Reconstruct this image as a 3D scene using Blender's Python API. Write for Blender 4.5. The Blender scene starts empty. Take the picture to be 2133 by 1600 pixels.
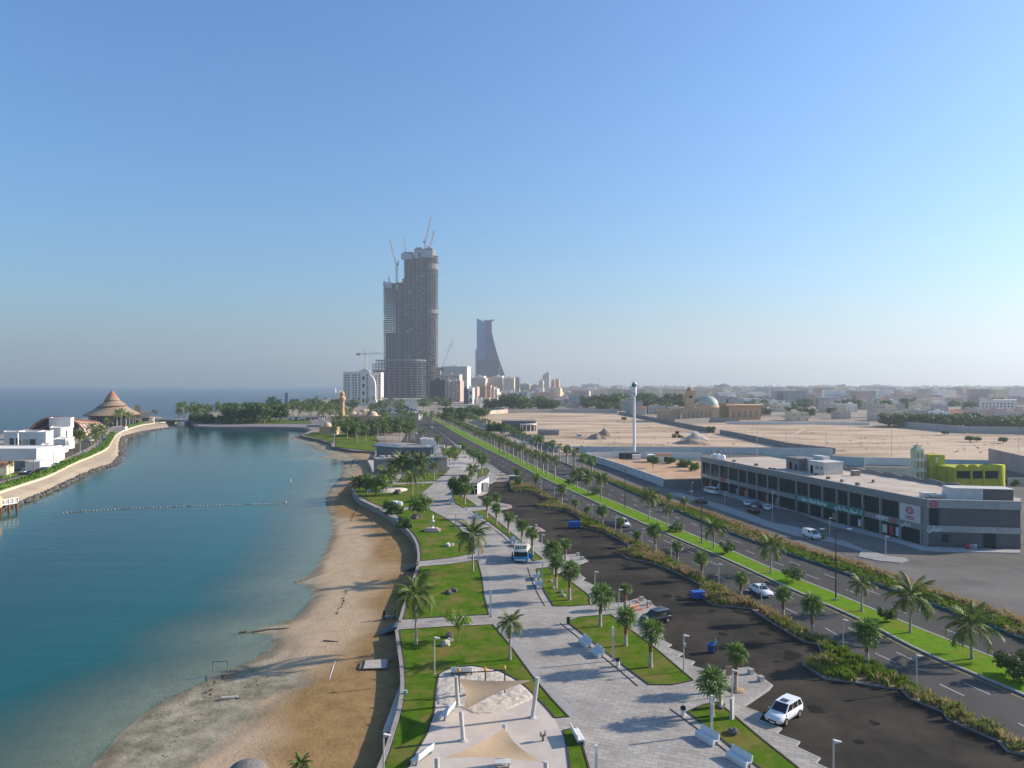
import bpy, math, random
import numpy as np
from mathutils import Vector, Matrix
from mathutils.geometry import tessellate_polygon

SC = bpy.context.scene
COL = SC.collection
RAD = math.radians
F, CX, CY, H = 1530.0, 1066.5, 800.0, 32.0      # lens in photo pixels, picture centre, drone height in metres
rnd = random.Random(11)

# ------------------------------------------------------------------ camera
cam_d = bpy.data.cameras.new('camera')
cam = bpy.data.objects.new('camera', cam_d)
COL.objects.link(cam)
cam.location = (0, 0, H)
cam.rotation_euler = (RAD(90), 0, 0)
cam_d.sensor_width = 36.0
cam_d.lens = F / 2133.0 * 36.0
cam_d.clip_start = 0.5
cam_d.clip_end = 40000
SC.camera = cam

# ------------------------------------------------------------------ sky, sun, exposure
SUN_DIR = Vector((0.97, 0.243, 0.0)).normalized()
SUN_EL = RAD(24)
sun_az = math.atan2(SUN_DIR.x, SUN_DIR.y)
world = bpy.data.worlds.new('World')
SC.world = world
world.use_nodes = True
wn = world.node_tree.nodes
bg = wn['Background']
sky = wn.new('ShaderNodeTexSky')
sky.sky_type = 'NISHITA'
sky.sun_disc = False
sky.sun_elevation = SUN_EL
sky.sun_rotation = sun_az
sky.altitude = 0
sky.air_density = 1.5
sky.dust_density = 1.0
sky.ozone_density = 10.0
world.node_tree.links.new(sky.outputs[0], bg.inputs[0])
bg.inputs[1].default_value = 0.12
sun_d = bpy.data.lights.new('sun', 'SUN')
sun_d.energy = 5.0
sun_d.angle = RAD(1.1)
sun_d.color = (1.0, 0.895, 0.75)
sun = bpy.data.objects.new('sun', sun_d)
COL.objects.link(sun)
to_sun = Vector((SUN_DIR.x * math.cos(SUN_EL), SUN_DIR.y * math.cos(SUN_EL), math.sin(SUN_EL)))
sun.rotation_euler = to_sun.to_track_quat('Z', 'Y').to_euler()
SC.view_settings.view_transform = 'Standard'
SC.view_settings.look = 'None'
SC.view_settings.gamma = 1.0
SC.view_settings.exposure = 0.7
SC.view_settings.use_curve_mapping = False
SC.render.engine = 'CYCLES'
SC.cycles.use_denoising = True
SC.cycles.max_bounces = 6
SC.cycles.transparent_max_bounces = 12
SC.cycles.volume_bounces = 2
SC.cycles.caustics_reflective = False
SC.cycles.caustics_refractive = False

# ------------------------------------------------------------------ helpers
def P(px, py, z=0.0):
  """ground point at height z that the photograph shows at pixel (px, py)"""
  d = F * (H - z) / (py - CY)
  return Vector(((px - CX) / F * d, d, z))

def XD(px, d, z=0.0):
  return Vector(((px - CX) / F * d, d, z))

def ZD(py, d):
  return H - (py - CY) * d / F

def PL(pts, z=0.0):
  return [P(a, b, z) for a, b in pts]

def smooth(pts, n=6, closed=False):
  """Catmull-Rom curve through the points"""
  pts = [Vector(p) for p in pts]
  out = []
  m = len(pts)
  for i in range(m if closed else m - 1):
    if closed:
      a, b, c, d = pts[(i - 1) % m], pts[i], pts[(i + 1) % m], pts[(i + 2) % m]
    else:
      b, c = pts[i], pts[i + 1]
      a = pts[i - 1] if i else b * 2 - c
      d = pts[i + 2] if i + 2 < m else c * 2 - b
    for k in range(n):
      t = k / n
      out.append(0.5 * ((2 * b) + (c - a) * t + (2 * a - 5 * b + 4 * c - d) * t * t + (3 * b - a - 3 * c + d) * t ** 3))
  if not closed:
    out.append(pts[-1])
  return out

def resample(pts, step):
  out = [Vector(pts[0])]
  acc = 0.0
  for a, b in zip(pts, pts[1:]):
    a, b = Vector(a), Vector(b)
    L = (b - a).length
    if L < 1e-6:
      continue
    t = step - acc
    while t <= L:
      out.append(a.lerp(b, t / L))
      t += step
    acc = L - (t - step)
  return out

class MB:
  """collects shapes into one mesh"""

  def __init__(s):
    s.v, s.f, s.m, s.sm = [], [], [], []

  def add(s, vs, fs, m=0, sm=False):
    o = len(s.v)
    s.v += [tuple(v) for v in vs]
    s.f += [tuple(i + o for i in f) for f in fs]
    s.m += [m] * len(fs)
    s.sm += [sm] * len(fs)

  def box(s, c, d, rz=0.0, m=0, taper=1.0, mat=None):
    x, y, z = d[0] / 2, d[1] / 2, d[2] / 2
    t = taper
    vs = [(-x, -y, -z), (x, -y, -z), (x, y, -z), (-x, y, -z), (-x * t, -y * t, z), (x * t, -y * t, z), (x * t, y * t, z), (-x * t, y * t, z)]
    if mat is None:
      mat = Matrix.Translation(c) @ Matrix.Rotation(rz, 4, 'Z')
    vs = [mat @ Vector(v) for v in vs]
    s.add(vs, [(3, 2, 1, 0), (4, 5, 6, 7), (0, 1, 5, 4), (1, 2, 6, 5), (2, 3, 7, 6), (3, 0, 4, 7)], m)

  def beam(s, a, b, w, h, m=0):
    a, b = Vector(a), Vector(b)
    d = b - a
    L = d.length
    q = d.to_track_quat('X', 'Z').to_matrix().to_4x4()
    s.box(None, (L, w, h), m=m, mat=Matrix.Translation((a + b) / 2) @ q)

  def cyl(s, a, b, r0, r1=None, n=8, m=0, cap=True, sm=True):
    a, b = Vector(a), Vector(b)
    r1 = r0 if r1 is None else r1
    q = (b - a).to_track_quat('Z', 'Y').to_matrix()
    vs = []
    for p, r in ((a, r0), (b, r1)):
      for i in range(n):
        t = 2 * math.pi * i / n
        vs.append(p + q @ Vector((math.cos(t) * r, math.sin(t) * r, 0)))
    s.add(vs, [(i, (i + 1) % n, n + (i + 1) % n, n + i) for i in range(n)], m, sm)
    if cap:
      s.add(vs, [tuple(range(n - 1, -1, -1)), tuple(range(n, 2 * n))], m)

  def tube(s, pts, rs, n=6, m=0, sm=True):
    pts = [Vector(p) for p in pts]
    if not hasattr(rs, '__len__'):
      rs = [rs] * len(pts)
    vs = []
    for i, p in enumerate(pts):
      d = pts[min(i + 1, len(pts) - 1)] - pts[max(i - 1, 0)]
      q = d.to_track_quat('Z', 'Y').to_matrix()
      for k in range(n):
        t = 2 * math.pi * k / n
        vs.append(p + q @ Vector((math.cos(t) * rs[i], math.sin(t) * rs[i], 0)))
    fs = []
    for i in range(len(pts) - 1):
      for k in range(n):
        fs.append((i * n + k, i * n + (k + 1) % n, (i + 1) * n + (k + 1) % n, (i + 1) * n + k))
    s.add(vs, fs, m, sm)
    e = (len(pts) - 1) * n
    s.add(vs, [tuple(range(n - 1, -1, -1)), tuple(e + k for k in range(n))], m)

  def lathe(s, prof, c=(0, 0, 0), n=16, m=0, sm=True, a0=0.0, a1=2 * math.pi):
    full = abs(a1 - a0 - 2 * math.pi) < 1e-6
    cols = n if full else n + 1
    vs = []
    for r, z in prof:
      for i in range(cols):
        t = a0 + (a1 - a0) * i / n
        vs.append((c[0] + r * math.cos(t), c[1] + r * math.sin(t), c[2] + z))
    fs = []
    for j in range(len(prof) - 1):
      for i in range(n):
        k = (i + 1) % cols
        fs.append((j * cols + i, j * cols + k, (j + 1) * cols + k, (j + 1) * cols + i))
    s.add(vs, fs, m, sm)

  def sheet(s, pts, z=None, m=0):
    pts = [Vector((p[0], p[1], p[2] if z is None else z)) for p in pts]
    tri = tessellate_polygon([pts])
    fs = []
    for t in tri:
      a, b, c = (pts[i] for i in t)
      fs.append(t if (b - a).cross(c - a).z >= 0 else t[::-1])
    s.add(pts, fs, m)

  def prism(s, pts, z0, z1, m=0, mside=None, bottom=False):
    mside = m if mside is None else mside
    pts = [Vector((p[0], p[1])) for p in pts]
    area = sum(a.x * b.y - b.x * a.y for a, b in zip(pts, pts[1:] + pts[:1]))
    if area < 0:
      pts = pts[::-1]
    s.sheet([(p.x, p.y, 0) for p in pts], z1, m)
    n = len(pts)
    vs = [(p.x, p.y, z0) for p in pts] + [(p.x, p.y, z1) for p in pts]
    s.add(vs, [(i, (i + 1) % n, n + (i + 1) % n, n + i) for i in range(n)], mside)
    if bottom:
      o = len(s.f)
      s.sheet([(p.x, p.y, 0) for p in pts], z0, mside)
      for k in range(o, len(s.f)):
        s.f[k] = s.f[k][::-1]

  def ribbon(s, pts, w, z0, z1, m=0, off=0.0, closed=False):
    """wall or kerb of width w along a line"""
    pts = [Vector((p[0], p[1])) for p in pts]
    n = len(pts)
    L, Rr = [], []
    for i, p in enumerate(pts):
      if closed:
        d = pts[(i + 1) % n] - pts[(i - 1) % n]
      else:
        d = pts[min(i + 1, n - 1)] - pts[max(i - 1, 0)]
      d.normalize()
      nv = Vector((-d.y, d.x))
      L.append(p + nv * (off + w / 2))
      Rr.append(p + nv * (off - w / 2))
    vs = []
    for l, r in zip(L, Rr):
      vs += [(l.x, l.y, z0), (l.x, l.y, z1), (r.x, r.y, z1), (r.x, r.y, z0)]
    fs = []
    for i in range(n if closed else n - 1):
      a, b = 4 * i, 4 * ((i + 1) % n)
      fs += [(a + 1, a, b, b + 1), (a + 2, a + 1, b + 1, b + 2), (a + 3, a + 2, b + 2, b + 3)]
    if not closed:
      fs += [(0, 1, 2, 3), (4 * n - 1, 4 * n - 2, 4 * n - 3, 4 * n - 4)]
    s.add(vs, fs, m)

  def blob(s, c, r, n=8, k=5, jit=0.2, m=0, rg=rnd, squash=1.0, sm=False):
    vs = []
    for j in range(k + 1):
      ph = math.pi * j / k
      for i in range(n):
        t = 2 * math.pi * i / n
        q = r * (1 + jit * (rg.random() - 0.5) * 2) if 0 < j < k else r
        vs.append((c[0] + q * math.sin(ph) * math.cos(t), c[1] + q * math.sin(ph) * math.sin(t), c[2] - q * squash * math.cos(ph)))
    fs = []
    for j in range(k):
      for i in range(n):
        fs.append((j * n + i, j * n + (i + 1) % n, (j + 1) * n + (i + 1) % n, (j + 1) * n + i))
    s.add(vs, fs, m, sm)

  def mesh(s, name, mats):
    me = bpy.data.meshes.new(name)
    me.from_pydata(s.v, [], s.f)
    for x in (mats if isinstance(mats, (list, tuple)) else [mats]):
      me.materials.append(x)
    me.polygons.foreach_set('material_index', s.m)
    me.polygons.foreach_set('use_smooth', s.sm)
    me.update()
    return me

  def build(s, name, mats, parent=None, loc=None, rz=0.0):
    return link(name, s.mesh(name, mats), parent, loc, rz)

def link(name, data, parent=None, loc=None, rz=0.0):
  o = bpy.data.objects.new(name, data)
  COL.objects.link(o)
  if parent is not None:
    o.parent = parent
  if loc is not None:
    o.location = loc
  if rz:
    o.rotation_euler = (0, 0, rz)
  return o

def tag(o, label=None, cat=None, group=None, kind=None):
  if label:
    o['label'] = label
  if cat and not kind:
    kind = 'thing'
  if cat:
    o['category'] = cat
  if group:
    o['group'] = group
  if kind:
    o['kind'] = kind
  return o

def thing(name, label, cat, loc=(0, 0, 0), rz=0.0, group=None):
  return tag(link(name, None, None, loc, rz), label, cat, group)

def copy_tree(o, parent=None):
  c = o.copy()
  COL.objects.link(c)
  c.parent = parent
  for ch in KIDS.get(o.name, ()) or [x for x in o.children]:
    copy_tree(ch, c)
  return c

KIDS = {}
_MATS = {}

def M(name, c1, c2=None, scale=1.0, rough=0.8, bump=0.0, bscale=None, metal=0.0, detail=4.0, c3=None, s3=0.05, spec=0.5, lo=0.35, hi=0.65,
   stretch=None, lo3=0.4, hi3=0.7, transl=0.0, alpha=1.0, tile=None):
  """principled material, colour broken up by two noises in world space"""
  if name in _MATS:
    return _MATS[name]
  m = bpy.data.materials.new(name)
  _MATS[name] = m
  m.use_nodes = True
  nt = m.node_tree
  N, Lk = nt.nodes, nt.links
  b = N['Principled BSDF']
  b.inputs['Roughness'].default_value = rough
  b.inputs['Metallic'].default_value = metal
  b.inputs['Specular IOR Level'].default_value = min(spec, 0.04) if rough >= 0.75 else spec
  b.inputs['Base Color'].default_value = (*c1, 1)
  geo = N.new('ShaderNodeNewGeometry')
  src = geo.outputs['Position']
  if stretch:
    mp = N.new('ShaderNodeMapping')
    mp.inputs['Rotation'].default_value = (0, 0, stretch[0])
    mp.inputs['Scale'].default_value = (stretch[1], stretch[2], 1)
    Lk.new(src, mp.inputs['Vector'])
    src = mp.outputs['Vector']

  def noise(sc, det):
    n = N.new('ShaderNodeTexNoise')
    n.inputs['Scale'].default_value = sc
    n.inputs['Detail'].default_value = det
    n.inputs['Roughness'].default_value = 0.6
    Lk.new(src, n.inputs['Vector'])
    return n

  out = None
  if c2 is not None:
    n = noise(scale, detail)
    r = N.new('ShaderNodeValToRGB')
    r.color_ramp.elements[0].position = lo
    r.color_ramp.elements[0].color = (*c1, 1)
    r.color_ramp.elements[1].position = hi
    r.color_ramp.elements[1].color = (*c2, 1)
    Lk.new(n.outputs['Fac'], r.inputs['Fac'])
    out = r.outputs['Color']
  if c3 is not None:
    n = noise(s3, 5)
    mr = N.new('ShaderNodeMapRange')
    mr.inputs['From Min'].default_value = lo3
    mr.inputs['From Max'].default_value = hi3
    Lk.new(n.outputs['Fac'], mr.inputs['Value'])
    mx = N.new('ShaderNodeMix')
    mx.data_type = 'RGBA'
    Lk.new(mr.outputs[0], mx.inputs['Factor'])
    if out is None:
      mx.inputs['A'].default_value = (*c1, 1)
    else:
      Lk.new(out, mx.inputs['A'])
    mx.inputs['B'].default_value = (*c3, 1)
    out = mx.outputs['Result']
  if tile:
    mp = N.new('ShaderNodeMapping')
    mp.inputs['Rotation'].default_value = (0, 0, tile[3])
    Lk.new(geo.outputs['Position'], mp.inputs['Vector'])
    bt = N.new('ShaderNodeTexBrick')
    bt.inputs['Color1'].default_value = (1, 1, 1, 1)
    bt.inputs['Color2'].default_value = (0.80, 0.80, 0.81, 1)
    bt.inputs['Mortar'].default_value = (0.62, 0.60, 0.58, 1)
    bt.inputs['Scale'].default_value = 1.0
    bt.inputs['Mortar Size'].default_value = tile[2]
    bt.inputs['Brick Width'].default_value = tile[0]
    bt.inputs['Row Height'].default_value = tile[1]
    Lk.new(mp.outputs[0], bt.inputs['Vector'])
    mu = N.new('ShaderNodeMix')
    mu.data_type = 'RGBA'
    mu.blend_type = 'MULTIPLY'
    mu.inputs['Factor'].default_value = 1.0
    Lk.new(out, mu.inputs['A'])
    Lk.new(bt.outputs['Color'], mu.inputs['B'])
    out = mu.outputs['Result']
  if out is not None:
    Lk.new(out, b.inputs['Base Color'])
  if bump:
    n = noise(bscale or scale * 3, 6)
    bp = N.new('ShaderNodeBump')
    bp.inputs['Strength'].default_value = min(1.0, bump)
    bp.inputs['Distance'].default_value = 0.1 * max(1.0, bump)
    Lk.new(n.outputs['Fac'], bp.inputs['Height'])
    Lk.new(bp.outputs['Normal'], b.inputs['Normal'])
  if transl:
    t = N.new('ShaderNodeBsdfTranslucent')
    if out is not None:
      Lk.new(out, t.inputs['Color'])
    else:
      t.inputs['Color'].default_value = (*c1, 1)
    ms = N.new('ShaderNodeMixShader')
    ms.inputs[0].default_value = transl
    Lk.new(b.outputs[0], ms.inputs[1])
    Lk.new(t.outputs[0], ms.inputs[2])
    Lk.new(ms.outputs[0], N['Material Output'].inputs['Surface'])
  return m

# ------------------------------------------------------------------ materials
m_land = M('dusty_ground', (0.30, 0.25, 0.20), (0.40, 0.33, 0.26), 0.15, 0.95, 0.3, 2.0, c3=(0.25, 0.20, 0.155), s3=0.02)
m_pave = M('promenade_paving', (0.40, 0.36, 0.31), (0.49, 0.44, 0.385), 0.7, 0.75, 0.35, 5.0, c3=(0.34, 0.305, 0.27), s3=0.16, detail=10, lo=0.3, hi=0.7, tile=(1.2, 0.6, 0.03, 0.35))
m_paveedge = M('border_paving', (0.30, 0.28, 0.26), (0.355, 0.335, 0.31), 1.5, 0.75, 0.2, 6.0)
m_kerb = M('kerb_stone', (0.36, 0.34, 0.31), (0.43, 0.405, 0.375), 2.0, 0.8)
m_edging = M('dark_lawn_edging', (0.05, 0.05, 0.045), (0.09, 0.08, 0.07), 3.0, 0.9)
m_plaza = M('pale_stone_plaza', (0.47, 0.42, 0.38), (0.54, 0.49, 0.44), 0.8, 0.8, 0.15, 6.0, c3=(0.42, 0.36, 0.32), s3=0.15)
m_grass = M('lawn_grass', (0.055, 0.12, 0.005), (0.10, 0.18, 0.008), 0.8, 0.9, 0.9, 14.0, c3=(0.22, 0.155, 0.05), s3=0.28, lo3=0.45, hi3=0.72, spec=0.15, detail=8)
m_medgrass = M('median_grass', (0.105, 0.21, 0.008), (0.15, 0.27, 0.012), 1.0, 0.9, 0.8, 12.0, c3=(0.22, 0.18, 0.035), s3=0.2, lo3=0.53, hi3=0.75, spec=0.15, detail=8)
m_parking = M('parking_asphalt', (0.030, 0.0265, 0.0215), (0.042, 0.037, 0.030), 0.5, 0.9, 0.3, 16.0, c3=(0.082, 0.067, 0.052), s3=0.09, detail=8, lo3=0.42, hi3=0.75)
m_road = M('road_asphalt', (0.060, 0.056, 0.051), (0.078, 0.073, 0.067), 0.35, 0.85, 0.2, 16.0, c3=(0.10, 0.094, 0.087), s3=0.05, detail=8, stretch=(RAD(13), 1.0, 0.25))
m_service = M('service_asphalt', (0.125, 0.113, 0.10), (0.155, 0.141, 0.125), 0.3, 0.9, 0.2, 10.0, c3=(0.21, 0.19, 0.165), s3=0.05, detail=8)
m_mark = M('road_paint', (0.55, 0.54, 0.51), (0.36, 0.35, 0.34), 1.2, 0.7)
m_markw = M('worn_orange_paint', (0.40, 0.27, 0.16), (0.20, 0.15, 0.11), 2.0, 0.8)
m_yellow = M('yellow_paint', (0.50, 0.36, 0.10), (0.34, 0.27, 0.12), 1.2, 0.8)
m_vacant = M('vacant_lot_sand', (0.50, 0.37, 0.25), (0.60, 0.45, 0.315), 0.06, 0.95, 0.5, 0.8, c3=(0.31, 0.215, 0.14), s3=0.028, lo3=0.45, hi3=0.64, detail=8, stretch=(0.1, 0.5, 1.5))
m_redsand = M('yard_sand', (0.50, 0.31, 0.18), (0.58, 0.38, 0.24), 0.3, 0.95, 0.4, 3.0, c3=(0.40, 0.26, 0.16), s3=0.1)
m_playsand = M('play_sand', (0.60, 0.52, 0.43), (0.50, 0.425, 0.345), 3.2, 0.95, 1.0, 3.5, detail=6)
m_playslab = M('play_slab', (0.52, 0.445, 0.375), (0.58, 0.50, 0.425), 0.7, 0.85, 0.1, 5.0, c3=(0.46, 0.40, 0.35), s3=0.25)
m_wallcap = M('beach_wall_stone', (0.26, 0.235, 0.20), (0.34, 0.31, 0.265), 1.4, 0.9, 0.3, 5.0)
m_white = M('white_render', (0.72, 0.67, 0.60), (0.77, 0.72, 0.65), 0.4, 0.85)
m_offwhite = M('stained_white_wall', (0.54, 0.51, 0.47), (0.63, 0.60, 0.55), 0.5, 0.9, c3=(0.42, 0.42, 0.41), s3=0.15, lo3=0.55, hi3=0.8)
m_bluewhite = M('pale_blue_hoarding', (0.50, 0.51, 0.50), (0.58, 0.59, 0.57), 0.3, 0.85, c3=(0.40, 0.41, 0.40), s3=0.12, lo3=0.55, hi3=0.8)
m_greywall = M('grey_block_wall', (0.20, 0.19, 0.185), (0.27, 0.255, 0.245), 0.3, 0.95)
m_concrete = M('concrete', (0.34, 0.33, 0.32), (0.42, 0.41, 0.39), 0.5, 0.9)
m_rawconc = M('raw_concrete', (0.19, 0.183, 0.18), (0.25, 0.24, 0.23), 0.05, 0.9)
m_darkconc = M('shade_dark_infill', (0.032, 0.031, 0.034), (0.05, 0.048, 0.05), 0.04, 0.9)  # near-black: shade of the open floors put into the infill colour
m_rust = M('red_brick_infill', (0.30, 0.20, 0.16), (0.38, 0.27, 0.21), 0.08, 0.9)
m_tan = M('tan_render', (0.50, 0.34, 0.20), (0.56, 0.40, 0.25), 0.2, 0.9)
m_pinkdome = M('sandy_dome', (0.56, 0.40, 0.28), (0.62, 0.46, 0.34), 0.3, 0.8)
m_minaret = M('orange_stone', (0.56, 0.33, 0.15), (0.62, 0.38, 0.19), 0.4, 0.85)
m_beige = M('beige_render', (0.50, 0.42, 0.34), (0.56, 0.48, 0.40), 0.1, 0.9)
m_cream = M('cream_render', (0.62, 0.52, 0.36), (0.68, 0.58, 0.42), 0.2, 0.9)
m_pink = M('pinkish_render', (0.48, 0.34, 0.28), (0.54, 0.40, 0.33), 0.1, 0.9)
m_brown = M('brown_render', (0.30, 0.21, 0.16), (0.36, 0.26, 0.20), 0.2, 0.9)
m_redroof = M('red_tile_roof', (0.30, 0.13, 0.08), (0.36, 0.17, 0.11), 1.0, 0.9)
m_shell = M('shell_roof', (0.29, 0.215, 0.14), (0.36, 0.27, 0.18), 0.7, 0.85)
m_shelltop = M('rust_red_roof', (0.36, 0.155, 0.10), (0.42, 0.20, 0.13), 0.6, 0.85)
m_ribred = M('rust_red_steel', (0.22, 0.08, 0.05), None, rough=0.6)
m_steel = M('galvanised_steel', (0.50, 0.50, 0.50), None, rough=0.45, metal=0.4)
m_whitepaint = M('white_painted_metal', (0.80, 0.77, 0.72), None, rough=0.4)
m_darkmetal = M('dark_painted_metal', (0.03, 0.03, 0.032), None, rough=0.5)
m_greypost = M('grey_painted_post', (0.50, 0.48, 0.45), (0.56, 0.54, 0.51), 0.8, 0.5)
m_sail = M('tan_shade_cloth', (0.52, 0.375, 0.24), (0.56, 0.41, 0.265), 2.0, 0.85, transl=0.25)
m_bench = M('white_bench_concrete', (0.62, 0.61, 0.58), (0.68, 0.67, 0.64), 2.0, 0.6)
m_black = M('black_plastic', (0.015, 0.015, 0.016), None, rough=0.5)
m_dark = M('dark_void', (0.012, 0.013, 0.014), None, rough=0.8)
m_glass = M('dark_tinted_glass', (0.006, 0.034, 0.038), None, rough=0.22, spec=0.12)
m_carglass = M('car_glass', (0.01, 0.012, 0.016), None, rough=0.05, spec=0.8)
m_bluegl = M('blue_tower_glass', (0.08, 0.20, 0.36), (0.11, 0.25, 0.42), 0.02, 0.22, spec=0.8)
m_bluegl2 = M('dark_blue_tower_glass', (0.035, 0.085, 0.15), (0.05, 0.11, 0.18), 0.02, 0.25, spec=0.8)
m_panel = M('grey_cladding_panel', (0.21, 0.205, 0.195), (0.24, 0.235, 0.225), 0.3, 0.5, c3=(0.22, 0.215, 0.205), s3=0.2)
m_panel2 = M('charcoal_cladding', (0.085, 0.092, 0.098), (0.10, 0.107, 0.113), 0.4, 0.6)
m_green = M('green_sign', (0.0, 0.16, 0.115), (0.0, 0.19, 0.14), 0.5, 0.5)
m_signwhite = M('white_lettering', (0.72, 0.74, 0.74), None, rough=0.5)
m_signred = M('red_sign', (0.50, 0.025, 0.055), None, rough=0.5)
m_lime = M('lime_green_render', (0.44, 0.42, 0.045), (0.52, 0.49, 0.06), 0.3, 0.85, c3=(0.34, 0.36, 0.06), s3=0.1)
m_paleyellow = M('pale_yellow_render', (0.66, 0.60, 0.33), (0.72, 0.66, 0.40), 0.4, 0.85)
m_teal = M('faded_teal_wall', (0.36, 0.50, 0.46), (0.50, 0.56, 0.54), 0.2, 0.9)
m_roofdirt = M('dusty_flat_roof', (0.50, 0.41, 0.33), (0.58, 0.49, 0.40), 0.4, 0.95, 0.3, 4.0, c3=(0.42, 0.34, 0.27), s3=0.12)
m_tank = M('white_tank_plastic', (0.70, 0.70, 0.69), None, rough=0.6)
m_trunk = M('palm_trunk_grey', (0.36, 0.31, 0.26), (0.44, 0.39, 0.33), 3.0, 0.9, 0.6, 9.0)
m_trunkred = M('palm_trunk_fibre', (0.20, 0.10, 0.055), (0.28, 0.15, 0.085), 4.0, 0.95, 0.8, 9.0)
m_bark = M('bark', (0.16, 0.12, 0.085), (0.24, 0.19, 0.14), 5.0, 0.95, 0.6, 12.0)
m_frond = M('coconut_frond', (0.10, 0.145, 0.025), (0.155, 0.19, 0.045), 0.6, 0.6, transl=0.3, spec=0.3)
m_frondy = M('dry_frond', (0.26, 0.20, 0.075), (0.32, 0.24, 0.10), 0.8, 0.8, transl=0.3)
m_fan = M('fan_palm_leaf', (0.095, 0.17, 0.033), (0.155, 0.24, 0.06), 0.6, 0.55, transl=0.3, spec=0.3)
m_fanlt = M('young_fan_leaf', (0.13, 0.23, 0.05), (0.20, 0.27, 0.075), 0.8, 0.55, transl=0.3, spec=0.3)
m_leaf = M('tree_leaf', (0.08, 0.15, 0.022), (0.125, 0.205, 0.035), 0.7, 0.6, transl=0.3, spec=0.3)
m_leafdk = M('dark_tree_leaf', (0.045, 0.085, 0.02), (0.07, 0.115, 0.03), 0.5, 0.65, transl=0.25, spec=0.3)
m_leaflt = M('light_tree_leaf', (0.15, 0.26, 0.025), (0.21, 0.32, 0.04), 0.8, 0.6, transl=0.35, spec=0.3)
m_hedge = M('hedge_leaf', (0.085, 0.17, 0.014), (0.12, 0.22, 0.02), 0.6, 0.7, transl=0.25, spec=0.2)
m_grasstuft = M('ornamental_grass_blade', (0.20, 0.235, 0.055), (0.28, 0.29, 0.09), 0.5, 0.8, transl=0.3, spec=0.2)
m_grassgrn = M('green_shrub_blade', (0.15, 0.23, 0.025), (0.21, 0.29, 0.04), 0.6, 0.8, transl=0.3, spec=0.2)
m_plume = M('tan_grass_plume', (0.36, 0.265, 0.13), (0.45, 0.34, 0.18), 0.7, 0.9, transl=0.35)
m_rock = M('dark_boulder', (0.10, 0.095, 0.085), (0.17, 0.155, 0.14), 2.0, 0.9, 0.5, 6.0)
m_palerock = M('pale_boulder', (0.40, 0.36, 0.31), (0.48, 0.44, 0.38), 2.0, 0.9)
m_slope = M('revetment_slope', (0.47, 0.37, 0.25), (0.54, 0.43, 0.30), 0.4, 0.95, 0.4, 3.0, c3=(0.38, 0.30, 0.22), s3=0.1)
m_quay = M('quay_concrete', (0.21, 0.195, 0.18), (0.27, 0.25, 0.23), 0.3, 0.9)
m_orange = M('orange_plastic', (0.70, 0.11, 0.035), None, rough=0.6)
m_swing = M('orange_yellow_cap', (0.75, 0.33, 0.03), None, rough=0.5)
m_bluebin = M('blue_plastic', (0.02, 0.10, 0.36), (0.025, 0.13, 0.42), 2.0, 0.5)
m_tyre = M('tyre_rubber', (0.018, 0.018, 0.018), None, rough=0.85)
m_rim = M('alloy_rim', (0.45, 0.45, 0.46), None, rough=0.35, metal=0.7)
m_carwhite = M('white_car_paint', (0.74, 0.74, 0.73), None, rough=0.22, spec=0.6)
m_carblack = M('black_car_paint', (0.018, 0.018, 0.022), None, rough=0.2, spec=0.6)
m_carblue = M('dark_blue_car_paint', (0.03, 0.045, 0.10), None, rough=0.2, spec=0.6)
m_carsilver = M('silver_car_paint', (0.45, 0.46, 0.47), None, rough=0.25, metal=0.4)
m_carred = M('red_car_paint', (0.45, 0.05, 0.03), None, rough=0.25)
m_lens = M('clear_headlamp', (0.62, 0.63, 0.65), None, rough=0.15)
m_tail = M('red_tail_lamp', (0.35, 0.015, 0.015), None, rough=0.25)
m_truckblue = M('food_truck_blue', (0.015, 0.23, 0.46), (0.02, 0.27, 0.52), 0.8, 0.4)
m_skin = M('skin', (0.22, 0.12, 0.08), None, rough=0.7)
m_navy = M('navy_cloth', (0.015, 0.018, 0.035), None, rough=0.9)
m_cyan = M('turquoise_shirt', (0.08, 0.36, 0.46), None, rough=0.9)
m_red = M('red_cloth', (0.5, 0.03, 0.03), None, rough=0.8)
m_statue = M('white_marble', (0.66, 0.63, 0.60), (0.72, 0.69, 0.66), 3.0, 0.7)
m_plinth = M('pink_granite', (0.40, 0.30, 0.26), (0.46, 0.35, 0.31), 2.0, 0.7)
m_greendome = M('green_mosaic_dome', (0.20, 0.38, 0.29), (0.40, 0.42, 0.40), 0.25, 0.6)
m_turf = M('earth', (0.23, 0.16, 0.10), (0.30, 0.21, 0.13), 0.6, 0.95, 0.6, 3.0)
m_mound = M('excavated_earth', (0.28, 0.21, 0.16), (0.36, 0.28, 0.21), 0.35, 0.95, 0.9, 1.6)
m_rubble = M('pale_rubble', (0.52, 0.45, 0.39), (0.40, 0.34, 0.29), 0.9, 0.95, 0.9, 2.0)
m_crane = M('crane_steel', (0.30, 0.10, 0.07), (0.36, 0.22, 0.18), 0.2, 0.6)
m_cranegrey = M('pale_crane_steel', (0.50, 0.50, 0.46), None, rough=0.6)
m_screen = M('grey_safety_screen', (0.30, 0.33, 0.37), (0.35, 0.38, 0.42), 0.1, 0.7)
m_poolblue = M('pool_water', (0.02, 0.20, 0.30), None, rough=0.1)
m_wood = M('weathered_timber', (0.16, 0.12, 0.09), (0.24, 0.19, 0.15), 3.0, 0.9)
m_tealwall = M('teal_glass_wall', (0.012, 0.12, 0.16), (0.02, 0.15, 0.19), 0.3, 0.25, spec=0.7)
m_pavbrown = M('grey_brown_cladding', (0.24, 0.22, 0.205), (0.28, 0.26, 0.24), 0.6, 0.8)
m_slate = M('slate_cladding', (0.075, 0.105, 0.125), (0.10, 0.135, 0.16), 0.5, 0.5)
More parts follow.
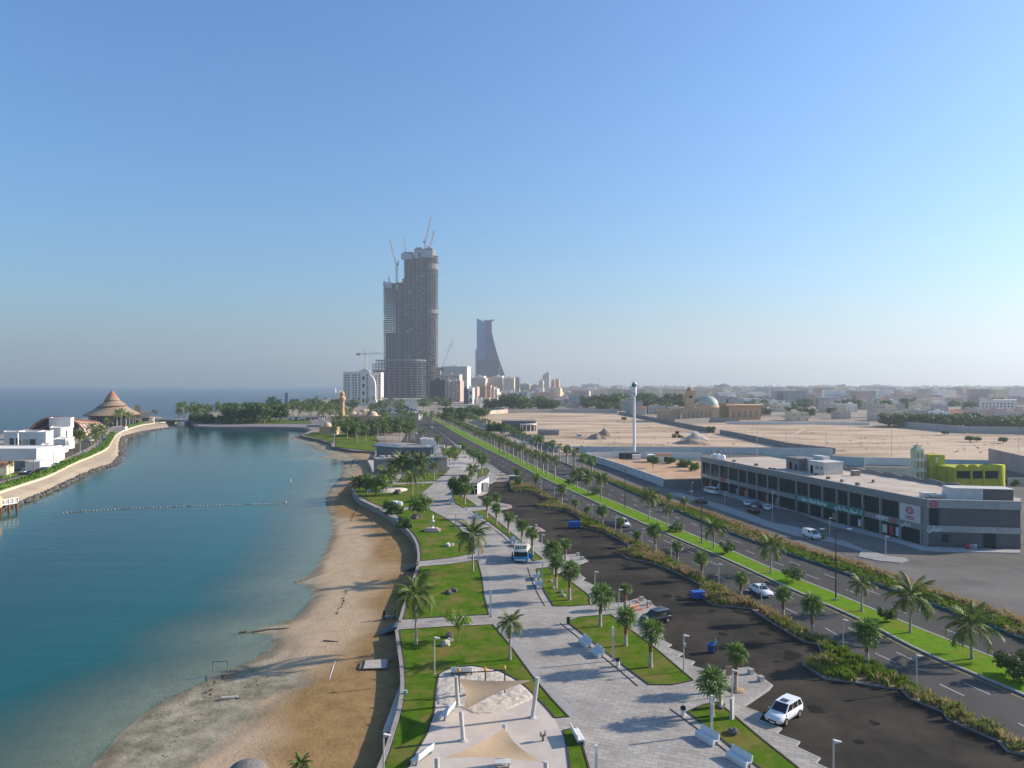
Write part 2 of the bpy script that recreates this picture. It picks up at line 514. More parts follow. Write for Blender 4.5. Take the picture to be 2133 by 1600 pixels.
m_railteal = M('teal_kerb_paint', (0.025, 0.10, 0.10), (0.04, 0.13, 0.13), 0.8, 0.8)
m_villaglass = M('villa_glass', (0.02, 0.03, 0.045), None, rough=0.08, spec=0.8)
# ------------------------------------------------------------------ water, beach and land
WZ = -1.6
SHORE = PL([(60, 1760), (150, 1640), (195, 1592), (240, 1540), (300, 1487), (350, 1457), (400, 1433), (437, 1416), (479, 1395), (518, 1378), (547, 1361), (568, 1343),
      (570, 1330), (552, 1321), (520, 1318), (530, 1312), (560, 1305), (594, 1295), (626, 1277), (644, 1253), (652, 1232), (644, 1224), (615, 1214), (634, 1205), (652, 1190),
      (668, 1165), (682, 1130), (690, 1105), (688, 1080), (680, 1060), (677, 1045), (680, 1030), (690, 1015), (703, 1000), (711, 985), (715, 966), (706, 958), (686, 956),
      (660, 954), (680, 949), (688, 945), (672, 941), (659, 938), (646, 928), (630, 920), (603, 915), (614, 909), (632, 905), (642, 900), (634, 897), (600, 895.5), (527, 894.5),
      (471, 894), (419, 892.5), (408, 889), (400, 880), (396, 873)], WZ)
PEN_W = [(-700, 1420), (-300, 1200), (-120, 1110), (0, 1065), (56, 1046), (112, 1022), (159, 999), (197, 982), (240, 967), (253, 949), (250, 930), (255, 913), (266, 909), (300, 900), (353, 892)]
PEN_T = [(-700, 1345), (-300, 1152), (-120, 1075), (0, 1029), (50, 1012), (105, 993), (150, 970), (190, 953), (222, 938), (232, 925), (240, 912), (247, 905), (262, 897), (298, 886), (345, 880)]
PEN_SHORE = PL(PEN_W, WZ)
sh = smooth(SHORE[:42], 4) + SHORE[42:]
lag_poly = sh + [P(362, 873, WZ), P(356, 885, WZ)] + PEN_SHORE[::-1] + [Vector((-330, 60, WZ)), Vector((-330, 20, WZ)), Vector((-30, 20, WZ))]
rs = random.Random(5)

def sdist(X, Y, poly, closed=True):
  """distance to a line and whether the points are inside it"""
  pts = np.array([(p[0], p[1]) for p in poly])
  a = pts if closed else pts[:-1]
  b = np.roll(pts, -1, 0) if closed else pts[1:]
  best = np.full(X.shape, 1e9)
  ins = np.zeros(X.shape, bool)
  for (ax, ay), (bx, by) in zip(a, b):
    dx, dy = bx - ax, by - ay
    L2 = dx * dx + dy * dy + 1e-12
    t = np.clip(((X - ax) * dx + (Y - ay) * dy) / L2, 0, 1)
    best = np.minimum(best, (X - ax - t * dx) ** 2 + (Y - ay - t * dy) ** 2)
    if closed:
      c = (ay > Y) != (by > Y)
      ins ^= c & (X < ax + (Y - ay) * dx / (dy if abs(dy) > 1e-12 else 1e-12))
  return np.sqrt(best), ins

def vnoise(X, Y, sc, seed):
  r = np.random.RandomState(seed)
  n = 256
  g = r.rand(n, n)
  u, v = X * sc + 1000.3, Y * sc + 1000.7
  i, j = np.floor(u).astype(int), np.floor(v).astype(int)
  fu, fv = u - i, v - j
  fu, fv = fu * fu * (3 - 2 * fu), fv * fv * (3 - 2 * fv)
  w = lambda a, b: g[a % n, b % n]
  return (w(i, j) * (1 - fu) + w(i + 1, j) * fu) * (1 - fv) + (w(i, j + 1) * (1 - fu) + w(i + 1, j + 1) * fu) * fv

def grid_mesh(name, xs, ys, Z, mat, attrs, keep=None):
  nx, ny = len(xs), len(ys)
  X, Y = np.meshgrid(xs, ys)
  V = np.stack([X, Y, Z], -1).reshape(-1, 3)
  idx = np.arange(nx * ny).reshape(ny, nx)
  Q = np.stack([idx[:-1, :-1], idx[:-1, 1:], idx[1:, 1:], idx[1:, :-1]], -1).reshape(-1, 4)
  if keep is not None:
    Q = Q[keep[Q].any(1)]
  me = bpy.data.meshes.new(name)
  me.vertices.add(len(V))
  me.vertices.foreach_set('co', V.ravel().astype(np.float32))
  me.loops.add(Q.size)
  me.loops.foreach_set('vertex_index', Q.ravel().astype(np.int32))
  me.polygons.add(len(Q))
  me.polygons.foreach_set('loop_start', np.arange(0, Q.size, 4, dtype=np.int32))
  me.polygons.foreach_set('loop_total', np.full(len(Q), 4, np.int32))
  me.update(calc_edges=True)
  me.polygons.foreach_set('use_smooth', [True] * len(Q))
  for k, a in attrs.items():
    at = me.attributes.new(k, 'FLOAT', 'POINT')
    at.data.foreach_set('value', a.ravel().astype(np.float32))
  me.materials.append(mat)
  return me

def water_material():
  m = bpy.data.materials.new('sea_water')
  m.use_nodes = True
  nt = m.node_tree
  N, Lk = nt.nodes, nt.links
  N.remove(N['Principled BSDF'])
  at = N.new('ShaderNodeAttribute')
  at.attribute_name = 'offshore'
  geo = N.new('ShaderNodeNewGeometry')
  nz = N.new('ShaderNodeTexNoise')
  nz.inputs['Scale'].default_value = 0.03
  nz.inputs['Detail'].default_value = 4
  Lk.new(geo.outputs['Position'], nz.inputs['Vector'])
  ma = N.new('ShaderNodeMath')
  ma.operation = 'MULTIPLY_ADD'
  ma.inputs[1].default_value = 14.0
  ma.inputs[2].default_value = -7.0
  Lk.new(nz.outputs['Fac'], ma.inputs[0])
  ad = N.new('ShaderNodeMath')
  Lk.new(at.outputs['Fac'], ad.inputs[0])
  Lk.new(ma.outputs[0], ad.inputs[1])
  mr = N.new('ShaderNodeMapRange')
  mr.inputs['From Min'].default_value = 0.0
  mr.inputs['From Max'].default_value = 50.0
  Lk.new(ad.outputs[0], mr.inputs['Value'])
  cr = N.new('ShaderNodeValToRGB')
  e = cr.color_ramp.elements
  e[0].position, e[0].color = 0.0, (0.09, 0.12, 0.08, 1)
  e[1].position, e[1].color = 1.0, (0.000, 0.048, 0.050, 1)
  k = e.new(0.35)
  k.color = (0.004, 0.090, 0.082, 1)
  Lk.new(mr.outputs[0], cr.inputs['Fac'])
  df = N.new('ShaderNodeBsdfDiffuse')
  Lk.new(cr.outputs['Color'], df.inputs['Color'])
  tr = N.new('ShaderNodeBsdfTransparent')
  tr.inputs['Color'].default_value = (0.75, 0.92, 0.90, 1)
  al = N.new('ShaderNodeMapRange')
  al.inputs['From Min'].default_value = 0.0
  al.inputs['From Max'].default_value = 19.0
  al.inputs['To Min'].default_value = 0.08
  Lk.new(at.outputs['Fac'], al.inputs['Value'])
  m1 = N.new('ShaderNodeMixShader')
  Lk.new(al.outputs[0], m1.inputs[0])
  Lk.new(tr.outputs[0], m1.inputs[1])
  Lk.new(df.outputs[0], m1.inputs[2])
  gl = N.new('ShaderNodeBsdfGlossy')
  gl.inputs['Roughness'].default_value = 0.10
  # ripples: a fine chop drawn out across the view plus a longer swell
  bumps = None
  for sc, st, dist in ((0.9, (0.25, 1.0), 0.055), (0.16, (0.22, 1.0), 0.16)):
    mp = N.new('ShaderNodeMapping')
    mp.inputs['Rotation'].default_value = (0, 0, 0.12)
    mp.inputs['Scale'].default_value = (st[0], st[1], 1)
    Lk.new(geo.outputs['Position'], mp.inputs['Vector'])
    n = N.new('ShaderNodeTexNoise')
    n.inputs['Scale'].default_value = sc
    n.inputs['Detail'].default_value = 5
    Lk.new(mp.outputs[0], n.inputs['Vector'])
    bp = N.new('ShaderNodeBump')
    bp.inputs['Strength'].default_value = 0.55
    bp.inputs['Distance'].default_value = dist
    Lk.new(n.outputs['Fac'], bp.inputs['Height'])
    if bumps:
      Lk.new(bumps.outputs[0], bp.inputs['Normal'])
    bumps = bp
  Lk.new(bumps.outputs[0], gl.inputs['Normal'])
  fr = N.new('ShaderNodeFresnel')
  fr.inputs['IOR'].default_value = 1.31
  Lk.new(bumps.outputs[0], fr.inputs['Normal'])
  m2 = N.new('ShaderNodeMixShader')
  up = N.new('ShaderNodeMath')          # seen from below the surface passes light instead of mirroring it
  up.operation = 'SUBTRACT'
  up.inputs[0].default_value = 1.0
  Lk.new(geo.outputs['Backfacing'], up.inputs[1])
  fm = N.new('ShaderNodeMath')
  fm.operation = 'MULTIPLY'
  Lk.new(fr.outputs[0], fm.inputs[0])
  Lk.new(up.outputs[0], fm.inputs[1])
  for a_, b_, sock in ((0.10, 0.38, gl.inputs['Roughness']), (1.0, 0.5, None)):      # the open sea is rougher than the lagoon
    rm = N.new('ShaderNodeMapRange')
    rm.inputs['From Min'].default_value = 110.0
    rm.inputs['From Max'].default_value = 190.0
    rm.inputs['To Min'].default_value = a_
    rm.inputs['To Max'].default_value = b_
    Lk.new(at.outputs['Fac'], rm.inputs['Value'])
    if sock:
      Lk.new(rm.outputs[0], sock)
  f2 = N.new('ShaderNodeMath')
  f2.operation = 'MULTIPLY'
  Lk.new(fm.outputs[0], f2.inputs[0])
  Lk.new(rm.outputs[0], f2.inputs[1])
  Lk.new(f2.outputs[0], m2.inputs[0])
  Lk.new(m1.outputs[0], m2.inputs[1])
  Lk.new(gl.outputs[0], m2.inputs[2])
  Lk.new(m2.outputs[0], N['Material Output'].inputs['Surface'])
  return m

def beach_material():
  m = bpy.data.materials.new('beach_sand')
  m.use_nodes = True
  nt = m.node_tree
  N, Lk = nt.nodes, nt.links
  b = N['Principled BSDF']
  geo = N.new('ShaderNodeNewGeometry')

  def nz(sc, det=6):
    n = N.new('ShaderNodeTexNoise')
    n.inputs['Scale'].default_value = sc
    n.inputs['Detail'].default_value = det
    n.inputs['Roughness'].default_value = 0.65
    Lk.new(geo.outputs['Position'], n.inputs['Vector'])
    return n

  def ramp(src, a, ca, c, cc):
    r = N.new('ShaderNodeValToRGB')
    r.color_ramp.elements[0].position, r.color_ramp.elements[0].color = a, (*ca, 1)
    r.color_ramp.elements[1].position, r.color_ramp.elements[1].color = c, (*cc, 1)
    Lk.new(src, r.inputs['Fac'])
    return r.outputs['Color']

  def mix(f, a, c):
    x = N.new('ShaderNodeMix')
    x.data_type = 'RGBA'
    Lk.new(f, x.inputs['Factor'])
    Lk.new(a, x.inputs['A'])
    Lk.new(c, x.inputs['B'])
    return x.outputs['Result']

  def attr(nm):
    a = N.new('ShaderNodeAttribute')
    a.attribute_name = nm
    return a.outputs['Fac']

  wet = ramp(nz(0.45, 10).outputs['Fac'], 0.34, (0.17, 0.15, 0.095), 0.66, (0.40, 0.345, 0.25))
  pale = ramp(nz(0.5).outputs['Fac'], 0.3, (0.40, 0.285, 0.175), 0.7, (0.50, 0.365, 0.24))
  brown = ramp(nz(0.55, 10).outputs['Fac'], 0.3, (0.22, 0.132, 0.055), 0.7, (0.35, 0.222, 0.10))
  c = mix(attr('dry'), pale, brown)
  c = mix(attr('wet'), c, wet)
  damp = N.new('ShaderNodeRGB')
  damp.outputs[0].default_value = (0.15, 0.125, 0.085, 1)
  c = mix(attr('damp'), c, damp.outputs[0])
  Lk.new(c, b.inputs['Base Color'])
  b.inputs['Roughness'].default_value = 0.9
  b.inputs['Specular IOR Level'].default_value = 0.04
  bp = N.new('ShaderNodeBump')
  bp.inputs['Strength'].default_value = 0.8
  bp.inputs['Distance'].default_value = 0.12
  Lk.new(nz(2.5, 8).outputs['Fac'], bp.inputs['Height'])
  Lk.new(bp.outputs[0], b.inputs['Normal'])
  return m

m_water = water_material()
xs, ys = np.arange(-330, 12.1, 2.0), np.arange(20, 650.1, 2.0)
X, Y = np.meshgrid(xs, ys)
d_all, ins = sdist(X, Y, lag_poly)
d_east, _ = sdist(X, Y, sh, False)
off = np.where(ins, np.minimum(np.minimum(d_all * 2.5, d_east), 100.0), 0)
tag(link('lagoon_water', grid_mesh('lagoon_water', xs, ys, np.full(X.shape, WZ), m_water, {'offshore': off})), kind='structure')
mb = MB()
mb.add([(-14000, 650, WZ), (14000, 650, WZ), (14000, 9000, WZ), (-14000, 9000, WZ), (-14000, -300, WZ), (-330, -300, WZ), (-330, 650, WZ)], [(0, 1, 2, 3), (4, 5, 6, 0)])
me = mb.mesh('sea', m_water)
at = me.attributes.new('offshore', 'FLOAT', 'POINT')
at.data.foreach_set('value', [200.0] * 7)
tag(link('sea', me), kind='structure')

WALL = [(720, 1760), (745, 1700), (790, 1600), (806, 1560), (822, 1510), (833, 1470), (838, 1430), (836, 1385), (829, 1335), (826, 1312)]
WALL2 = [(833, 1293), (845, 1252), (858, 1216), (868, 1187), (870, 1179)]
WALL3 = [(871, 1170), (872, 1155), (869, 1135), (862, 1120), (850, 1105), (825, 1083), (797, 1064), (770, 1050), (750, 1040), (737, 1027), (734, 1014)]
wall_line = PL(WALL + WALL2 + WALL3)
DRY = PL([(300, 1640), (400, 1590), (505, 1521), (540, 1495), (552, 1470), (600, 1445), (645, 1428), (600, 1400), (570, 1385), (600, 1360), (606, 1330), (585, 1310), (640, 1280), (668, 1240), (672, 1215),
     (655, 1195), (690, 1150), (705, 1105), (702, 1080), (695, 1050), (700, 1030), (720, 1000), (745, 975), (760, 962), (740, 948), (700, 940)], -1.3)
xs, ys = np.arange(-172, 2.1, 0.75), np.arange(44, 560.1, 0.75)
X, Y = np.meshgrid(xs, ys)
d_sh, ins = sdist(X, Y, lag_poly)
d_dry, _ = sdist(X, Y, DRY + [Vector((-60, 600, 0)), Vector((-400, 600, 0)), Vector((-400, 40, 0))])
_, wetside = sdist(X, Y, DRY + [Vector((-60, 600, 0)), Vector((-400, 600, 0)), Vector((-400, 40, 0))])
d_wall, _ = sdist(X, Y, wall_line, False)
n1, n2, n3 = vnoise(X, Y, 0.25, 1), vnoise(X, Y, 0.9, 2), vnoise(X, Y, 0.07, 3)
dd = np.where(wetside, -d_dry, d_dry)
Z = np.where(ins, WZ - np.minimum(d_sh * 0.07, 3.6), WZ + np.minimum(d_sh * 0.035, 0.55)) + (n1 - 0.5) * 0.08 * np.clip(d_sh / 3, 0, 1) + (n2 - 0.5) * 0.05 * np.clip(d_sh / 2, 0, 1)
Z += np.where(ins, 0, 0.22 * np.clip(dd / 1.2, 0, 1) * np.clip(1.2 - np.abs(Y - 75) / 60, 0.25, 1))
# tyre tracks and a raked band running along the beach
wet = np.clip(-dd / 1.6 + (n1 - 0.5) * 1.6 + 0.3, 0, 1)
damp = np.where(ins, 0.25 * np.clip(1 - d_sh / 3, 0, 1), np.clip(1.1 - (d_sh + (n1 - .5) * 2.5) / 1.6, 0, 0.8))
wet = np.where(ins, 0.3, wet)
dry = np.clip((11.5 - d_wall + (n3 - 0.5) * 9 + (n1 - 0.5) * 3) / 5, 0, 1)
dry = np.where(Y > 190, np.clip(dry + 0.5, 0, 1), dry)
keep = ((X > -172) & ((~ins) | (d_sh < 24))).ravel() & ((X < wall_line[0].x + 30).ravel())
me = grid_mesh('beach', xs, ys, Z, beach_material(), {'wet': wet, 'dry': dry, 'damp': damp}, keep)
tag(link('beach', me), kind='structure')
mb = MB()
mb.add([(-340, 10, -5.6), (20, 10, -5.6), (20, 655, -5.6), (-340, 655, -5.6)], [(0, 1, 2, 3)])
tag(mb.build('lagoon_bed', M('lagoon_bed_silt', (0.12, 0.12, 0.09), (0.18, 0.16, 0.12), 0.1)), kind='structure')

# land east of the lagoon, out to the horizon
coast = PL(WALL + WALL2 + WALL3) + PL([(745, 1000), (776, 990), (778, 975), (766, 962), (780, 948), (781, 941), (736, 938), (691, 930), (690, 924), (668, 916), (634, 909.5), (627, 906), (648, 896.5), (634, 892), (600, 891),
                   (527, 890.5), (471, 890.5), (419, 890), (406, 888), (394, 876), (400, 869), (420, 865), (470, 856), (560, 843), (640, 835), (700, 829)]) + [
  Vector((-420, 2600, 0)), Vector((-620, 5000, 0)), Vector((-900, 8900, 0)), Vector((13500, 8900, 0)), Vector((13500, -250, 0)), Vector((-10, -250, 0))]
mb = MB()
mb.sheet(coast, -0.03)
for a, b in zip(coast[len(wall_line) - 1:-6], coast[len(wall_line):-5]):
  mb.add([(a.x, a.y, -2.5), (b.x, b.y, -2.5), (b.x, b.y, -0.03), (a.x, a.y, -0.03)], [(0, 1, 2, 3), (3, 2, 1, 0)])
tag(mb.build('ground', m_land), kind='structure')

# the peninsula: flat top, stone-faced slope down to the water
pen_back = PL([(352, 872), (330, 867), (240, 866), (150, 874), (60, 893), (0, 905), (-200, 940), (-600, 1010), (-900, 1100)])
pen_top = smooth(PL(PEN_T), 4)
mb = MB()
mb.sheet(pen_top + pen_back, 0.0)
for a, b in zip(pen_back, pen_back[1:]):
  mb.add([(a.x, a.y, -2.5), (b.x, b.y, -2.5), (b.x, b.y, 0), (a.x, a.y, 0)], [(0, 1, 2, 3)])
tag(mb.build('peninsula_ground', m_land), kind='structure')
pen_wat = smooth(PL(PEN_W, WZ), 4)
mb = MB()
vs = []
for t, w in zip(pen_top, pen_wat):
  q = w + (w - t) * 0.25
  vs += [(t.x, t.y, 0.001), ((t.x + w.x) / 2, (t.y + w.y) / 2, -0.55), (q.x, q.y, -2.3)]
fs = []
for i in range(len(pen_top) - 1):
  for k in (0, 1):
    fs.append((3 * i + k, 3 * i + k + 1, 3 * i + 4 + k, 3 * i + 3 + k))
mb.add(vs, [f[::-1] for f in fs])
tag(mb.build('revetment_slope', m_slope), kind='structure')
mb = MB()
for w, t in zip(resample(pen_wat, 0.8), resample(pen_wat, 0.8)):
  for k in range(2):
    q = w + Vector((rs.uniform(-1.4, 0.6), rs.uniform(-0.4, 1.6), 0))
    r = rs.uniform(0.35, 0.85)
    mb.blob((q.x, q.y, WZ + 0.15 + rs.random() * 0.3), r, 6, 4, 0.3, rg=rs, squash=0.7)
tag(mb.build('boulders', m_rock), 'dark boulders heaped along the foot of the sloping bank', 'boulders', kind='stuff')
mb = MB()
for t in (pen_top,):
  mb.ribbon([p for p in t], 0.9, -0.2, 0.55, off=0.6)
tag(mb.build('bank_parapet', m_cream), 'low pale parapet wall along the top of the sloping bank', 'wall')

# ------------------------------------------------------------------ curves of the avenue as x(y)
class Curve:
  def __init__(s, px, z=0.0, extra=()):
    p = sorted([(q.y, q.x) for q in smooth(list(extra) + PL(px, z), 5)])
    s.y = np.array([a for a, _ in p])
    s.x = np.array([b for _, b in p])

  def __call__(s, y):
    return float(np.interp(y, s.y, s.x))

  def pts(s, y0, y1, step=3.0, off=0.0):
    out, y = [], y0
    while y < y1:
      out.append(Vector((s(y) + off, y, 0)))
      y += step * max(1, y / 150)
    out.append(Vector((s(y1) + off, y1, 0)))
    return out

AL = Curve([(2300, 1655), (2133, 1553), (1995, 1474), (1917, 1436), (1812, 1380), (1705, 1330), (1632, 1290), (1543, 1246), (1461, 1206), (1367, 1150), (1255, 1096), (1169, 1049), (1116, 1019), (1090, 1009), (1067, 995),
      (1038, 978), (1023, 968), (984, 947), (940, 918), (900, 887), (880, 870), (872, 862)])
ML = Curve([(2300, 1528), (2133, 1450), (1917, 1358), (1796, 1295), (1625, 1218), (1512, 1166), (1400, 1118), (1272, 1061), (1187, 1022), (1122, 992), (1066, 962), (980, 919), (914, 881), (894, 868), (888, 862)])
MR = Curve([(2300, 1470), (2100, 1383), (1917, 1311), (1733, 1234), (1606, 1184), (1522, 1147), (1422, 1106), (1281, 1046), (1225, 1024), (1169, 997), (1122, 975), (991, 911), (925, 879), (904, 867), (897, 862)])
BR = Curve([(2300, 1405), (2133, 1337), (2048, 1301), (1917, 1253), (1759, 1196), (1634, 1153), (1512, 1108), (1406, 1064), (1328, 1032), (1262, 1003), (1212, 982), (1105, 937), (1020, 900), (950, 875), (922, 864), (918, 861)])
HR = Curve([(2300, 1350), (2133, 1295), (1917, 1222), (1800, 1181), (1685, 1147), (1593, 1113), (1490, 1074), (1400, 1046), (1330, 1019), (1262, 994), (1225, 978)])
YN, YF = 62.0, 770.0

def strip(mb, ca, cb, y0, y1, z, m=0, step=3.0, oa=0.0, ob=0.0):
  a, b = ca.pts(y0, y1, step, oa), cb.pts(y0, y1, step, ob)
  vs = []
  for p, q in zip(a, b):
    vs += [(p.x, p.y, z), (q.x, q.y, z)]
  mb.add(vs, [(2 * i, 2 * i + 1, 2 * i + 3, 2 * i + 2) for i in range(len(a) - 1)], m)

mb = MB()
strip(mb, AL, ML, YN, YF, 0.006)
strip(mb, MR, BR, YN, YF, 0.006)
tag(mb.build('road', m_road), kind='structure')
PK0 = Curve([(900, 1700), (980, 1100), (900, 1010)])
mb = MB()
strip(mb, PK0, AL, 52, 240, 0.0, ob=0.5)
tag(mb.build('parking_ground', m_parking), kind='structure')
mb = MB()
a = BR.pts(45, 330, 4)
mb.sheet([p + Vector((-0.3, 0, 0)) for p in a] + [Vector((60, 338, 0)), Vector((190, 338, 0)), Vector((190, 45, 0))], -0.006)
tag(mb.build('service_road', m_service), kind='structure')
# median
mb = MB()
strip(mb, ML, MR, YN, YF, 0.17, oa=0.25, ob=-0.25)
tag(mb.build('median_lawn', m_medgrass), kind='structure')
mb = MB()
mb.ribbon(ML.pts(YN, YF), 0.3, -0.02, 0.2, off=-0.15)
mb.ribbon(MR.pts(YN, YF), 0.3, -0.02, 0.2, off=0.15)
tag(mb.build('median_kerb', m_kerb), kind='structure')
mb = MB()
mb.ribbon(BR.pts(YN, 330), 0.35, -0.02, 0.32, off=-0.17)
tag(mb.build('hedge_kerb', m_railteal), kind='structure')
mb = MB()
mb.ribbon(HR.pts(YN, 275), 0.3, -0.02, 0.16, off=0.15)
tag(mb.build('service_kerb', m_kerb), kind='structure')
mb = MB()
strip(mb, BR, HR, YN, 275, 0.14, oa=0.3, ob=-0.3)
tag(mb.build('planting_bed', m_turf), kind='structure')
# lane markings
mb = MB()

def dashes(ca, cb, f, y0, y1, ln=3.0, gap=6.0, w=0.14):
  y = y0
  while y < y1:
    vs = []
    for yy in (y, y + ln):
      x = ca(yy) * (1 - f) + cb(yy) * f
      vs += [(x - w / 2, yy, 0.011), (x + w / 2, yy, 0.011)]
    mb.add(vs, [(0, 1, 3, 2)])
    y += ln + gap

for f in (0.34, 0.66):
  dashes(AL, ML, f, 66 + f, 420)
  dashes(MR, BR, f, 66 + f, 420)
tag(mb.build('lane_marking', m_mark), kind='structure')
mb = MB()
strip(mb, ML, ML, YN, 160, 0.012, oa=-0.75, ob=-0.6)
tag(mb.build('edge_marking', m_yellow), kind='structure')
mb = MB()
for y in (187.5, 190.5, 193.5):
  mb.add([(P(1015, 1025).x + 1, y, 0.005), (P(1062, 1025).x, y - 0.3, 0.005), (P(1062, 1025).x, y + 0.3, 0.005), (P(1015, 1025).x + 1, y + 0.6, 0.005)], [(0, 1, 2, 3)])
tag(mb.build('crossing_marking', m_markw), kind='structure')
rp = random.Random(3)
mb = MB()
for k in range(26):      # oil stains and repair patches
  y = rp.uniform(64, 190)
  x = AL(y) - rp.uniform(3, 18)
  r = rp.uniform(0.3, 1.1)
  mb.sheet([(x + r * rp.uniform(0.6, 1.5) * math.cos(t), y + r * 1.3 * rp.uniform(0.6, 1.3) * math.sin(t), 0) for t in [i * 0.7 for i in range(9)]], 0.004 + k * 1e-5)
tag(mb.build('parking_stain_surface', M('oil_stained_asphalt', (0.016, 0.014, 0.012), (0.024, 0.021, 0.018), 0.8, 0.8)), kind='structure')

# ------------------------------------------------------------------ the park
PARK_R = [(905, 926), (940, 929), (962, 938), (980, 947), (1019, 968), (1032, 976), (1038, 984), (1036, 993), (1028, 1004), (1012, 1011), (1008, 1018), (1015, 1026), (1004, 1031), (990, 1034), (1010, 1047), (1030, 1045), (1064, 1052), (1066, 1057),
     (1036, 1063), (1054, 1075), (1068, 1082), (1062, 1084), (1084, 1098), (1104, 1096), (1126, 1100), (1136, 1106), (1098, 1110), (1108, 1118), (1122, 1122), (1116, 1126), (1140, 1138), (1133, 1142), (1160, 1158), (1199, 1154), (1224, 1168), (1198, 1178),
     (1190, 1188), (1206, 1196), (1218, 1204), (1211, 1208), (1236, 1219), (1229, 1224), (1258, 1237), (1252, 1242), (1280, 1256), (1298, 1256), (1338, 1244), (1369, 1267), (1332, 1279), (1345, 1291), (1362, 1302), (1353, 1308), (1380, 1322), (1372, 1330),
     (1398, 1343), (1388, 1348), (1421, 1361), (1410, 1368), (1446, 1378), (1438, 1386), (1471, 1396), (1500, 1398), (1535, 1393), (1560, 1390), (1572, 1403), (1608, 1427), (1600, 1436), (1548, 1471), (1587, 1486), (1579, 1499), (1627, 1517), (1616, 1528),
     (1665, 1545), (1656, 1555), (1707, 1579), (1698, 1589), (1735, 1607), (1760, 1640), (1790, 1700)]
PZ = 0.12
park_r = PL(PARK_R, PZ)
park_l = PL(WALL + WALL2 + WALL3, PZ)[1:]
park_poly = park_l + PL([(745, 1000), (776, 990), (780, 960), (784, 935), (830, 922)], PZ) + park_r
mb = MB()
mb.prism([p for p in park_poly], -0.02, PZ)
tag(mb.build('promenade_pavement', m_pave), kind='structure')
mb = MB()
mb.ribbon(park_r[1:], 0.22, -0.01, PZ + 0.02)
tag(mb.build('parking_kerb', m_kerb), kind='structure')

def lawn(pts, mat=m_grass, z=0.16, sm=True, name='lawn', edge=True, n=4):
  c = PL(pts, PZ)
  if sm:
    c = smooth(c, n, True)
  mb = MB()
  mb.prism(c, 0.0, z)
  o = tag(mb.build(name, mat), kind='structure')
  if edge:
    mb = MB()
    mb.ribbon(c, 0.16, 0.0, z + 0.05, closed=True)
    mb.build('edging', m_edging, o)
  return o

PG = [(1152, 1492), (1122, 1455), (1085, 1421), (1040, 1397), (985, 1387), (940, 1391), (914, 1405), (907, 1440), (905, 1480), (889, 1530), (866, 1568), (845, 1605), (820, 1660), (1190, 1660), (1186, 1600), (1180, 1560), (1168, 1522)]
lawn([(795, 1612), (812, 1566), (828, 1512), (839, 1470), (844, 1430), (842, 1385), (835, 1335), (831, 1313), (930, 1306), (1026, 1302), (1060, 1342), (1108, 1408), (1150, 1458), (1184, 1494), (1156, 1496), (1136, 1472),
   (1085, 1421), (1040, 1397), (985, 1387), (940, 1391), (914, 1405), (907, 1440), (905, 1480), (889, 1530), (866, 1568), (846, 1606), (830, 1640), (780, 1645)], sm=False)
lawn([(1174, 1522), (1198, 1517), (1212, 1550), (1228, 1605), (1236, 1640), (1194, 1640), (1187, 1600), (1182, 1560)], sm=False)
lawn([(840, 1291), (850, 1255), (863, 1217), (873, 1189), (876, 1181), (935, 1176), (994, 1167), (1003, 1200), (1008, 1240), (1018, 1281), (960, 1283), (880, 1288)], sm=False)
lawn([(877, 1169), (878, 1155), (875, 1135), (868, 1120), (856, 1105), (840, 1090), (826, 1070), (848, 1062), (888, 1059), (925, 1078), (955, 1098), (974, 1120), (988, 1153), (940, 1162)], sm=False)
lawn([(742, 1027), (740, 1015), (780, 1009), (826, 1010), (870, 1008), (903, 1007), (876, 1029), (882, 1042), (888, 1050), (862, 1055), (826, 1059), (800, 1058), (772, 1046), (754, 1036)], sm=False)
lawn([(828, 1006), (880, 1004), (906, 1002), (926, 988), (936, 976), (928, 970), (880, 975), (840, 990)], sm=False)
lawn([(1432, 1483), (1465, 1469), (1495, 1463), (1532, 1494), (1590, 1543), (1660, 1598), (1700, 1636), (1640, 1640), (1600, 1612), (1540, 1570), (1480, 1522)], sm=False)
lawn([(1182, 1296), (1206, 1286), (1272, 1281), (1308, 1309), (1356, 1343), (1444, 1418), (1400, 1427), (1352, 1427), (1312, 1397), (1248, 1348)], sm=False)
lawn([(1118, 1185), (1142, 1182), (1190, 1213), (1226, 1240), (1229, 1260), (1190, 1263), (1153, 1263), (1134, 1232), (1124, 1206)], sm=False)
lawn([(984, 1066), (1000, 1064), (1008, 1062), (1030, 1080), (1056, 1103), (1092, 1133), (1130, 1165), (1112, 1169), (1077, 1133), (1056, 1115), (1020, 1088), (1000, 1075)], sm=False)
lawn([(943, 1033), (946, 1028), (970, 1038), (992, 1053), (966, 1058), (949, 1049)], sm=False)
lawn([(998, 978), (1012, 974), (1020, 980), (1014, 990), (1000, 1002), (994, 1004)], sm=False)
lawn([(700, 931), (740, 936), (780, 940), (790, 925), (780, 905), (740, 895), (700, 908)], sm=False)
lawn([(634, 907), (668, 914), (692, 922), (700, 910), (676, 900), (650, 901)], sm=False)
lawn([(920, 938), (948, 930), (962, 940), (950, 952), (926, 956)], sm=False)
lawn([(440, 882), (560, 883), (650, 882), (640, 874), (520, 872), (430, 876)], sm=False)
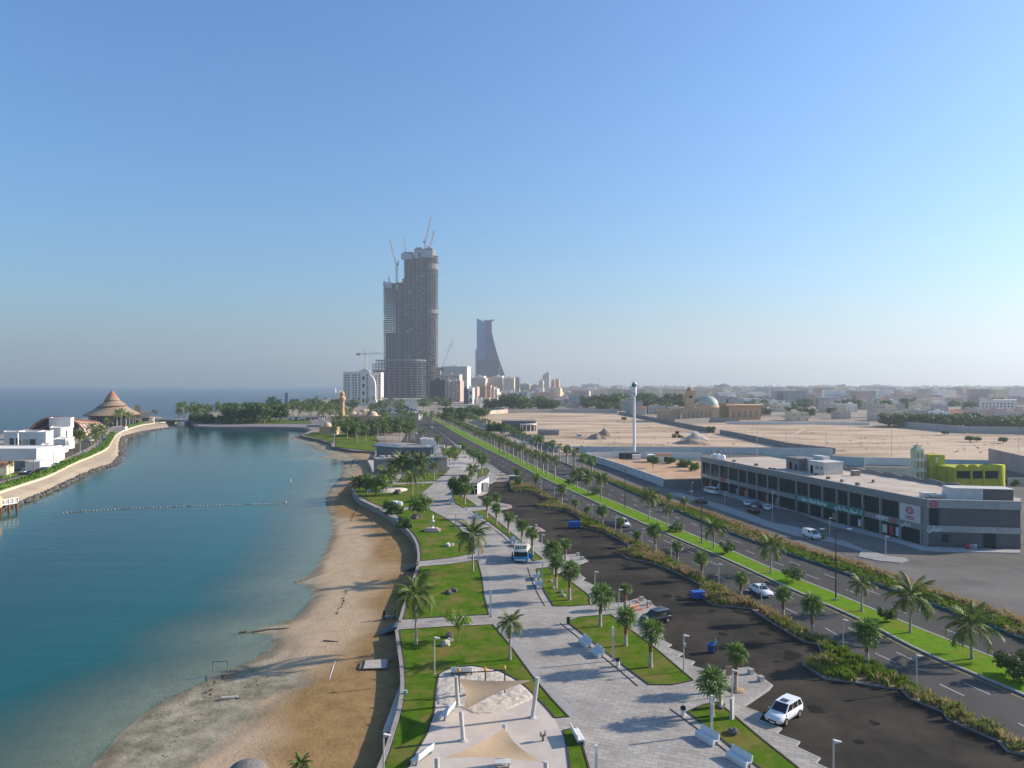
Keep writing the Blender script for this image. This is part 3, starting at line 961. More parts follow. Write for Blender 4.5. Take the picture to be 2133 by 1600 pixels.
# play area: slab with a raked sand pit
mb = MB()
mb.prism(PL(PG, PZ), 0.0, PZ + 0.015)
tag(mb.build('play_area_pavement', m_playslab), kind='structure')
pit = smooth(PL([(911, 1408), (940, 1394), (985, 1389), (1038, 1399), (1082, 1424), (1112, 1450), (1086, 1468), (1040, 1484), (990, 1488), (960, 1476), (925, 1470), (908, 1462)], PZ), 5, True)
xs = np.arange(-12, 6, 0.22)
ys = np.arange(68, 86, 0.22)
X, Y = np.meshgrid(xs, ys)
dp, inp = sdist(X, Y, pit)
Z = PZ + 0.02 + 0.17 * np.clip(dp / 1.2, 0, 1) * vnoise(X, Y, 2.2, 9) + 0.05 * vnoise(X, Y, 5, 8)
me = grid_mesh('sand_pit', xs, ys, np.where(inp, Z, -0.2), m_playsand, {})
tag(link('sand_pit_ground', me), kind='structure')
# plaza by the pavilion
mb = MB()
mb.prism(PL([(935, 974), (925, 955), (945, 944), (985, 951), (1005, 962), (1000, 974), (970, 978)], PZ), 0, PZ + 0.006)
tag(mb.build('plaza_pavement', m_plaza), kind='structure')
# border strips of the promenade and cross paths
mb = MB()
for line in ([(1586, 1600), (1545, 1572), (1490, 1530), (1412, 1474)], [(1345, 1428), (1311, 1399), (1248, 1349), (1180, 1297)], [(1148, 1262), (1130, 1232), (1116, 1200), (1110, 1182)], [(1106, 1167), (1071, 1132), (1050, 1112), (1000, 1077), (982, 1068)]):
  c = smooth(PL(line, PZ), 5)
  mb.ribbon(c, 0.10, 0.0, PZ + 0.05, off=0.9)
tag(mb.build('drain_kerb', m_edging), kind='structure')
mb = MB()
for line in ([(1184, 1494), (1150, 1458), (1108, 1408), (1060, 1342), (1026, 1302)], [(1018, 1281), (1008, 1240), (1003, 1200), (994, 1167)], [(988, 1153), (974, 1120), (955, 1098), (925, 1078), (888, 1059)]):
  c = smooth(PL(line, PZ), 5)
  mb.ribbon(c, 1.1, 0.0, PZ + 0.005, off=-0.7)
tag(mb.build('border_pavement', m_paveedge), kind='structure')
# paving joints of the promenade are real grooves only close by: cross bands of darker setts
mb = MB()
for (a, b) in (((1155, 1305), (1075, 1337)), ((1350, 1432), (1195, 1490)), ((1120, 1220), (1010, 1225)), ((1090, 1160), (998, 1168)), ((1480, 1530), (1232, 1600))):
  pa, pb = P(*a, PZ), P(*b, PZ)
  mb.ribbon([pa, pb], 0.35, 0.0, PZ + 0.004)
tag(mb.build('sett_band_pavement', m_paveedge), kind='structure')

# beach wall
for seg in (WALL, WALL2, WALL3):
  c = smooth(PL(seg, 0.3), 6)
  o = thing('beach_wall', {10: 'stone retaining wall curving between the beach and the play area lawn', 5: 'short stone retaining wall between the two flights of beach steps',
              11: 'stone retaining wall curving past the bushes above the brown beach'}[len(seg)], 'wall')
  mb = MB()
  mb.ribbon(c, 0.34, -1.9, 0.26)
  mb.build('wall_face', m_wallcap, o)
  mb = MB()
  mb.ribbon(c, 0.42, 0.262, 0.33)
  mb.build('coping', m_wallcap, o)
for (a, b), lb in (((829, 1304), 'dark steps down to the beach beside the tall leaning palm'), ((872, 1175), 'dark steps down to the beach below the statue lawn')):
  p = P(a, b)
  o = thing('beach_steps', lb, 'steps', (p.x, p.y, 0))
  for k in range(6):
    mb = MB()
    mb.box((0, 0, 0), (0.4, 2.3, 0.25))
    mb.build('step', m_panel2, o, (-0.2 - 0.38 * k, 0, 0.1 - 0.2 * k))

# vacant lots and yards on the inland side
def lot(pts, mat, z, name):
  mb = MB()
  mb.sheet(PL(pts, 0), z)
  return tag(mb.build(name, mat), kind='structure')

lot([(1174, 944), (1740, 947), (1640, 935), (1500, 905), (1411, 888), (1340, 873), (1290, 864), (1150, 860), (1050, 860), (985, 872), (1024, 894), (1066, 905), (1099, 915)], m_vacant, 0.02, 'vacant_lot_ground')
lot([(1740, 949), (2300, 978), (2600, 960), (2300, 915), (2133, 905), (2005, 903), (1868, 890), (1790, 882), (1520, 880), (1411, 886), (1501, 903), (1640, 933)], m_vacant, 0.026, 'second_lot_ground')
rl = random.Random(12)
mb = MB()
for k in range(46):          # wheel tracks and graded soil on the sand lots
  px, py = rl.choice(((rl.uniform(1120, 1600), rl.uniform(868, 938)), (rl.uniform(1650, 2100), rl.uniform(890, 945))))
  c = P(px, py)
  a = rl.uniform(-.5, .5) + (0 if rl.random() < .7 else 1.2)
  L = rl.uniform(25, 110)
  pts = [c + Vector((math.cos(a + rl.uniform(-.12, .12)) * L * t, math.sin(a + rl.uniform(-.12, .12)) * L * t + rl.uniform(-1, 1), 0)) for t in (-.5, -.25, 0, .25, .5)]
  pts = smooth(pts, 4)
  wd = rl.choice((.6, .6, 1.6, 3.5))
  z = 0.031 + k * 1e-4
  vs = []
  for i, p in enumerate(pts):
    w = wd * rl.uniform(.6, 1.2) * math.sin(math.pi * (i + .5) / (len(pts) + .5)) ** .5
    vs += [(p.x, p.y - w / 2, z), (p.x, p.y + w / 2, z)]
  mb.add(vs, [(2 * i, 2 * i + 2, 2 * i + 3, 2 * i + 1)[::-1] for i in range(len(pts) - 1)], rl.choice((0, 0, 1)))
tag(mb.build('track_ground', [M('dark_track_soil', (.36, .25, .16), (.42, .30, .20), .5, .95), M('pale_track_soil', (.60, .46, .33), (.66, .51, .37), .5, .95)]), kind='structure')
mb = MB()
for k in range(500):
  px, py = rl.choice(((rl.uniform(1120, 1600), rl.uniform(866, 940)), (rl.uniform(1650, 2130), rl.uniform(888, 946)), (rl.uniform(1150, 1480), rl.uniform(935, 941))))
  c = P(px, py)
  mb.blob((c.x, c.y, .03), rl.uniform(.15, .7), 6, 3, .35, rg=rl, squash=.6, m=int(rl.random() < .3))
tag(mb.build('lot_rubble', [m_mound, m_leafdk]), 'scattered stones and scrub on the vacant sand lots', 'rubble', kind='stuff')
lot([(1222, 955), (1300, 955), (1462, 962), (1466, 1003), (1384, 1012)], m_redsand, 0.02, 'yard_ground')
lot([(835, 921), (905, 927), (940, 930), (962, 939), (936, 917), (900, 888), (882, 871), (860, 880), (848, 900)], m_road, -0.01, 'plaza_parking_ground')
lot([(1790, 1166), (1660, 1116), (1606, 1098), (1600, 1094)], m_kerb, 0.008, 'island_marking')
sw = PL([(1395, 1026), (1420, 1027), (1450, 1036), (1500, 1050), (1560, 1070), (1606, 1088), (1660, 1098), (1700, 1112), (1760, 1127), (1800, 1144), (1850, 1158), (1886, 1162), (1893, 1167), (1876, 1172), (1830, 1168), (1787, 1159), (1793, 1148), (1733, 1130), (1660, 1117), (1600, 1098),
    (1550, 1080), (1480, 1055), (1440, 1042), (1395, 1031)], 0.1)
mb = MB()
mb.prism(sw, 0, 0.12)
tag(mb.build('island_pavement', m_paveedge), kind='structure')
mb = MB()
mb.prism(PL([(1462, 1018), (1560, 1046), (1662, 1066), (1737, 1096), (1797, 1111), (1872, 1131), (1917, 1146), (1960, 1149), (2125, 1152), (2125, 1146), (1930, 1139), (1872, 1123), (1797, 1103), (1737, 1088), (1560, 1036), (1470, 1011)], 0.1), 0, 0.15)
tag(mb.build('shop_front_pavement', m_concrete), kind='structure')
# far park and quay
mb = MB()
q = smooth(PL([(645, 898), (634, 894.5), (600, 893), (527, 892), (471, 892), (419, 891), (408, 889), (398, 878)], -0.5), 4)
mb.ribbon(q, 1.6, -2.4, 0.25)
mb.ribbon(q, 0.5, 0.252, 0.7, off=-0.9)
tag(mb.build('quay_wall', m_quay), 'curved concrete quay wall at the far end of the lagoon', 'wall')
lot([(402, 886), (527, 889), (634, 890), (700, 880), (740, 870), (700, 862), (560, 868), (420, 872)], m_quay, 0.0, 'quayside_pavement')
# peninsula road
mb = MB()
mb.sheet(PL([(-300, 1110), (-120, 1045), (0, 1003), (60, 988), (120, 962), (180, 935), (214, 912), (222, 896), (240, 885), (330, 877), (330, 873), (225, 881), (200, 893), (190, 905), (165, 922), (120, 945), (60, 968), (0, 985), (-120, 1015), (-300, 1070)]), 0.02)
tag(mb.build('peninsula_road', m_road), kind='structure')
# ------------------------------------------------------------------ vegetation
rv = random.Random(21)

def frond_mesh(name, mat, droop, n=13, seed=0, width=1.0):
  """feather leaf of unit length, springing from the origin along +X and bending down"""
  r = random.Random(seed)
  mb = MB()
  pts = []
  ang, p = 0.0, Vector((0, 0, 0))
  for i in range(9):
    pts.append(p.copy())
    p = p + Vector((math.cos(ang), 0, math.sin(ang))) * 0.125
    ang -= droop / 8 * (0.5 + i / 8)
  vs, fs = [], []
  for i, q in enumerate(pts):
    w = 0.012 * (1 - i / 9) + 0.003
    vs += [(q.x, -w, q.z), (q.x, w, q.z)]
  fs = [(2 * i, 2 * i + 1, 2 * i + 3, 2 * i + 2) for i in range(8)]
  mb.add(vs, fs)
  for k in range(n):
    t = 0.16 + 0.82 * k / (n - 1)
    f = t * 8
    i = min(int(f), 7)
    q = pts[i].lerp(pts[i + 1], f - i)
    d = (pts[i + 1] - pts[i]).normalized()
    L = width * (0.27 * math.sin(min(1, (t + 0.12)) * math.pi * 0.92) + 0.07)
    for s in (-1, 1):
      tip = q + d * L * r.uniform(0.45, 0.7) + Vector((0, s * L * 0.75, -L * r.uniform(0.35, 0.75)))
      b = q + d * 0.062
      mb.add([q, b, tip], [(0, 1, 2)])
  return mb.mesh(name, mat)

def fan_mesh(name, mat, seed=0, n=12):
  """fan leaf: stalk and a pleated disc of pointed segments; unit reach"""
  r = random.Random(seed)
  mb = MB()
  mb.add([(0, -0.015, 0), (0, 0.015, 0), (0.45, 0.012, 0.03), (0.45, -0.012, 0.03)], [(0, 1, 2, 3)])
  c = Vector((0.42, 0, 0.03))
  for i in range(n):
    a = (i / (n - 1) - 0.5) * math.pi * 1.45
    a1 = a + 0.15
    a0 = a - 0.15
    L = 0.58 * (0.75 + 0.25 * math.cos(a * 0.7)) * r.uniform(0.9, 1.05)
    m0 = c + Vector((math.cos(a0) * L * 0.6, math.sin(a0) * L * 0.6, -0.03 + 0.03 * (i % 2)))
    m1 = c + Vector((math.cos(a1) * L * 0.6, math.sin(a1) * L * 0.6, -0.03 + 0.03 * (i % 2)))
    tip = c + Vector((math.cos(a) * L, math.sin(a) * L, -0.10 - 0.16 * r.random()))
    mb.add([c, m0, tip, m1], [(0, 1, 2, 3)])
  return mb.mesh(name, mat)

FEATHER = [frond_mesh('frond', m_frond, dr, 17, s, 1.12) for dr, s in ((1.1, 1), (1.8, 2), (2.5, 3), (1.4, 4))] + [frond_mesh('frond', m_frondy, 2.7, 12, 5)]
FAN = [fan_mesh('frond', m_fan, s) for s in (1, 2, 3)] + [fan_mesh('frond', m_fanlt, 4)] + [fan_mesh('frond', m_frondy, 6, 10)]

def leaf_matrix(yaw, pitch, roll, scale, at):
  return Matrix.Translation(at) @ Matrix.Rotation(yaw, 4, 'Z') @ Matrix.Rotation(-pitch, 4, 'Y') @ Matrix.Rotation(roll, 4, 'X') @ Matrix.Scale(scale, 4)

def palm_leaves(kind, R, n, r):
  """(mesh, matrix) for every leaf of a crown of radius R about the origin"""
  out = []
  for i in range(n):
    yaw = i * 2.399 + r.uniform(-0.25, 0.25)
    t = (i + 0.5) / n
    if kind == 'coconut':
      pitch = RAD(80) - RAD(92) * t + r.uniform(-0.2, 0.2)
      me = FEATHER[min(2, int(t * 3))] if r.random() > 0.1 else FEATHER[4 if t > 0.75 else 3]
      sc = R * r.uniform(1.0, 1.2) * (0.8 + 0.25 * t)
    elif kind == 'date':
      pitch = RAD(78) - RAD(110) * t + r.uniform(-0.1, 0.1)
      me = FEATHER[0] if t < 0.7 else FEATHER[1]
      sc = R * r.uniform(0.95, 1.1)
    else:
      pitch = RAD(82) - RAD(128) * t ** 0.9 + r.uniform(-0.15, 0.15)
      me = FAN[r.choice((0, 1, 2))] if t > 0.3 else FAN[3 if r.random() < 0.6 else 0]
      if t > 0.93 and r.random() < 0.5:
        me = FAN[4]
      sc = R * r.uniform(0.92, 1.1)
    out.append((me, leaf_matrix(yaw, pitch, r.uniform(-0.6, 0.6), sc, Vector((0, 0, -0.05 * R * t)))))
  return out

def trunk_mesh(h, r0, r1, lean, two=False, n=8, steps=7):
  mb = MB()
  pts, rs = [], []
  for i in range(steps + 1):
    t = i / steps
    pts.append((lean[0] * t * t, lean[1] * t * t, h * t - 0.08 * (t == 0)))
    rs.append((r0 * 1.3 if i == 0 else r0 + (r1 - r0) * t) * (1 + 0.05 * (i % 2)))
  if two:
    k = steps // 2
    mb.tube(pts[:k + 1], rs[:k + 1], n, 0)
    mb.tube(pts[k:], [x * 1.08 for x in rs[k:]], n, 1)
  else:
    mb.tube(pts, rs, n, 0)
  return mb

CROWN_CACHE = {}

def crown_mesh(kind, variant):
  """all the leaves of a distant palm as one crown, unit radius"""
  key = (kind, variant)
  if key not in CROWN_CACHE:
    r = random.Random(100 + variant)
    leaves = palm_leaves(kind, 1.0, 15 if kind == 'coconut' else 20, r)
    mats = [m_frond, m_fan, m_frondy, m_fanlt]
    mb = MB()
    for me, mx in leaves:
      mi = mats.index(me.materials[0])
      mb.add([mx @ v.co for v in me.vertices], [tuple(p.vertices) for p in me.polygons], mi)
    CROWN_CACHE[key] = mb.mesh('crown', mats)
  return CROWN_CACHE[key]

TRUNKS = {}
FARPALM = {}
ORD = ('first second third fourth fifth sixth seventh eighth ninth tenth eleventh twelfth thirteenth fourteenth fifteenth sixteenth').split()

def palm(kind, base, h, R, label, group, full=True, lean=None, n=None):
  r = rv
  name = {'coconut': 'coconut_palm', 'date': 'date_palm', 'fan': 'fan_palm'}[kind]
  o = thing(name, label, 'palm', base, 0, group)
  if lean is None:
    lean = (r.uniform(-0.04, 0.04) * h, r.uniform(-0.04, 0.04) * h)
  top = Vector((lean[0], lean[1], h))
  if full:
    mb = trunk_mesh(h, 0.16 if kind == 'coconut' else 0.21, 0.11 if kind == 'coconut' else 0.19, lean, kind != 'coconut')
    mb.build('trunk', [m_trunk, m_trunkred], o)
    for me, mx in palm_leaves(kind, R, n or {'coconut': 20, 'date': 28, 'fan': 32}[kind], r):
      q = link('frond', me, o)
      q.matrix_local = Matrix.Translation(top) @ Matrix.Rotation(r.random() * 0.4, 4, 'Z') @ mx
  else:
    if base[1] > 360:
      key = (kind, r.randrange(4))
      if key not in FARPALM:
        mb = trunk_mesh(1, 0.026, 0.018, (0, 0), False, 5, 3)
        cm = crown_mesh(*key)
        k = 0.40 if kind != 'fan' else 0.30
        mb.m = [4] * len(mb.f)
        nf = len(mb.f)
        mb.add([(v.co.x * k, v.co.y * k, 1 + v.co.z * k) for v in cm.vertices], [tuple(p.vertices) for p in cm.polygons])
        mb.m[nf:] = [p.material_index for p in cm.polygons]
        FARPALM[key] = mb.mesh(name, [m_frond, m_fan, m_frondy, m_fanlt, m_trunk])
      o.name = 'old'
      bpy.data.objects.remove(o)
      o = tag(link(name, FARPALM[key], None, base, r.random() * 6), label, 'palm', group)
      q = R / (0.40 if kind != 'fan' else 0.30)
      o.scale = (q, q, h)
      return o
    if kind not in TRUNKS:
      TRUNKS[kind] = trunk_mesh(1, 0.05 if kind == 'coconut' else 0.07, 0.035 if kind == 'coconut' else 0.06, (0, 0), kind != 'coconut', 6, 4).mesh('trunk', [m_trunk, m_trunkred])
    t = link('trunk', TRUNKS[kind], o)
    t.scale = (h * 0.8, h * 0.8, h)
    c = link('crown', crown_mesh(kind, r.randrange(4)), o, (0, 0, h), r.random() * 6)
    c.scale = (R, R, R * r.uniform(0.85, 1.05))
  return o

def palm_px(kind, bx, by, cy, rpx, label, group=None, full=True, z=0.15):
  p = P(bx, by, z)
  h = (by - cy) / F * p.y
  return palm(kind, p, h, rpx / F * p.y, label, group, full)

# park palms, one by one
C, W, D = 'coconut', 'fan', 'date'
palm_px(C, 867, 1342, 1240, 55, 'tall coconut palm with drooping fronds overhanging the beach wall by the steps')
palm_px(C, 1062, 1374, 1297, 34, 'small coconut palm with a slim pale trunk on the play area lawn edge')
palm_px(C, 985, 1189, 1113, 46, 'coconut palm with long arching fronds at the corner of lawn and promenade')
palm_px(C, 859, 1030, 992, 20, 'coconut palm beside the thin white lamp on the rock lawn')
palm_px(C, 880, 1013, 983, 19, 'coconut palm standing where the cross path meets the promenade')
palm_px(C, 904, 1000, 970, 14, 'slim coconut palm alone on the lawn beside the pavilion wall')
palm_px(D, 741, 1025, 1005, 17, 'bushy date palm at the tip of the beach wall')
palm_px(D, 806, 1022, 988, 28, 'date palm growing in the round paved bed')
palm_px(D, 823, 997, 968, 21, 'date palm in front of the grey pavilion wall', 'date palms in front of the pavilion')
palm_px(D, 838, 998, 961, 29, 'date palm in front of the grey pavilion wall', 'date palms in front of the pavilion')
palm_px(D, 874, 998, 958, 24, 'date palm in front of the grey pavilion wall', 'date palms in front of the pavilion')
G1 = 'fan palms along the walkway strip beside the food truck'
for a in ((1014, 1079, 1045, 15), (1034, 1092, 1060, 15), (1059, 1111, 1078, 15), (1087, 1134, 1096, 17), (1109, 1155, 1111, 18)):
  palm_px(W, *a, 'fan palm with a brown trunk in the grass strip beyond the food truck', G1)
palm_px(W, 1035, 1053, 1035, 11, 'small fan palm beside the barriers on the parking corner')
palm_px(W, 1152, 1196, 1146, 27, 'bushy fan palm at the corner of the lawn across from the food truck')
palm_px(W, 1178, 1168, 1133, 15, 'young bright green fan palm beside the paved parking bulb with two cubes')
palm_px(W, 1158, 1224, 1171, 22, 'fan palm with pale trunk and upright leaves on the wedge lawn with stones')
palm_px(W, 1186, 1250, 1190, 27, 'fan palm with a thick trunk at the edge of the wedge lawn with stones')
palm_px(W, 1250, 1305, 1242, 33, 'big fan palm at the head of the lawn opposite the twin benches')
palm_px(W, 1303, 1345, 1287, 29, 'fan palm in the middle of the lawn behind the dark parked car')
palm_px(W, 1355, 1390, 1314, 34, 'fan palm at the lower half of the lawn opposite the twin benches')
palm_px(W, 1303, 1267, 1227, 16, 'yellow-green young fan palm beside the cone corner of the car park')
palm_px(W, 1483, 1492, 1422, 39, 'large dense fan palm beside the flat grey monolith')
palm_px(W, 1532, 1436, 1362, 29, 'fan palm with brown dry leaves in a round tree pit')
palm_px(W, 968, 1050, 1019, 16, 'fan palm standing against the round leafy tree')
palm_px(D, 983, 1000, 978, 17, 'date palm behind the flat-roofed kiosk')
palm_px(W, 1004, 988, 958, 15, 'fan palm on the oval lawn behind the kiosk')
G2 = 'fan palms in the grass hedge between car park and road'
HK = 0
for a in ((1806, 1387, 1319, 37), (1692, 1330, 1260, 29), (1631, 1293, 1237, 21), (1543, 1248, 1205, 19), (1462, 1206, 1163, 19), (1411, 1177, 1138, 15), (1365, 1153, 1105, 21), (1326, 1138, 1115, 12), (1292, 1114, 1086, 12), (1255, 1096, 1064, 16),
     (1223, 1081, 1062, 9), (1199, 1066, 1047, 10), (1170, 1050, 1017, 13), (1116, 1020, 996, 11), (1080, 1013, 1000, 11), (1077, 996, 983, 10)):
  palm_px(W, *a, ORD[15 - HK] + ' fan palm in the car park grass hedge, counting from the vending cart', G2, True)
  HK += 1
G3 = 'coconut palms on the grass median'
HK = 0
for a in ((2024, 1373, 1304, 62), (1896, 1318, 1241, 58), (1795, 1273, 1216, 30), (1606, 1194, 1138, 34), (1487, 1143, 1100, 31), (1390, 1100, 1061, 15), (1352, 1084, 1034, 27), (1252, 1040, 997, 19), (1225, 1029, 997, 19), (1202, 1018, 985, 19)):
  palm_px(C, *a, ORD[HK] + ' coconut palm on the median, counting from the large round frangipani tree', G3, True)
  HK += 1
# the median rows further off
y = 246.0
k = 0
while y < 640:
  for f in (0.5,):
    x = ML(y) * (1 - f) + MR(y) * f + rv.uniform(-0.6, 0.6)
    palm(C, Vector((x, y, 0.15)), rv.uniform(5.2, 6.6), rv.uniform(2.2, 2.9), 'coconut palm in the dense far row of the grass median', G3, False)
  y += rv.uniform(6.5, 8.5)
y = 262.0
G4 = 'coconut palms lining the far roadside'
while y < 640:
  x = BR(y) + 1.6 + rv.uniform(-0.5, 0.5)
  palm(C if rv.random() < 0.6 else W, Vector((x, y, 0.0)), rv.uniform(4.6, 6.5), rv.uniform(1.9, 2.6), 'palm in the row beside the far road and hoarding', G4, False)
  y += rv.uniform(8, 13)
G5 = 'palms on the hedge strip in front of the shops'
for bx, by, cy, rp_ in ((1427, 1063, 1044, 13), (1395, 1053, 1035, 11)):
  palm_px(W, bx, by, cy, rp_, 'fan palm in the hedge strip across from the shops', G5, False)
# plaza and far promenade palms
G6 = 'fan palms on the far plaza'
for bx, by, cy in ((945, 957, 937), (937, 962, 945), (948, 968, 950), (924, 943, 932), (963, 943, 928), (987, 965, 945), (993, 962, 942), (998, 972, 950), (912, 936, 914), (966, 947, 930), (1003, 965, 948), (978, 958, 941)):
  palm_px(W, bx, by, cy, 11, 'fan palm standing on the pale plaza beside the pavilion', G6, False)
G7 = 'palms around the mosque and the far promenade'
for i in range(78):
  d = rv.uniform(395, 640)
  px = rv.uniform(690, 905)
  if px > 885 - (d - 395) * 0.02 and d < 560:
    px -= 30
  q = XD(px, d)
  palm(rv.choice((C, C, D, W)), q, rv.uniform(5.0, 10), rv.uniform(2.4, 3.6), 'palm in the dense grove around the small domed mosque', G7, False)
G8 = 'tall palms along the far sea front'
for i in range(96):
  d = rv.uniform(600, 760)
  px = rv.choice((rv.uniform(372, 470), rv.uniform(372, 540), rv.uniform(590, 712), rv.uniform(610, 712)))
  q = XD(px, d)
  palm(C, q, rv.uniform(8, 12.5), rv.uniform(3.2, 4.6), 'tall palm in the sea front grove beyond the bridge', G8, False)
for i in range(46):
  d = rv.uniform(780, 1180)
  q = XD(rv.uniform(620, 930), d)
  palm(C, q, rv.uniform(7, 13), rv.uniform(3.2, 4.8), 'palm in the belt of greenery at the foot of the towers', 'palms at the foot of the towers', False)
G9 = 'palms along the peninsula road'
for bx, by, cy, rr in ((167, 950, 907, 18), (197, 938, 905, 18), (204, 936, 900, 15), (210, 930, 893, 15), (226, 905, 876, 12), (244, 896, 862, 13), (252, 893, 858, 13), (262, 892, 864, 12), (270, 890, 866, 12), (322, 876, 858, 9), (21, 995, 966, 9), (190, 925, 890, 12)):
  palm_px(C, bx, by, cy, rr, 'coconut palm beside the peninsula road and its hedge', G9, by > 920, 0.0)
palm_px(C, 628, 1640, 1592, 30, 'palm whose leaf tips just rise from the beach', None, True, -1.0)

# ------------------------------------------------------------------ leafy trees
def leaf_crown(lobes, leaf, n, r, mats, up=0.4):
  """many small leaf clumps spread through a few uneven lobes"""
  mb = MB()
  tot = sum(l[3] ** 2 for l in lobes)
  for (x, y, z, q) in lobes:
    for i in range(int(n * q * q / tot)):
      v = Vector((r.gauss(0, 1), r.gauss(0, 1), r.gauss(0, 1))).normalized()
      rad = q * (r.random() ** 0.28) * r.uniform(0.8, 1.08)
      c = Vector((x, y, z)) + Vector((v.x * rad, v.y * rad, v.z * rad * 0.8))
      nrm = (v + Vector((r.uniform(-.8, .8), r.uniform(-.8, .8), r.uniform(-.3, 1.0)))).normalized()
      t1 = nrm.orthogonal().normalized()
      t1 = Matrix.Rotation(r.random() * 6.28, 3, nrm) @ t1
      t2 = nrm.cross(t1)
      a, b = leaf * r.uniform(0.7, 1.3), leaf * r.uniform(0.45, 0.8)
      mi = 0 if r.random() < 0.72 else min(1, len(mats) - 1)
      mb.add([c - t1 * a, c - t2 * b + t1 * a * 0.1, c + t1 * a, c + t2 * b], [(0, 1, 2, 3)], mi)
  return mb.mesh('crown', mats)

def make_lobes(R, hz, r, n=7, spread=0.62):
  out = [(0, 0, hz, R * 0.68)]
  for i in range(n):
    a = i * 2.4 + r.random()
    out.append((math.cos(a) * R * spread * r.uniform(0.7, 1.1), math.sin(a) * R * spread * r.uniform(0.7, 1.1), hz + R * r.uniform(-0.38, 0.5), R * r.uniform(0.34, 0.5)))
  return out

def limbs(mb, h, R, r, r0):
  mb.tube([(0, 0, -0.1), (0.04 * h, 0.02 * h, h * 0.5), (0, 0, h)], [r0 * 1.3, r0, r0 * 0.7], 7)
  for i in range(5):
    a = i * 1.26 + r.random()
    z = h * r.uniform(0.55, 0.95)
    mb.tube([(0, 0, z), (math.cos(a) * R * 0.35, math.sin(a) * R * 0.35, z + R * 0.35), (math.cos(a) * R * 0.65, math.sin(a) * R * 0.65, z + R * 0.55)], [r0 * 0.55, r0 * 0.35, r0 * 0.12], 5)

def tree(name, cat, base, h, R, label, mats, group=None, n=1400, leaf=0.28, lob=7, r0=0.16, spread=0.62):
  o = thing(name, label, cat, base, 0, group)
  mb = MB()
  limbs(mb, h, R, rv, r0)
  mb.build('trunk', m_bark, o)
  link('crown', leaf_crown(make_lobes(R, h + R * 0.35, rv, lob, spread), leaf, n, rv, mats), o)
  return o

def tree_px(bx, by, cy, rpx, label, mats, name='leafy_tree', cat='tree', **k):
  p = P(bx, by, 0.15)
  R = rpx / F * p.y * 1.22
  h = max(0.25, (by - cy) / F * p.y - R * 0.42)
  if cat == 'bush':
    h = 0.25
  return tree(name, cat, p, h, R, label, mats, **k)

tree_px(960, 1042, 1011, 24, 'dense round tree on the promenade lawn next to the kiosk', [m_leafdk, m_leaf], n=3600, leaf=0.26, lob=10)
tree_px(782, 1034, 1002, 25, 'spreading tree with bright foliage at the edge of the rock lawn', [m_leaf, m_leaflt], n=2600, leaf=0.27, lob=9)
tree_px(764, 1030, 1006, 18, 'darker leafy tree at the end of the beach wall', [m_leafdk, m_leaf], n=1500, leaf=0.27)
tree_px(877, 1080, 1048, 23, 'low spreading tree beside the statue lawn and promenade', [m_leaf, m_leaflt], n=1700, leaf=0.22, lob=8)
tree_px(954, 1337, 1287, 24, 'young feathery bright green tree among rocks on the play area lawn', [m_leaflt, m_leaflt], n=620, leaf=0.16, lob=8, r0=0.07, spread=0.8)
tree_px(822, 1070, 1058, 17, 'dark bush on the beach wall behind the white stones', [m_leafdk, m_leaf], 'bush', 'bush', n=1700, leaf=0.2)
tree_px(808, 1060, 1052, 11, 'small dark bush on the beach wall next to the larger bush', [m_leafdk, m_leaf], 'bush', 'bush', n=800, leaf=0.2)
tree_px(844, 1100, 1086, 17, 'leafy bush at the bend of the beach wall below the statue', [m_leaf, m_leafdk], 'bush', 'bush', n=1600, leaf=0.2)
GM = 'frangipani trees on the grass median'
for bx, by, cy, rr in ((1240, 1030, 1022, 13), (1408, 1107, 1097, 13), (1515, 1153, 1139, 14), (1652, 1211, 1191, 18), (1846, 1295, 1278, 16), (1186, 1010, 1003, 8), (2120, 1415, 1382, 32)):
  tree_px(bx, by, cy, rr, {2120: 'large round frangipani tree on the grass median', 1846: 'small frangipani between the second and third median coconut palms', 1652: 'frangipani tree on the median beside the tall mast lamp',
              1515: 'frangipani on the median between the fourth and fifth coconut palms', 1408: 'frangipani on the median beside the mast lamp and the sixth coconut palm'}.get(bx, 'low dark frangipani tree among the close median palms'), [m_leafdk, m_leaf], 'frangipani_tree', group=GM, n=520 if rr < 30 else 1500, leaf=0.19, lob=9, r0=0.06, spread=0.8)
for bx, by, cy, rr, lb in ((1360, 975, 958, 12, 'leafy tree in the yard beside the red-roofed hut'), (1398, 965, 957, 10, 'low shrub growing along the yard wall'), (1425, 972, 963, 15, 'pale green shrub by the yard wall near the shops'),
             (1447, 980, 972, 11, 'bright green shrub against the corner of the shop building'), (1942, 1022, 1000, 17, 'dark leafy tree between the yellow tower and the lime green house'),
             (1965, 1028, 1013, 15, 'bright green bush in front of the lime green house'), (2110, 1010, 1003, 14, 'dark shrub behind the lime green house')):
  tree_px(bx, by, cy, rr, lb, [m_leaflt, m_leaf] if 'bright' in lb else [m_leaf, m_leafdk], n=1000, leaf=0.3)
# shared crowns for distant trees
FAR_TREES = []
for s in range(5):
  r = random.Random(50 + s)
  mb = MB()
  limbs(mb, 0.3, 0.5, r, 0.035)
  cm = leaf_crown(make_lobes(0.52, 0.48, r, 11, 0.7), 0.055, 1100, r, [m_leafdk, m_leaf])
  mb.m = [2] * len(mb.f)
  mb.add([v.co for v in cm.vertices], [tuple(p.vertices) for p in cm.polygons])
  mb.m[-len(cm.polygons):] = [p.material_index for p in cm.polygons]
  FAR_TREES.append(mb.mesh('broadleaf_tree', [m_leafdk, m_leaf, m_bark]))

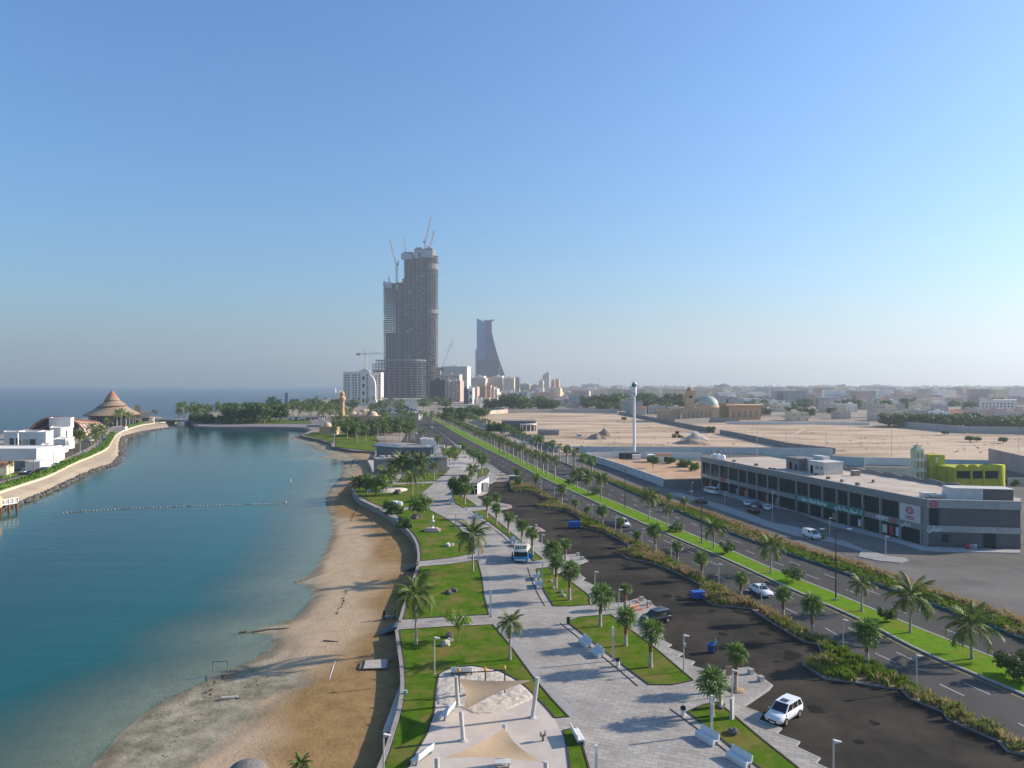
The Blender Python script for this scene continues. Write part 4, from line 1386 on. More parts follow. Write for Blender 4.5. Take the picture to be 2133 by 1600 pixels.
def far_tree(px, d, size, label, group, wide=1.0):
  q = XD(px, d)
  o = link('broadleaf_tree', rv.choice(FAR_TREES), None, q, rv.random() * 6)
  o.scale = (size * wide, size * wide, size)
  return tag(o, label, 'tree', group)

for i in range(26):
  far_tree(rv.uniform(478, 590), rv.uniform(590, 650), rv.uniform(13, 20), 'dense dark tree in the clump behind the quay', 'dark trees behind the quay', 0.8)
for i in range(16):
  far_tree(rv.uniform(400, 480), rv.uniform(590, 620), rv.uniform(7, 10), 'low dark tree at the bridge end of the quay', 'low trees at the bridge end')
for i in range(40):
  far_tree(rv.uniform(715, 850), rv.uniform(430, 545), rv.uniform(6, 10), 'leafy tree in the grove in front of the domed mosque', 'trees in front of the domed mosque', 1.1)
for i in range(34):
  far_tree(rv.uniform(1020, 1420), rv.uniform(830, 1000), rv.uniform(14, 24), 'broad tree beyond the end wall of the vacant lot', 'trees beyond the vacant lot', 1.2)
for i in range(16):
  far_tree(rv.uniform(925, 1010), rv.uniform(560, 720), rv.uniform(8, 13), 'leafy tree where the avenue bends out of sight', 'trees at the bend of the avenue', 1.1)
for i in range(60):
  far_tree(rv.uniform(560, 935), rv.uniform(800, 1300), rv.uniform(8, 13), 'leafy tree in the green belt below the towers', 'trees in the green belt below the towers', 1.3)
for i in range(52):
  px = 1850 + (i + rv.random()) * 6.2
  d = 540 - (px - 1850) * 0.20 + rv.uniform(4, 40)
  far_tree(px, d, rv.uniform(8, 12.5), 'dark tree in the long row behind the grey boundary wall', 'dark trees behind the grey boundary wall', 1.25)
for i in range(20):
  far_tree(rv.uniform(1500, 1740), rv.uniform(680, 760), rv.uniform(7, 11), 'tree in the gardens between the sand villa roofs', 'garden trees by the sand villa', 1.2)
for i in range(40):
  far_tree(rv.uniform(1180, 2150), rv.uniform(850, 1500), rv.uniform(12, 18), 'tree among the houses of the hazy town', 'trees among the houses of the town', 1.3)
for px, d, s in ((1480, 480, 5), (1968, 458, 3.5), (2020, 405, 4), (2035, 405, 3.5), (2090, 396, 4), (1300, 640, 4), (1075, 452, 7), (1030, 470, 8), (1045, 462, 9)):
  far_tree(px, d, s, 'lone scrubby tree on the open sand of the vacant lots' if px > 1200 else 'dark tree beside the grey canopy building', 'lone shrubs on the open sand' if px > 1200 else 'trees beside the canopy building', 1.3)

# ------------------------------------------------------------------ hedges and ornamental grass
def tufts(mb, poly, n, hgt, r, pick, blades=8, z=0.13):
  pts = [Vector((p[0], p[1])) for p in poly]
  x0, x1 = min(p.x for p in pts), max(p.x for p in pts)
  y0, y1 = min(p.y for p in pts), max(p.y for p in pts)
  m = n * 6
  X = np.array([r.uniform(x0, x1) for _ in range(m)])
  Y = np.array([r.uniform(y0, y1) for _ in range(m)])
  d, ins = sdist(X, Y, pts)
  k = 0
  for x, y, dd in zip(X[ins], Y[ins], d[ins]):
    k += 1
    mi, hh, lean = pick(x, y, dd)
    if mi < 0:
      continue
    hh *= hgt * r.uniform(0.7, 1.25)
    for b in range(blades):
      a = r.random() * 6.283
      o = Vector((x + r.uniform(-.12, .12), y + r.uniform(-.12, .12), z))
      w = 0.035 + 0.03 * r.random()
      u = Vector((math.cos(a), math.sin(a), 0))
      v = Vector((-u.y, u.x, 0))
      e = o + u * hh * lean * r.uniform(0.3, 1.0) + Vector((0, 0, hh))
      mb.add([o - v * w, o + v * w, o.lerp(e, 0.6) + v * w * 1.3 + Vector((0, 0, hh * 0.12)), e, o.lerp(e, 0.6) - v * w * 1.3 + Vector((0, 0, hh * 0.12))], [(0, 1, 2, 3, 4)], mi)

HL = [(1062, 999), (1061, 1008), (1064, 1018), (1072, 1025), (1112, 1028), (1139, 1041), (1150, 1048), (1116, 1051), (1124, 1058), (1176, 1064), (1199, 1073), (1214, 1085), (1204, 1098), (1257, 1108), (1287, 1123), (1317, 1142), (1284, 1151), (1309, 1165), (1356, 1173),
   (1400, 1189), (1432, 1205), (1466, 1222), (1458, 1244), (1485, 1261), (1564, 1269), (1616, 1303), (1674, 1337), (1703, 1343), (1709, 1356), (1735, 1364), (1672, 1385), (1718, 1415), (1780, 1423), (1838, 1432), (1877, 1437), (1894, 1456), (1964, 1484), (1974, 1500), (2030, 1524),
   (2079, 1545), (2098, 1566), (2150, 1578), (2300, 1690)]
hl = PL(HL, 0.0)
bed = hl + [Vector((AL(y) - 0.35, y, 0)) for y in np.arange(58, 245, 3.0)]
bed = [p for p in bed if p.y < 246]
mb = MB()
mb.prism(bed, -0.01, 0.11)
ob = tag(mb.build('hedge_bed_ground', m_turf), kind='structure')
mb = MB()
mb.ribbon(hl, 0.2, -0.01, 0.17)
mb.build('kerb', m_greywall, ob)  # kerb greyed to stand in for the shadow line at its edge
rg = random.Random(77)
NZ = lambda x, y, s, k: float(vnoise(np.array([x]), np.array([y]), s, k)[0])

def pick1(x, y, dd):
  a, b = NZ(x, y, 0.22, 4), NZ(x, y, 0.12, 6)
  if b < 0.13 and dd < 0.5:
    return (-1, 0, 0)
  if a + 0.25 * rg.random() > 0.80:
    return (2, 0.85 + 0.4 * b, 0.75)
  if b > 0.56:
    return (1, 0.6 + 0.5 * b, 0.6)
  return (0, 0.75 + 0.5 * a, 0.7) if rg.random() > 0.22 else (2, 0.9, 0.7)

mb = MB()
tufts(mb, bed, 6000, 0.85, rg, pick1, 9)
tag(mb.build('ornamental_grass', [m_grasstuft, m_grassgrn, m_plume]), 'tufted green and tan ornamental grass hedge between car park and road', 'grass', kind='stuff')

def pick2(x, y, dd):
  side = (HR(y) - x) / max(0.5, HR(y) - BR(y))
  b = NZ(x, y, 0.09, 8)
  if side < 0.38:
    return (2, 0.85 + 0.25 * b, 0.6)
  if b > 0.45:
    return (1, 0.75, 0.6)
  return (0, 0.8, 0.65) if rg.random() > 0.35 else (2, 0.9, 0.6)

mb = MB()
b2 = [Vector((BR(y) + 0.4, y, 0)) for y in np.arange(62, 276, 4.0)] + [Vector((HR(y) - 0.25, y, 0)) for y in np.arange(275, 62, -4.0)]
tufts(mb, b2, 5200, 0.85, rg, pick2, 8)
tag(mb.build('ornamental_grass', [m_grasstuft, m_grassgrn, m_plume]), 'long ornamental grass hedge along the service road in front of the shops', 'grass', kind='stuff')
# clipped hedge on the peninsula
mb = MB()
hc = resample(smooth(PL([(-300, 1145), (-120, 1071), (0, 1024), (50, 1008), (105, 989), (150, 967), (190, 950), (217, 935), (229, 920), (236, 906)]), 5), 1.0)
for i, p in enumerate(hc):
  for k in range(34):
    q = Vector((p.x + rg.uniform(-2.2, 0.6), p.y + rg.uniform(-0.3, 1.5), rg.random() ** 0.6 * 1.9))
    nrm = Vector((rg.uniform(-1, 1), rg.uniform(-1, 1), rg.uniform(0, 1))).normalized()
    t1 = nrm.orthogonal().normalized() * 0.34
    t2 = nrm.cross(t1)
    mb.add([q - t1, q - t2, q + t1, q + t2], [(0, 1, 2, 3)])
mb.ribbon([p + Vector((-0.8, 0.6, 0)) for p in hc], 2.0, 0, 1.55)
tag(mb.build('clipped_hedge', m_hedge), 'bright green clipped hedge along the peninsula road above the bank', 'hedge')
mb = MB()
hc = resample(smooth(PL([(262, 892), (285, 885), (310, 880), (328, 878)]), 5), 1.0)
mb.ribbon(hc, 2.2, 0, 1.0)
for p in hc:
  for k in range(16):
    q = Vector((p.x + rg.uniform(-1.2, 1.2), p.y + rg.uniform(-1.2, 1.2), rg.random() * 1.3))
    nrm = Vector((rg.uniform(-1, 1), rg.uniform(-1, 1), rg.uniform(0, 1))).normalized()
    t1 = nrm.orthogonal().normalized() * 0.36
    t2 = nrm.cross(t1)
    mb.add([q - t1, q - t2, q + t1, q + t2], [(0, 1, 2, 3)])
tag(mb.build('clipped_hedge', m_hedge), 'short bright hedge beside the beige bank house near the bridge', 'hedge')
# ------------------------------------------------------------------ street furniture
rf = random.Random(31)
# S-shaped bench, profile in x (depth) and z, extruded along y
BENCH = [(0.0, 0.0), (0.0, 0.42), (0.05, 0.50), (0.14, 0.53), (0.52, 0.50), (0.62, 0.56), (0.72, 0.98), (0.80, 1.02), (0.86, 0.98), (0.76, 0.46), (0.68, 0.38), (0.20, 0.38), (0.14, 0.34), (0.14, 0.0)]

def bench_part(L):
  mb = MB()
  n = len(BENCH)
  vs = [(x, -L / 2, z) for x, z in BENCH] + [(x, L / 2, z) for x, z in BENCH]
  mb.add(vs, [(i, (i + 1) % n, n + (i + 1) % n, n + i) for i in range(n)])
  for s in (0, 1):
    pts = [Vector((x, z, 0)) for x, z in BENCH]
    for t in tessellate_polygon([pts]):
      a, b, c = t
      up = (pts[b] - pts[a]).cross(pts[c] - pts[a]).z > 0
      f = (a, b, c) if (up == (s == 0)) else (c, b, a)
      mb.add([vs[i + s * n] for i in f], [(0, 1, 2)])
  return mb.mesh('bench_shell', m_bench)

BSH = bench_part(2.3)

def bench(px, py, face, label, group=None, L=None):
  p = P(px, py, PZ)
  o = thing('bench', label, 'bench', p, face, group)
  link('bench_shell', BSH, o)
  mb = MB()
  for s in (-1, 1):
    mb.box((0.52, s * 1.05, 0.18), (0.10, 0.14, 0.36))
  mb.build('support', m_panel2, o)
  mb = MB()
  mb.box((0.36, 0, 0.03), (0.5, 2.2, 0.06))
  mb.build('base', m_concrete, o)
  return o

PR = lambda a, b: math.atan2((P(*b) - P(*a)).x, -(P(*b) - P(*a)).y)
b_along = lambda a, b: math.atan2((P(*b) - P(*a)).y, (P(*b) - P(*a)).x) - math.pi / 2
e1 = b_along((1461, 1526), (1585, 1600))
for (px, py, lb) in ((1466, 1545, 'white curved bench beside the lamp and the earthy lawn'), (1532, 1590, 'white curved bench at the foot of the earthy lawn')):
  bench(px, py, e1 + math.pi, lb)
e2 = b_along((1180, 1297), (1290, 1387))
for (px, py, lb) in ((1212, 1344, 'upper white bench of the pair on the promenade opposite three fan palms'), (1238, 1365, 'lower white bench of the pair on the promenade opposite three fan palms')):
  bench(px, py, e2 + math.pi, lb)
e3 = b_along((1110, 1182), (1130, 1232))
for (px, py, lb) in ((1112, 1206, 'white bench of the pair beside the wedge lawn, next to the cross path'), (1116, 1222, 'white bench of the pair beside the wedge lawn, next to the lamp')):
  bench(px, py, e3 + math.pi, lb)
e4 = b_along((1000, 1077), (1071, 1132))
for (px, py, lb) in ((1063, 1130, 'pale bench just beyond the food truck'), (1072, 1138, 'pale bench touching the back of the food truck'), (987, 1078, 'upper pale bench of the pair across from the statue'), (996, 1083, 'lower pale bench of the pair across from the statue'),
          (936, 1044, 'bench under the round tree beside the promenade'), (938, 1050, 'bench at the lower edge of the shade of the round tree')):
  bench(px, py, e4 + math.pi, lb)
bench(963, 1403, RAD(-92), 'white bench at the head of the sand pit')
bench(924, 1490, RAD(-16), 'white bench standing on the play area beside the sand pit')
bench(872, 1580, RAD(-28), 'white bench at the lawn edge of the play area')
bench(1212, 1540, RAD(190), 'white bench on the promenade at the narrow lawn strip')

def column_lamp(px, py, top, label, group=None):
  p = P(px, py, PZ)
  h = (py - top) / F * p.y
  o = thing('column_lamp', label, 'lamp', p, 0.2, group)
  mb = MB()
  mb.box((0, 0, h * 0.38), (0.17, 0.17, h * 0.76))
  mb.build('post', m_greypost, o)
  mb = MB()
  mb.box((0, 0, h * 0.88), (0.20, 0.20, h * 0.235))
  mb.build('lamp_head', m_whitepaint, o)
  mb = MB()
  mb.box((0, 0, 0.02), (0.34, 0.34, 0.04))
  mb.build('base_plate', m_darkmetal, o)

for (px, py, t, lb) in ((1277, 1377, 1306, 'white column lamp beside the bin on the bench lawn edge'), (1483, 1530, 1448, 'white column lamp in front of the large fan palm'), (1022, 1285, 1227, 'white column lamp where the cross path meets the promenade'),
            (1242, 1625, 1552, 'white column lamp standing on the open promenade'), (949, 1106, 1070, 'white column lamp between statue lawn and promenade'), (997, 1166, 1120, 'white column lamp behind the arching coconut palm'), (1130, 1226, 1170, 'white column lamp beside the pair of benches on the wedge lawn'),
            (871, 1031, 1002, 'white column lamp on the rock lawn next to a palm'), (910, 1006, 980, 'white column lamp beside the lawn of the date palms'), (878, 1040, 1028, 'short white column lamp at the bend of the promenade'), (971, 1063, 1056, 'low white post at the tip of the small triangular lawn'),
            (936, 978, 962, 'white column lamp at the corner of the pavilion'), (1010, 965, 955, 'white post at the road edge of the plaza'), (1019, 971, 958, 'white post at the start of the curved sidewalk'), (1013, 996, 968, 'thin white lamp on the oval lawn')):
  column_lamp(px, py, t, lb)

def flag_lamp(px, py, top, label, group=None, box=False, z=PZ):
  p = P(px, py, z)
  h = (py - top) / F * p.y
  o = thing('street_lamp', label, 'street lamp', p, rf.uniform(-0.1, 0.1), group)
  mb = MB()
  mb.cyl((0, 0, 0), (0, 0, h), 0.075, 0.06, 8)
  mb.build('post', m_steel, o)
  mb = MB()
  mb.add([(0.03, -0.16, h), (0.03, 0.16, h), (0.62, 0.12, h - 0.12), (0.62, -0.12, h - 0.12), (0.03, -0.16, h - 0.28), (0.03, 0.16, h - 0.28)], [(3, 2, 1, 0), (0, 1, 5, 4), (4, 5, 2, 3), (1, 2, 5), (0, 4, 3)])
  mb.build('lamp_head', m_greypost, o)
  mb = MB()
  mb.cyl((0, 0, 0), (0, 0, 0.05), 0.18, 0.16, 8)
  mb.build('base_plate', m_steel, o)
  if box:
    mb = MB()
    mb.box((0.16, 0, h * 0.72), (0.22, 0.2, 0.42))
    mb.build('equipment_box', m_greypost, o)

for (px, py, t, lb, b) in ((1424, 1400, 1322, 'flag-headed street lamp with an equipment box at the tip of the palm lawn', True), (1736, 1640, 1541, 'flag-headed street lamp rising from the bottom corner of the walkway', False), (1239, 1230, 1190, 'flag-headed street lamp on the walkway near the wedge lawn', False),
             (1289, 1278, 1227, 'flag-headed street lamp behind the big fan palm', False), (1525, 1450, 1395, 'flag-headed street lamp beside the round tree pit', False), (1129, 1158, 1113, 'flag-headed street lamp on the walkway beside the food truck', False),
             (1073, 1112, 1074, 'flag-headed street lamp near the leaning barriers', False), (905, 1404, 1327, 'thin street lamp on the play area lawn', False), (799, 1622, 1528, 'thin street lamp standing against the beach wall', False), (989, 1047, 1017, 'thin street lamp beside the small triangular lawn', False)):
  flag_lamp(px, py, t, lb, None, b)
GL = 'street lamps in the grass hedge'
HK = 0
for (px, py, t) in ((1909, 1440, 1364), (1756, 1362, 1290), (1586, 1268, 1215), (1497, 1222, 1174), (1398, 1168, 1126), (1338, 1143, 1101), (1282, 1107, 1074), (1233, 1088, 1051), (1194, 1062, 1032), (1155, 1042, 1015), (1127, 1028, 1000)):
  flag_lamp(px, py, t, ORD[10 - HK] + ' slim street lamp in the car park grass hedge, counting from the vending cart', GL, False, 0.1)
  HK += 1
GI = 'street lamps on the shop front island'
HK = 0
for (px, py, t) in ((1845, 1160, 1116), (1728, 1120, 1078), (1609, 1087, 1024), (1510, 1056, 1024), (1441, 1035, 1004)):
  flag_lamp(px, py, t, ORD[HK] + ' slim street lamp on the shop front island, counting from its rounded tip', GI, False, 0.1)
  HK += 1

def mast_lamp(px, py, top, label, group, z=0.15, arm=True):
  p = P(px, py, z)
  h = (py - top) / F * p.y
  o = thing('mast_lamp', label, 'street lamp', p, 0, group)
  mb = MB()
  mb.cyl((0, 0, 0), (0, 0, h), 0.12, 0.07, 8)
  mb.build('mast', m_darkmetal, o)
  for s in (-1, 1):
    mb = MB()
    mb.tube([(0, 0, h * 0.97), (s * 0.9, 0, h * 1.0), (s * 1.7, 0, h * 1.005)], [0.05, 0.045, 0.035], 5)
    a = mb.build('arm', m_darkmetal, o)
    mb = MB()
    mb.box((s * 2.0, 0, h * 1.005), (0.7, 0.26, 0.1))
    mb.build('lamp_head', m_greypost, a)
  mb = MB()
  mb.box((0, 0, 0.12), (0.5, 0.5, 0.24))
  mb.build('base', m_concrete, o)

GT = 'tall dark mast lamps on the median'
HK = 0
for (px, py, t) in ((1741, 1250, 1103), (1461, 1131, 1024), (1302, 1059, 976), (1195, 1011, 944), (1040, 946, 898)):
  mast_lamp(px, py, t, ORD[HK] + ' tall dark mast lamp on the median, counting from the large round frangipani', GT)
  HK += 1
GS = 'thin light poles of the vacant lots'
for (px, py, t) in ((1577, 962, 890), (1281, 945, 890), (1386, 872, 850), (1421, 885, 862), (1567, 905, 880), (1638, 922, 884), (1721, 936, 896), (1857, 952, 893), (2122, 946, 903), (1462, 884, 868), (1512, 900, 885), (1325, 870, 848), (1352, 878, 856), (1110, 945, 930), (1090, 938, 920), (1137, 957, 940), (2070, 940, 922)):
  p = P(px, py)
  h = (py - t) / F * p.y
  o = thing('light_pole', 'thin pale light pole around the vacant sand lots', 'light pole', p, rf.random(), GS)
  mb = MB()
  mb.cyl((0, 0, 0), (0, 0, h), 0.13, 0.08, 6)
  mb.build('pole', m_steel, o)
  mb = MB()
  mb.box((0.4, 0, h), (0.9, 0.25, 0.12))
  mb.build('lamp_head', m_greypost, o)

# litter bins on the promenade
for (px, py, lb) in ((1287, 1388, 'small white litter bin with black liner beside the column lamp'), (1423, 1491, 'small white litter bin with black liner at the corner of the earthy lawn'), (1184, 1300, 'low black litter bin at the tip of the palm lawn')):
  p = P(px, py, PZ)
  o = thing('litter_bin', lb, 'bin', p)
  mb = MB()
  mb.lathe([(0.19, 0), (0.25, 0.55), (0.25, 0.6), (0.0, 0.6)], n=14)
  mb.build('drum', m_whitepaint if 'white' in lb else m_black, o)
  mb = MB()
  mb.lathe([(0.26, 0.6), (0.28, 0.85), (0.22, 0.9), (0.20, 0.7), (0, 0.65)], n=12)
  mb.build('liner', m_black, o)

def skip_bin(px, py, s, rz, label):
  o = thing('waste_container', label, 'waste bin', P(px, py, 0.01), rz)
  mb = MB()
  mb.box((0, 0, 0.62 * s), (1.9 * s, 1.15 * s, 0.95 * s), taper=1.12)
  mb.build('tub', m_bluebin, o)
  mb = MB()
  mb.box((0, -0.28 * s, 1.14 * s), (2.14 * s, 0.72 * s, 0.09 * s))
  mb.build('lid', m_bluebin, o)
  mb = MB()
  mb.box((0, 0.36 * s, 1.17 * s), (2.1 * s, 0.55 * s, 0.08 * s))
  mb.build('lid', m_bluebin, o)
  for a in (-1, 1):
    for b in (-1, 1):
      mb = MB()
      mb.cyl((a * 0.7 * s, b * 0.45 * s - 0.04, 0.09), (a * 0.7 * s, b * 0.45 * s + 0.04, 0.09), 0.09, n=8)
      mb.build('wheel', m_tyre, o)
    mb = MB()
    mb.box((a * 1.06 * s, 0, 0.8 * s), (0.08, 0.5 * s, 0.08))
    mb.build('handle', m_bluebin, o)

skip_bin(1454, 1247, 0.95, 0.15, 'blue waste container with flat lid parked against the wide grass hedge')
skip_bin(1196, 1099, 1.15, 0.3, 'blue waste container at the parking bay hedge beyond the white sedan')

# wheelie bin the cleaner leans on
p = P(1481, 1360)
o = thing('wheelie_bin', 'round blue bin next to the street cleaner', 'waste bin', p)
mb = MB()
mb.lathe([(0.0, 0.06), (0.36, 0.06), (0.44, 1.0), (0.47, 1.02), (0.47, 1.08), (0.40, 1.08), (0.37, 0.9), (0, 0.88)], n=16)
mb.build('drum', m_bluebin, o)
for s in (-1, 1):
  mb = MB()
  mb.cyl((0.3, s * 0.25 - 0.04, 0.1), (0.3, s * 0.25 + 0.04, 0.1), 0.1, n=8)
  mb.build('wheel', m_tyre, o)

# ------------------------------------------------------------------ people
def person(name, label, loc, rz, joints, edges, rad, colour, extra=None):
  """one continuous skinned body; colour(z, x, y) gives the material slot of each face"""
  me = bpy.data.meshes.new(name)
  keys = list(joints)
  me.from_pydata([joints[k] for k in keys], [(keys.index(a), keys.index(b)) for a, b in edges], [])
  o = bpy.data.objects.new(name, me)
  COL.objects.link(o)
  sk = o.modifiers.new('skin', 'SKIN')
  for k, v in zip(keys, me.skin_vertices[0].data):
    v.radius = (rad[k], rad[k])
    v.use_root = k == 'pelvis'
  sub = o.modifiers.new('sub', 'SUBSURF')
  sub.levels = sub.render_levels = 1
  dg = bpy.context.evaluated_depsgraph_get()
  new = bpy.data.meshes.new_from_object(o.evaluated_get(dg))
  bpy.data.objects.remove(o)
  for m in (m_skin, m_cyan, m_navy, m_black, m_statue):
    new.materials.append(m)
  for p_ in new.polygons:
    p_.material_index = colour(p_.center)
    p_.use_smooth = True
  ob = link(name, new, None, loc, rz)
  return tag(ob, label, 'person')

EDGES = [('pelvis', 'waist'), ('waist', 'chest'), ('chest', 'neck'), ('neck', 'chin'), ('chin', 'head'), ('chest', 'shl'), ('shl', 'ell'), ('ell', 'wrl'), ('wrl', 'hal'), ('chest', 'shr'), ('shr', 'elr'), ('elr', 'wrr'), ('wrr', 'har'),
    ('pelvis', 'hil'), ('hil', 'knl'), ('knl', 'anl'), ('anl', 'tol'), ('pelvis', 'hir'), ('hir', 'knr'), ('knr', 'anr'), ('anr', 'tor')]
RADI = dict(pelvis=.15, waist=.135, chest=.155, neck=.055, chin=.075, head=.095, shl=.075, ell=.05, wrl=.036, hal=.045, shr=.075, elr=.05, wrr=.036, har=.045, hil=.105, knl=.068, anl=.045, tol=.045, hir=.105, knr=.068, anr=.045, tor=.045)
for k in ('knl', 'anl', 'knr', 'anr'):
  RADI[k] += 0.012
base = dict(pelvis=(0, 0, .93), waist=(0, 0, 1.08), chest=(0.02, 0, 1.32), neck=(0.03, 0, 1.48), chin=(0.06, 0, 1.56), head=(0.06, 0, 1.66), shl=(0.01, .19, 1.38), ell=(0.10, .24, 1.13), wrl=(0.30, .20, 1.02), hal=(0.38, .19, 1.02),
      shr=(0.01, -.19, 1.38), elr=(0.10, -.24, 1.13), wrr=(0.30, -.20, 1.02), har=(0.38, -.19, 1.02), hil=(0, .10, .86), knl=(0.10, .11, .48), anl=(-0.02, .11, .08), tol=(.12, .12, .045), hir=(0, -.10, .86), knr=(0.02, -.11, .48), anr=(-0.16, -.11, .08), tor=(-.03, -.12, .045))
p = P(1490, 1357, 0.0)
person('person', 'street cleaner in turquoise shirt pushing the round blue bin', (p.x, p.y, 0.01), math.pi, base, EDGES, RADI,
   lambda c: 0 if c.z > 1.50 or (c.x > 0.22 and c.z > 0.9) else (1 if c.z > 0.98 else (2 if c.z > 0.12 else 3)))
stand = dict(base)
stand.update(ell=(0.0, .27, 1.10), wrl=(0.08, .27, .86), hal=(0.11, .26, .78), elr=(0.05, -.27, 1.10), wrr=(0.16, -.24, .88), har=(0.22, -.22, .82), knl=(0.02, .11, .48), anl=(0, .11, .08), tol=(.13, .12, .045), knr=(0.02, -.11, .48), anr=(0, -.11, .08), tor=(.13, -.12, .045))
p = P(1067, 1168, PZ)
person('person', 'person in dark clothes standing beside the food truck', (p.x, p.y, PZ + 0.005), 0.3, stand, EDGES, RADI, lambda c: 0 if c.z > 1.52 or (c.z < 0.86 and abs(c.y) > 0.2) else 2)

# marble statue on its plinth
p = P(901, 1107, PZ)
o = thing('statue', 'abstract white marble figure on a stepped pink plinth', 'statue', (p.x, p.y, 0.15))
mb = MB()
mb.box((0, 0, 0.22), (3.2, 2.4, 0.44))
mb.box((0, 0, 0.6), (2.3, 1.7, 0.32))
mb.build('plinth', m_plinth, o)
mb = MB()
mb.tube([(0.05, 0, 0.75), (0.12, 0, 1.2), (-0.12, 0, 1.75), (0.16, 0, 2.3), (0.02, 0, 2.8), (0.06, 0, 3.25), (0, 0, 3.5)], [0.45, 0.28, 0.24, 0.33, 0.22, 0.22, 0.08], 14)
mb.build('figure', m_statue, o)

def rock_px(px, py, r, m, label, group=None):
  q = P(px, py, 0.16)
  mb = MB()
  mb.blob((0, 0, r * 0.35), r, 9, 6, 0.25, rg=rf, squash=0.7, sm=False)
  tag(mb.build('boulder', m, None, q, rf.random() * 6), label, 'boulder', group)

for px, py, r, m, lb, g in ((936, 1327, 0.55, m_rock, 'dark angular boulder beside the young feathery tree', None), (937, 1337, 0.45, m_palerock, 'pale boulder in the group under the young feathery tree', 'pale boulders under the young tree'),
              (928, 1344, 0.6, m_palerock, 'pale boulder in the group under the young feathery tree', 'pale boulders under the young tree'), (934, 1235, 0.5, m_rock, 'dark boulder in the cluster on the middle lawn', 'dark boulders on the middle lawn'),
              (946, 1232, 0.55, m_rock, 'dark boulder in the cluster on the middle lawn', 'dark boulders on the middle lawn'), (937, 1238, 0.35, m_rock, 'dark boulder in the cluster on the middle lawn', 'dark boulders on the middle lawn'),
              (932, 1138, 0.7, m_palerock, 'pale boulder of the pair below the statue', 'pair of pale boulders below the statue'), (941, 1137, 0.5, m_palerock, 'pale boulder of the pair below the statue', 'pair of pale boulders below the statue'),
              (866, 1080, 1.0, m_rock, 'dark boulder at the foot of the low spreading tree', 'dark boulders under the spreading tree'), (871, 1077, 0.8, m_rock, 'dark boulder at the foot of the low spreading tree', 'dark boulders under the spreading tree'),
              (828, 1029, 1.25, m_rock, 'single round dark boulder on the rock lawn', None), (826, 1051, 1.0, m_statue, 'white stone piled on the lawn behind the bushes', 'white stones behind the bushes'), (822, 1053, 1.2, m_statue, 'white stone piled on the lawn behind the bushes', 'white stones behind the bushes'),
              (832, 1053, 1.0, m_statue, 'white stone piled on the lawn behind the bushes', 'white stones behind the bushes'), (1148, 1212, 0.3, m_palerock, 'small pale stone on the wedge lawn', 'small stones on the wedge lawn'), (1153, 1225, 0.3, m_palerock, 'small pale stone on the wedge lawn', 'small stones on the wedge lawn'),
              (1168, 1234, 0.35, m_palerock, 'small pale stone on the wedge lawn', 'small stones on the wedge lawn'), (1174, 1242, 0.35, m_palerock, 'small pale stone on the wedge lawn', 'small stones on the wedge lawn'), (1526, 1528, 0.5, m_rock, 'flat mossy boulder on the earthy lawn', None)):
  rock_px(px, py, r, m, lb, g)

# concrete cubes and cones on the parking bulbs
for px, py, lb in ((1204, 1158, 'concrete cube seat on the paved bulb by the young fan palm'), (1213, 1166, 'concrete cube seat at the tip of the bulb by the young fan palm'), (1336, 1251, 'concrete cube behind the cones of the barrier corner'), (1352, 1260, 'concrete cube at the tip of the barrier corner'),
         (1564, 1404, 'concrete cube on the bulb by the palm in the round pit'), (1585, 1419, 'concrete cube at the tip of the bulb by the palm in the round pit'), (1117, 1098, 'concrete cube beside the fallen barriers')):
  o = thing('concrete_cube', lb, 'cube seat', P(px, py, PZ), 0.35)
  mb = MB()
  mb.box((0, 0, 0.25), (0.52, 0.52, 0.5))
  mb.build('block', m_concrete, o)
  mb = MB()
  mb.box((0, 0, 0.53), (0.56, 0.56, 0.06))
  mb.build('cap', m_kerb, o)

def cone(px, py, label, group):
  o = thing('traffic_cone', label, 'traffic cone', P(px, py, PZ), rf.random(), group)
  mb = MB()
  mb.lathe([(0.15, 0.03), (0.11, 0.28), (0.085, 0.42), (0.035, 0.75), (0, 0.76)], n=12)
  mb.build('cone_body', m_orange, o)
  mb = MB()
  mb.box((0, 0, 0.02), (0.42, 0.42, 0.04))
  mb.build('foot', m_orange, o)
  mb = MB()
  mb.lathe([(0.113, 0.28), (0.088, 0.42)], n=12)
  mb.build('white_band', m_whitepaint, o)

for px, py in ((1329, 1256), (1300, 1264), (1350, 1266), (1312, 1262)):
  cone(px, py, 'orange traffic cone around the broken paving of the barrier corner', 'cones on the barrier corner')
for px, py in ((1122, 1103), (1126, 1107), (1118, 1107)):
  cone(px, py, 'orange traffic cone on the paved bulb beyond the food truck', 'cones beyond the food truck')
for px, py in ((1056, 1056), (1060, 1058)):
  cone(px, py, 'orange traffic cone by the white barrier near the triangular lawn', 'cones by the white barrier')
o = thing('barrier', 'low orange and white plank barrier on the broken paving corner', 'barrier', P(1322, 1268, PZ), 0.5)
for k in range(4):
  mb = MB()
  mb.box((-0.6 + 0.25 * k, -0.9 + 0.6 * k, 0.12), (2.6, 0.16, 0.12), 0.05 * k)
  mb.build('plank', m_beige if k % 2 else m_orange, o)
o = thing('barrier', 'white barrier lying on the kerb near the triangular lawn', 'barrier', P(1048, 1056, PZ), 0.1)
for k in range(3):
  mb = MB()
  mb.box((0, -0.5 + 0.5 * k, 0.3), (2.2, 0.1, 0.3), 0.1 * k)
  mb.build('plank', m_whitepaint if k != 1 else m_orange, o)
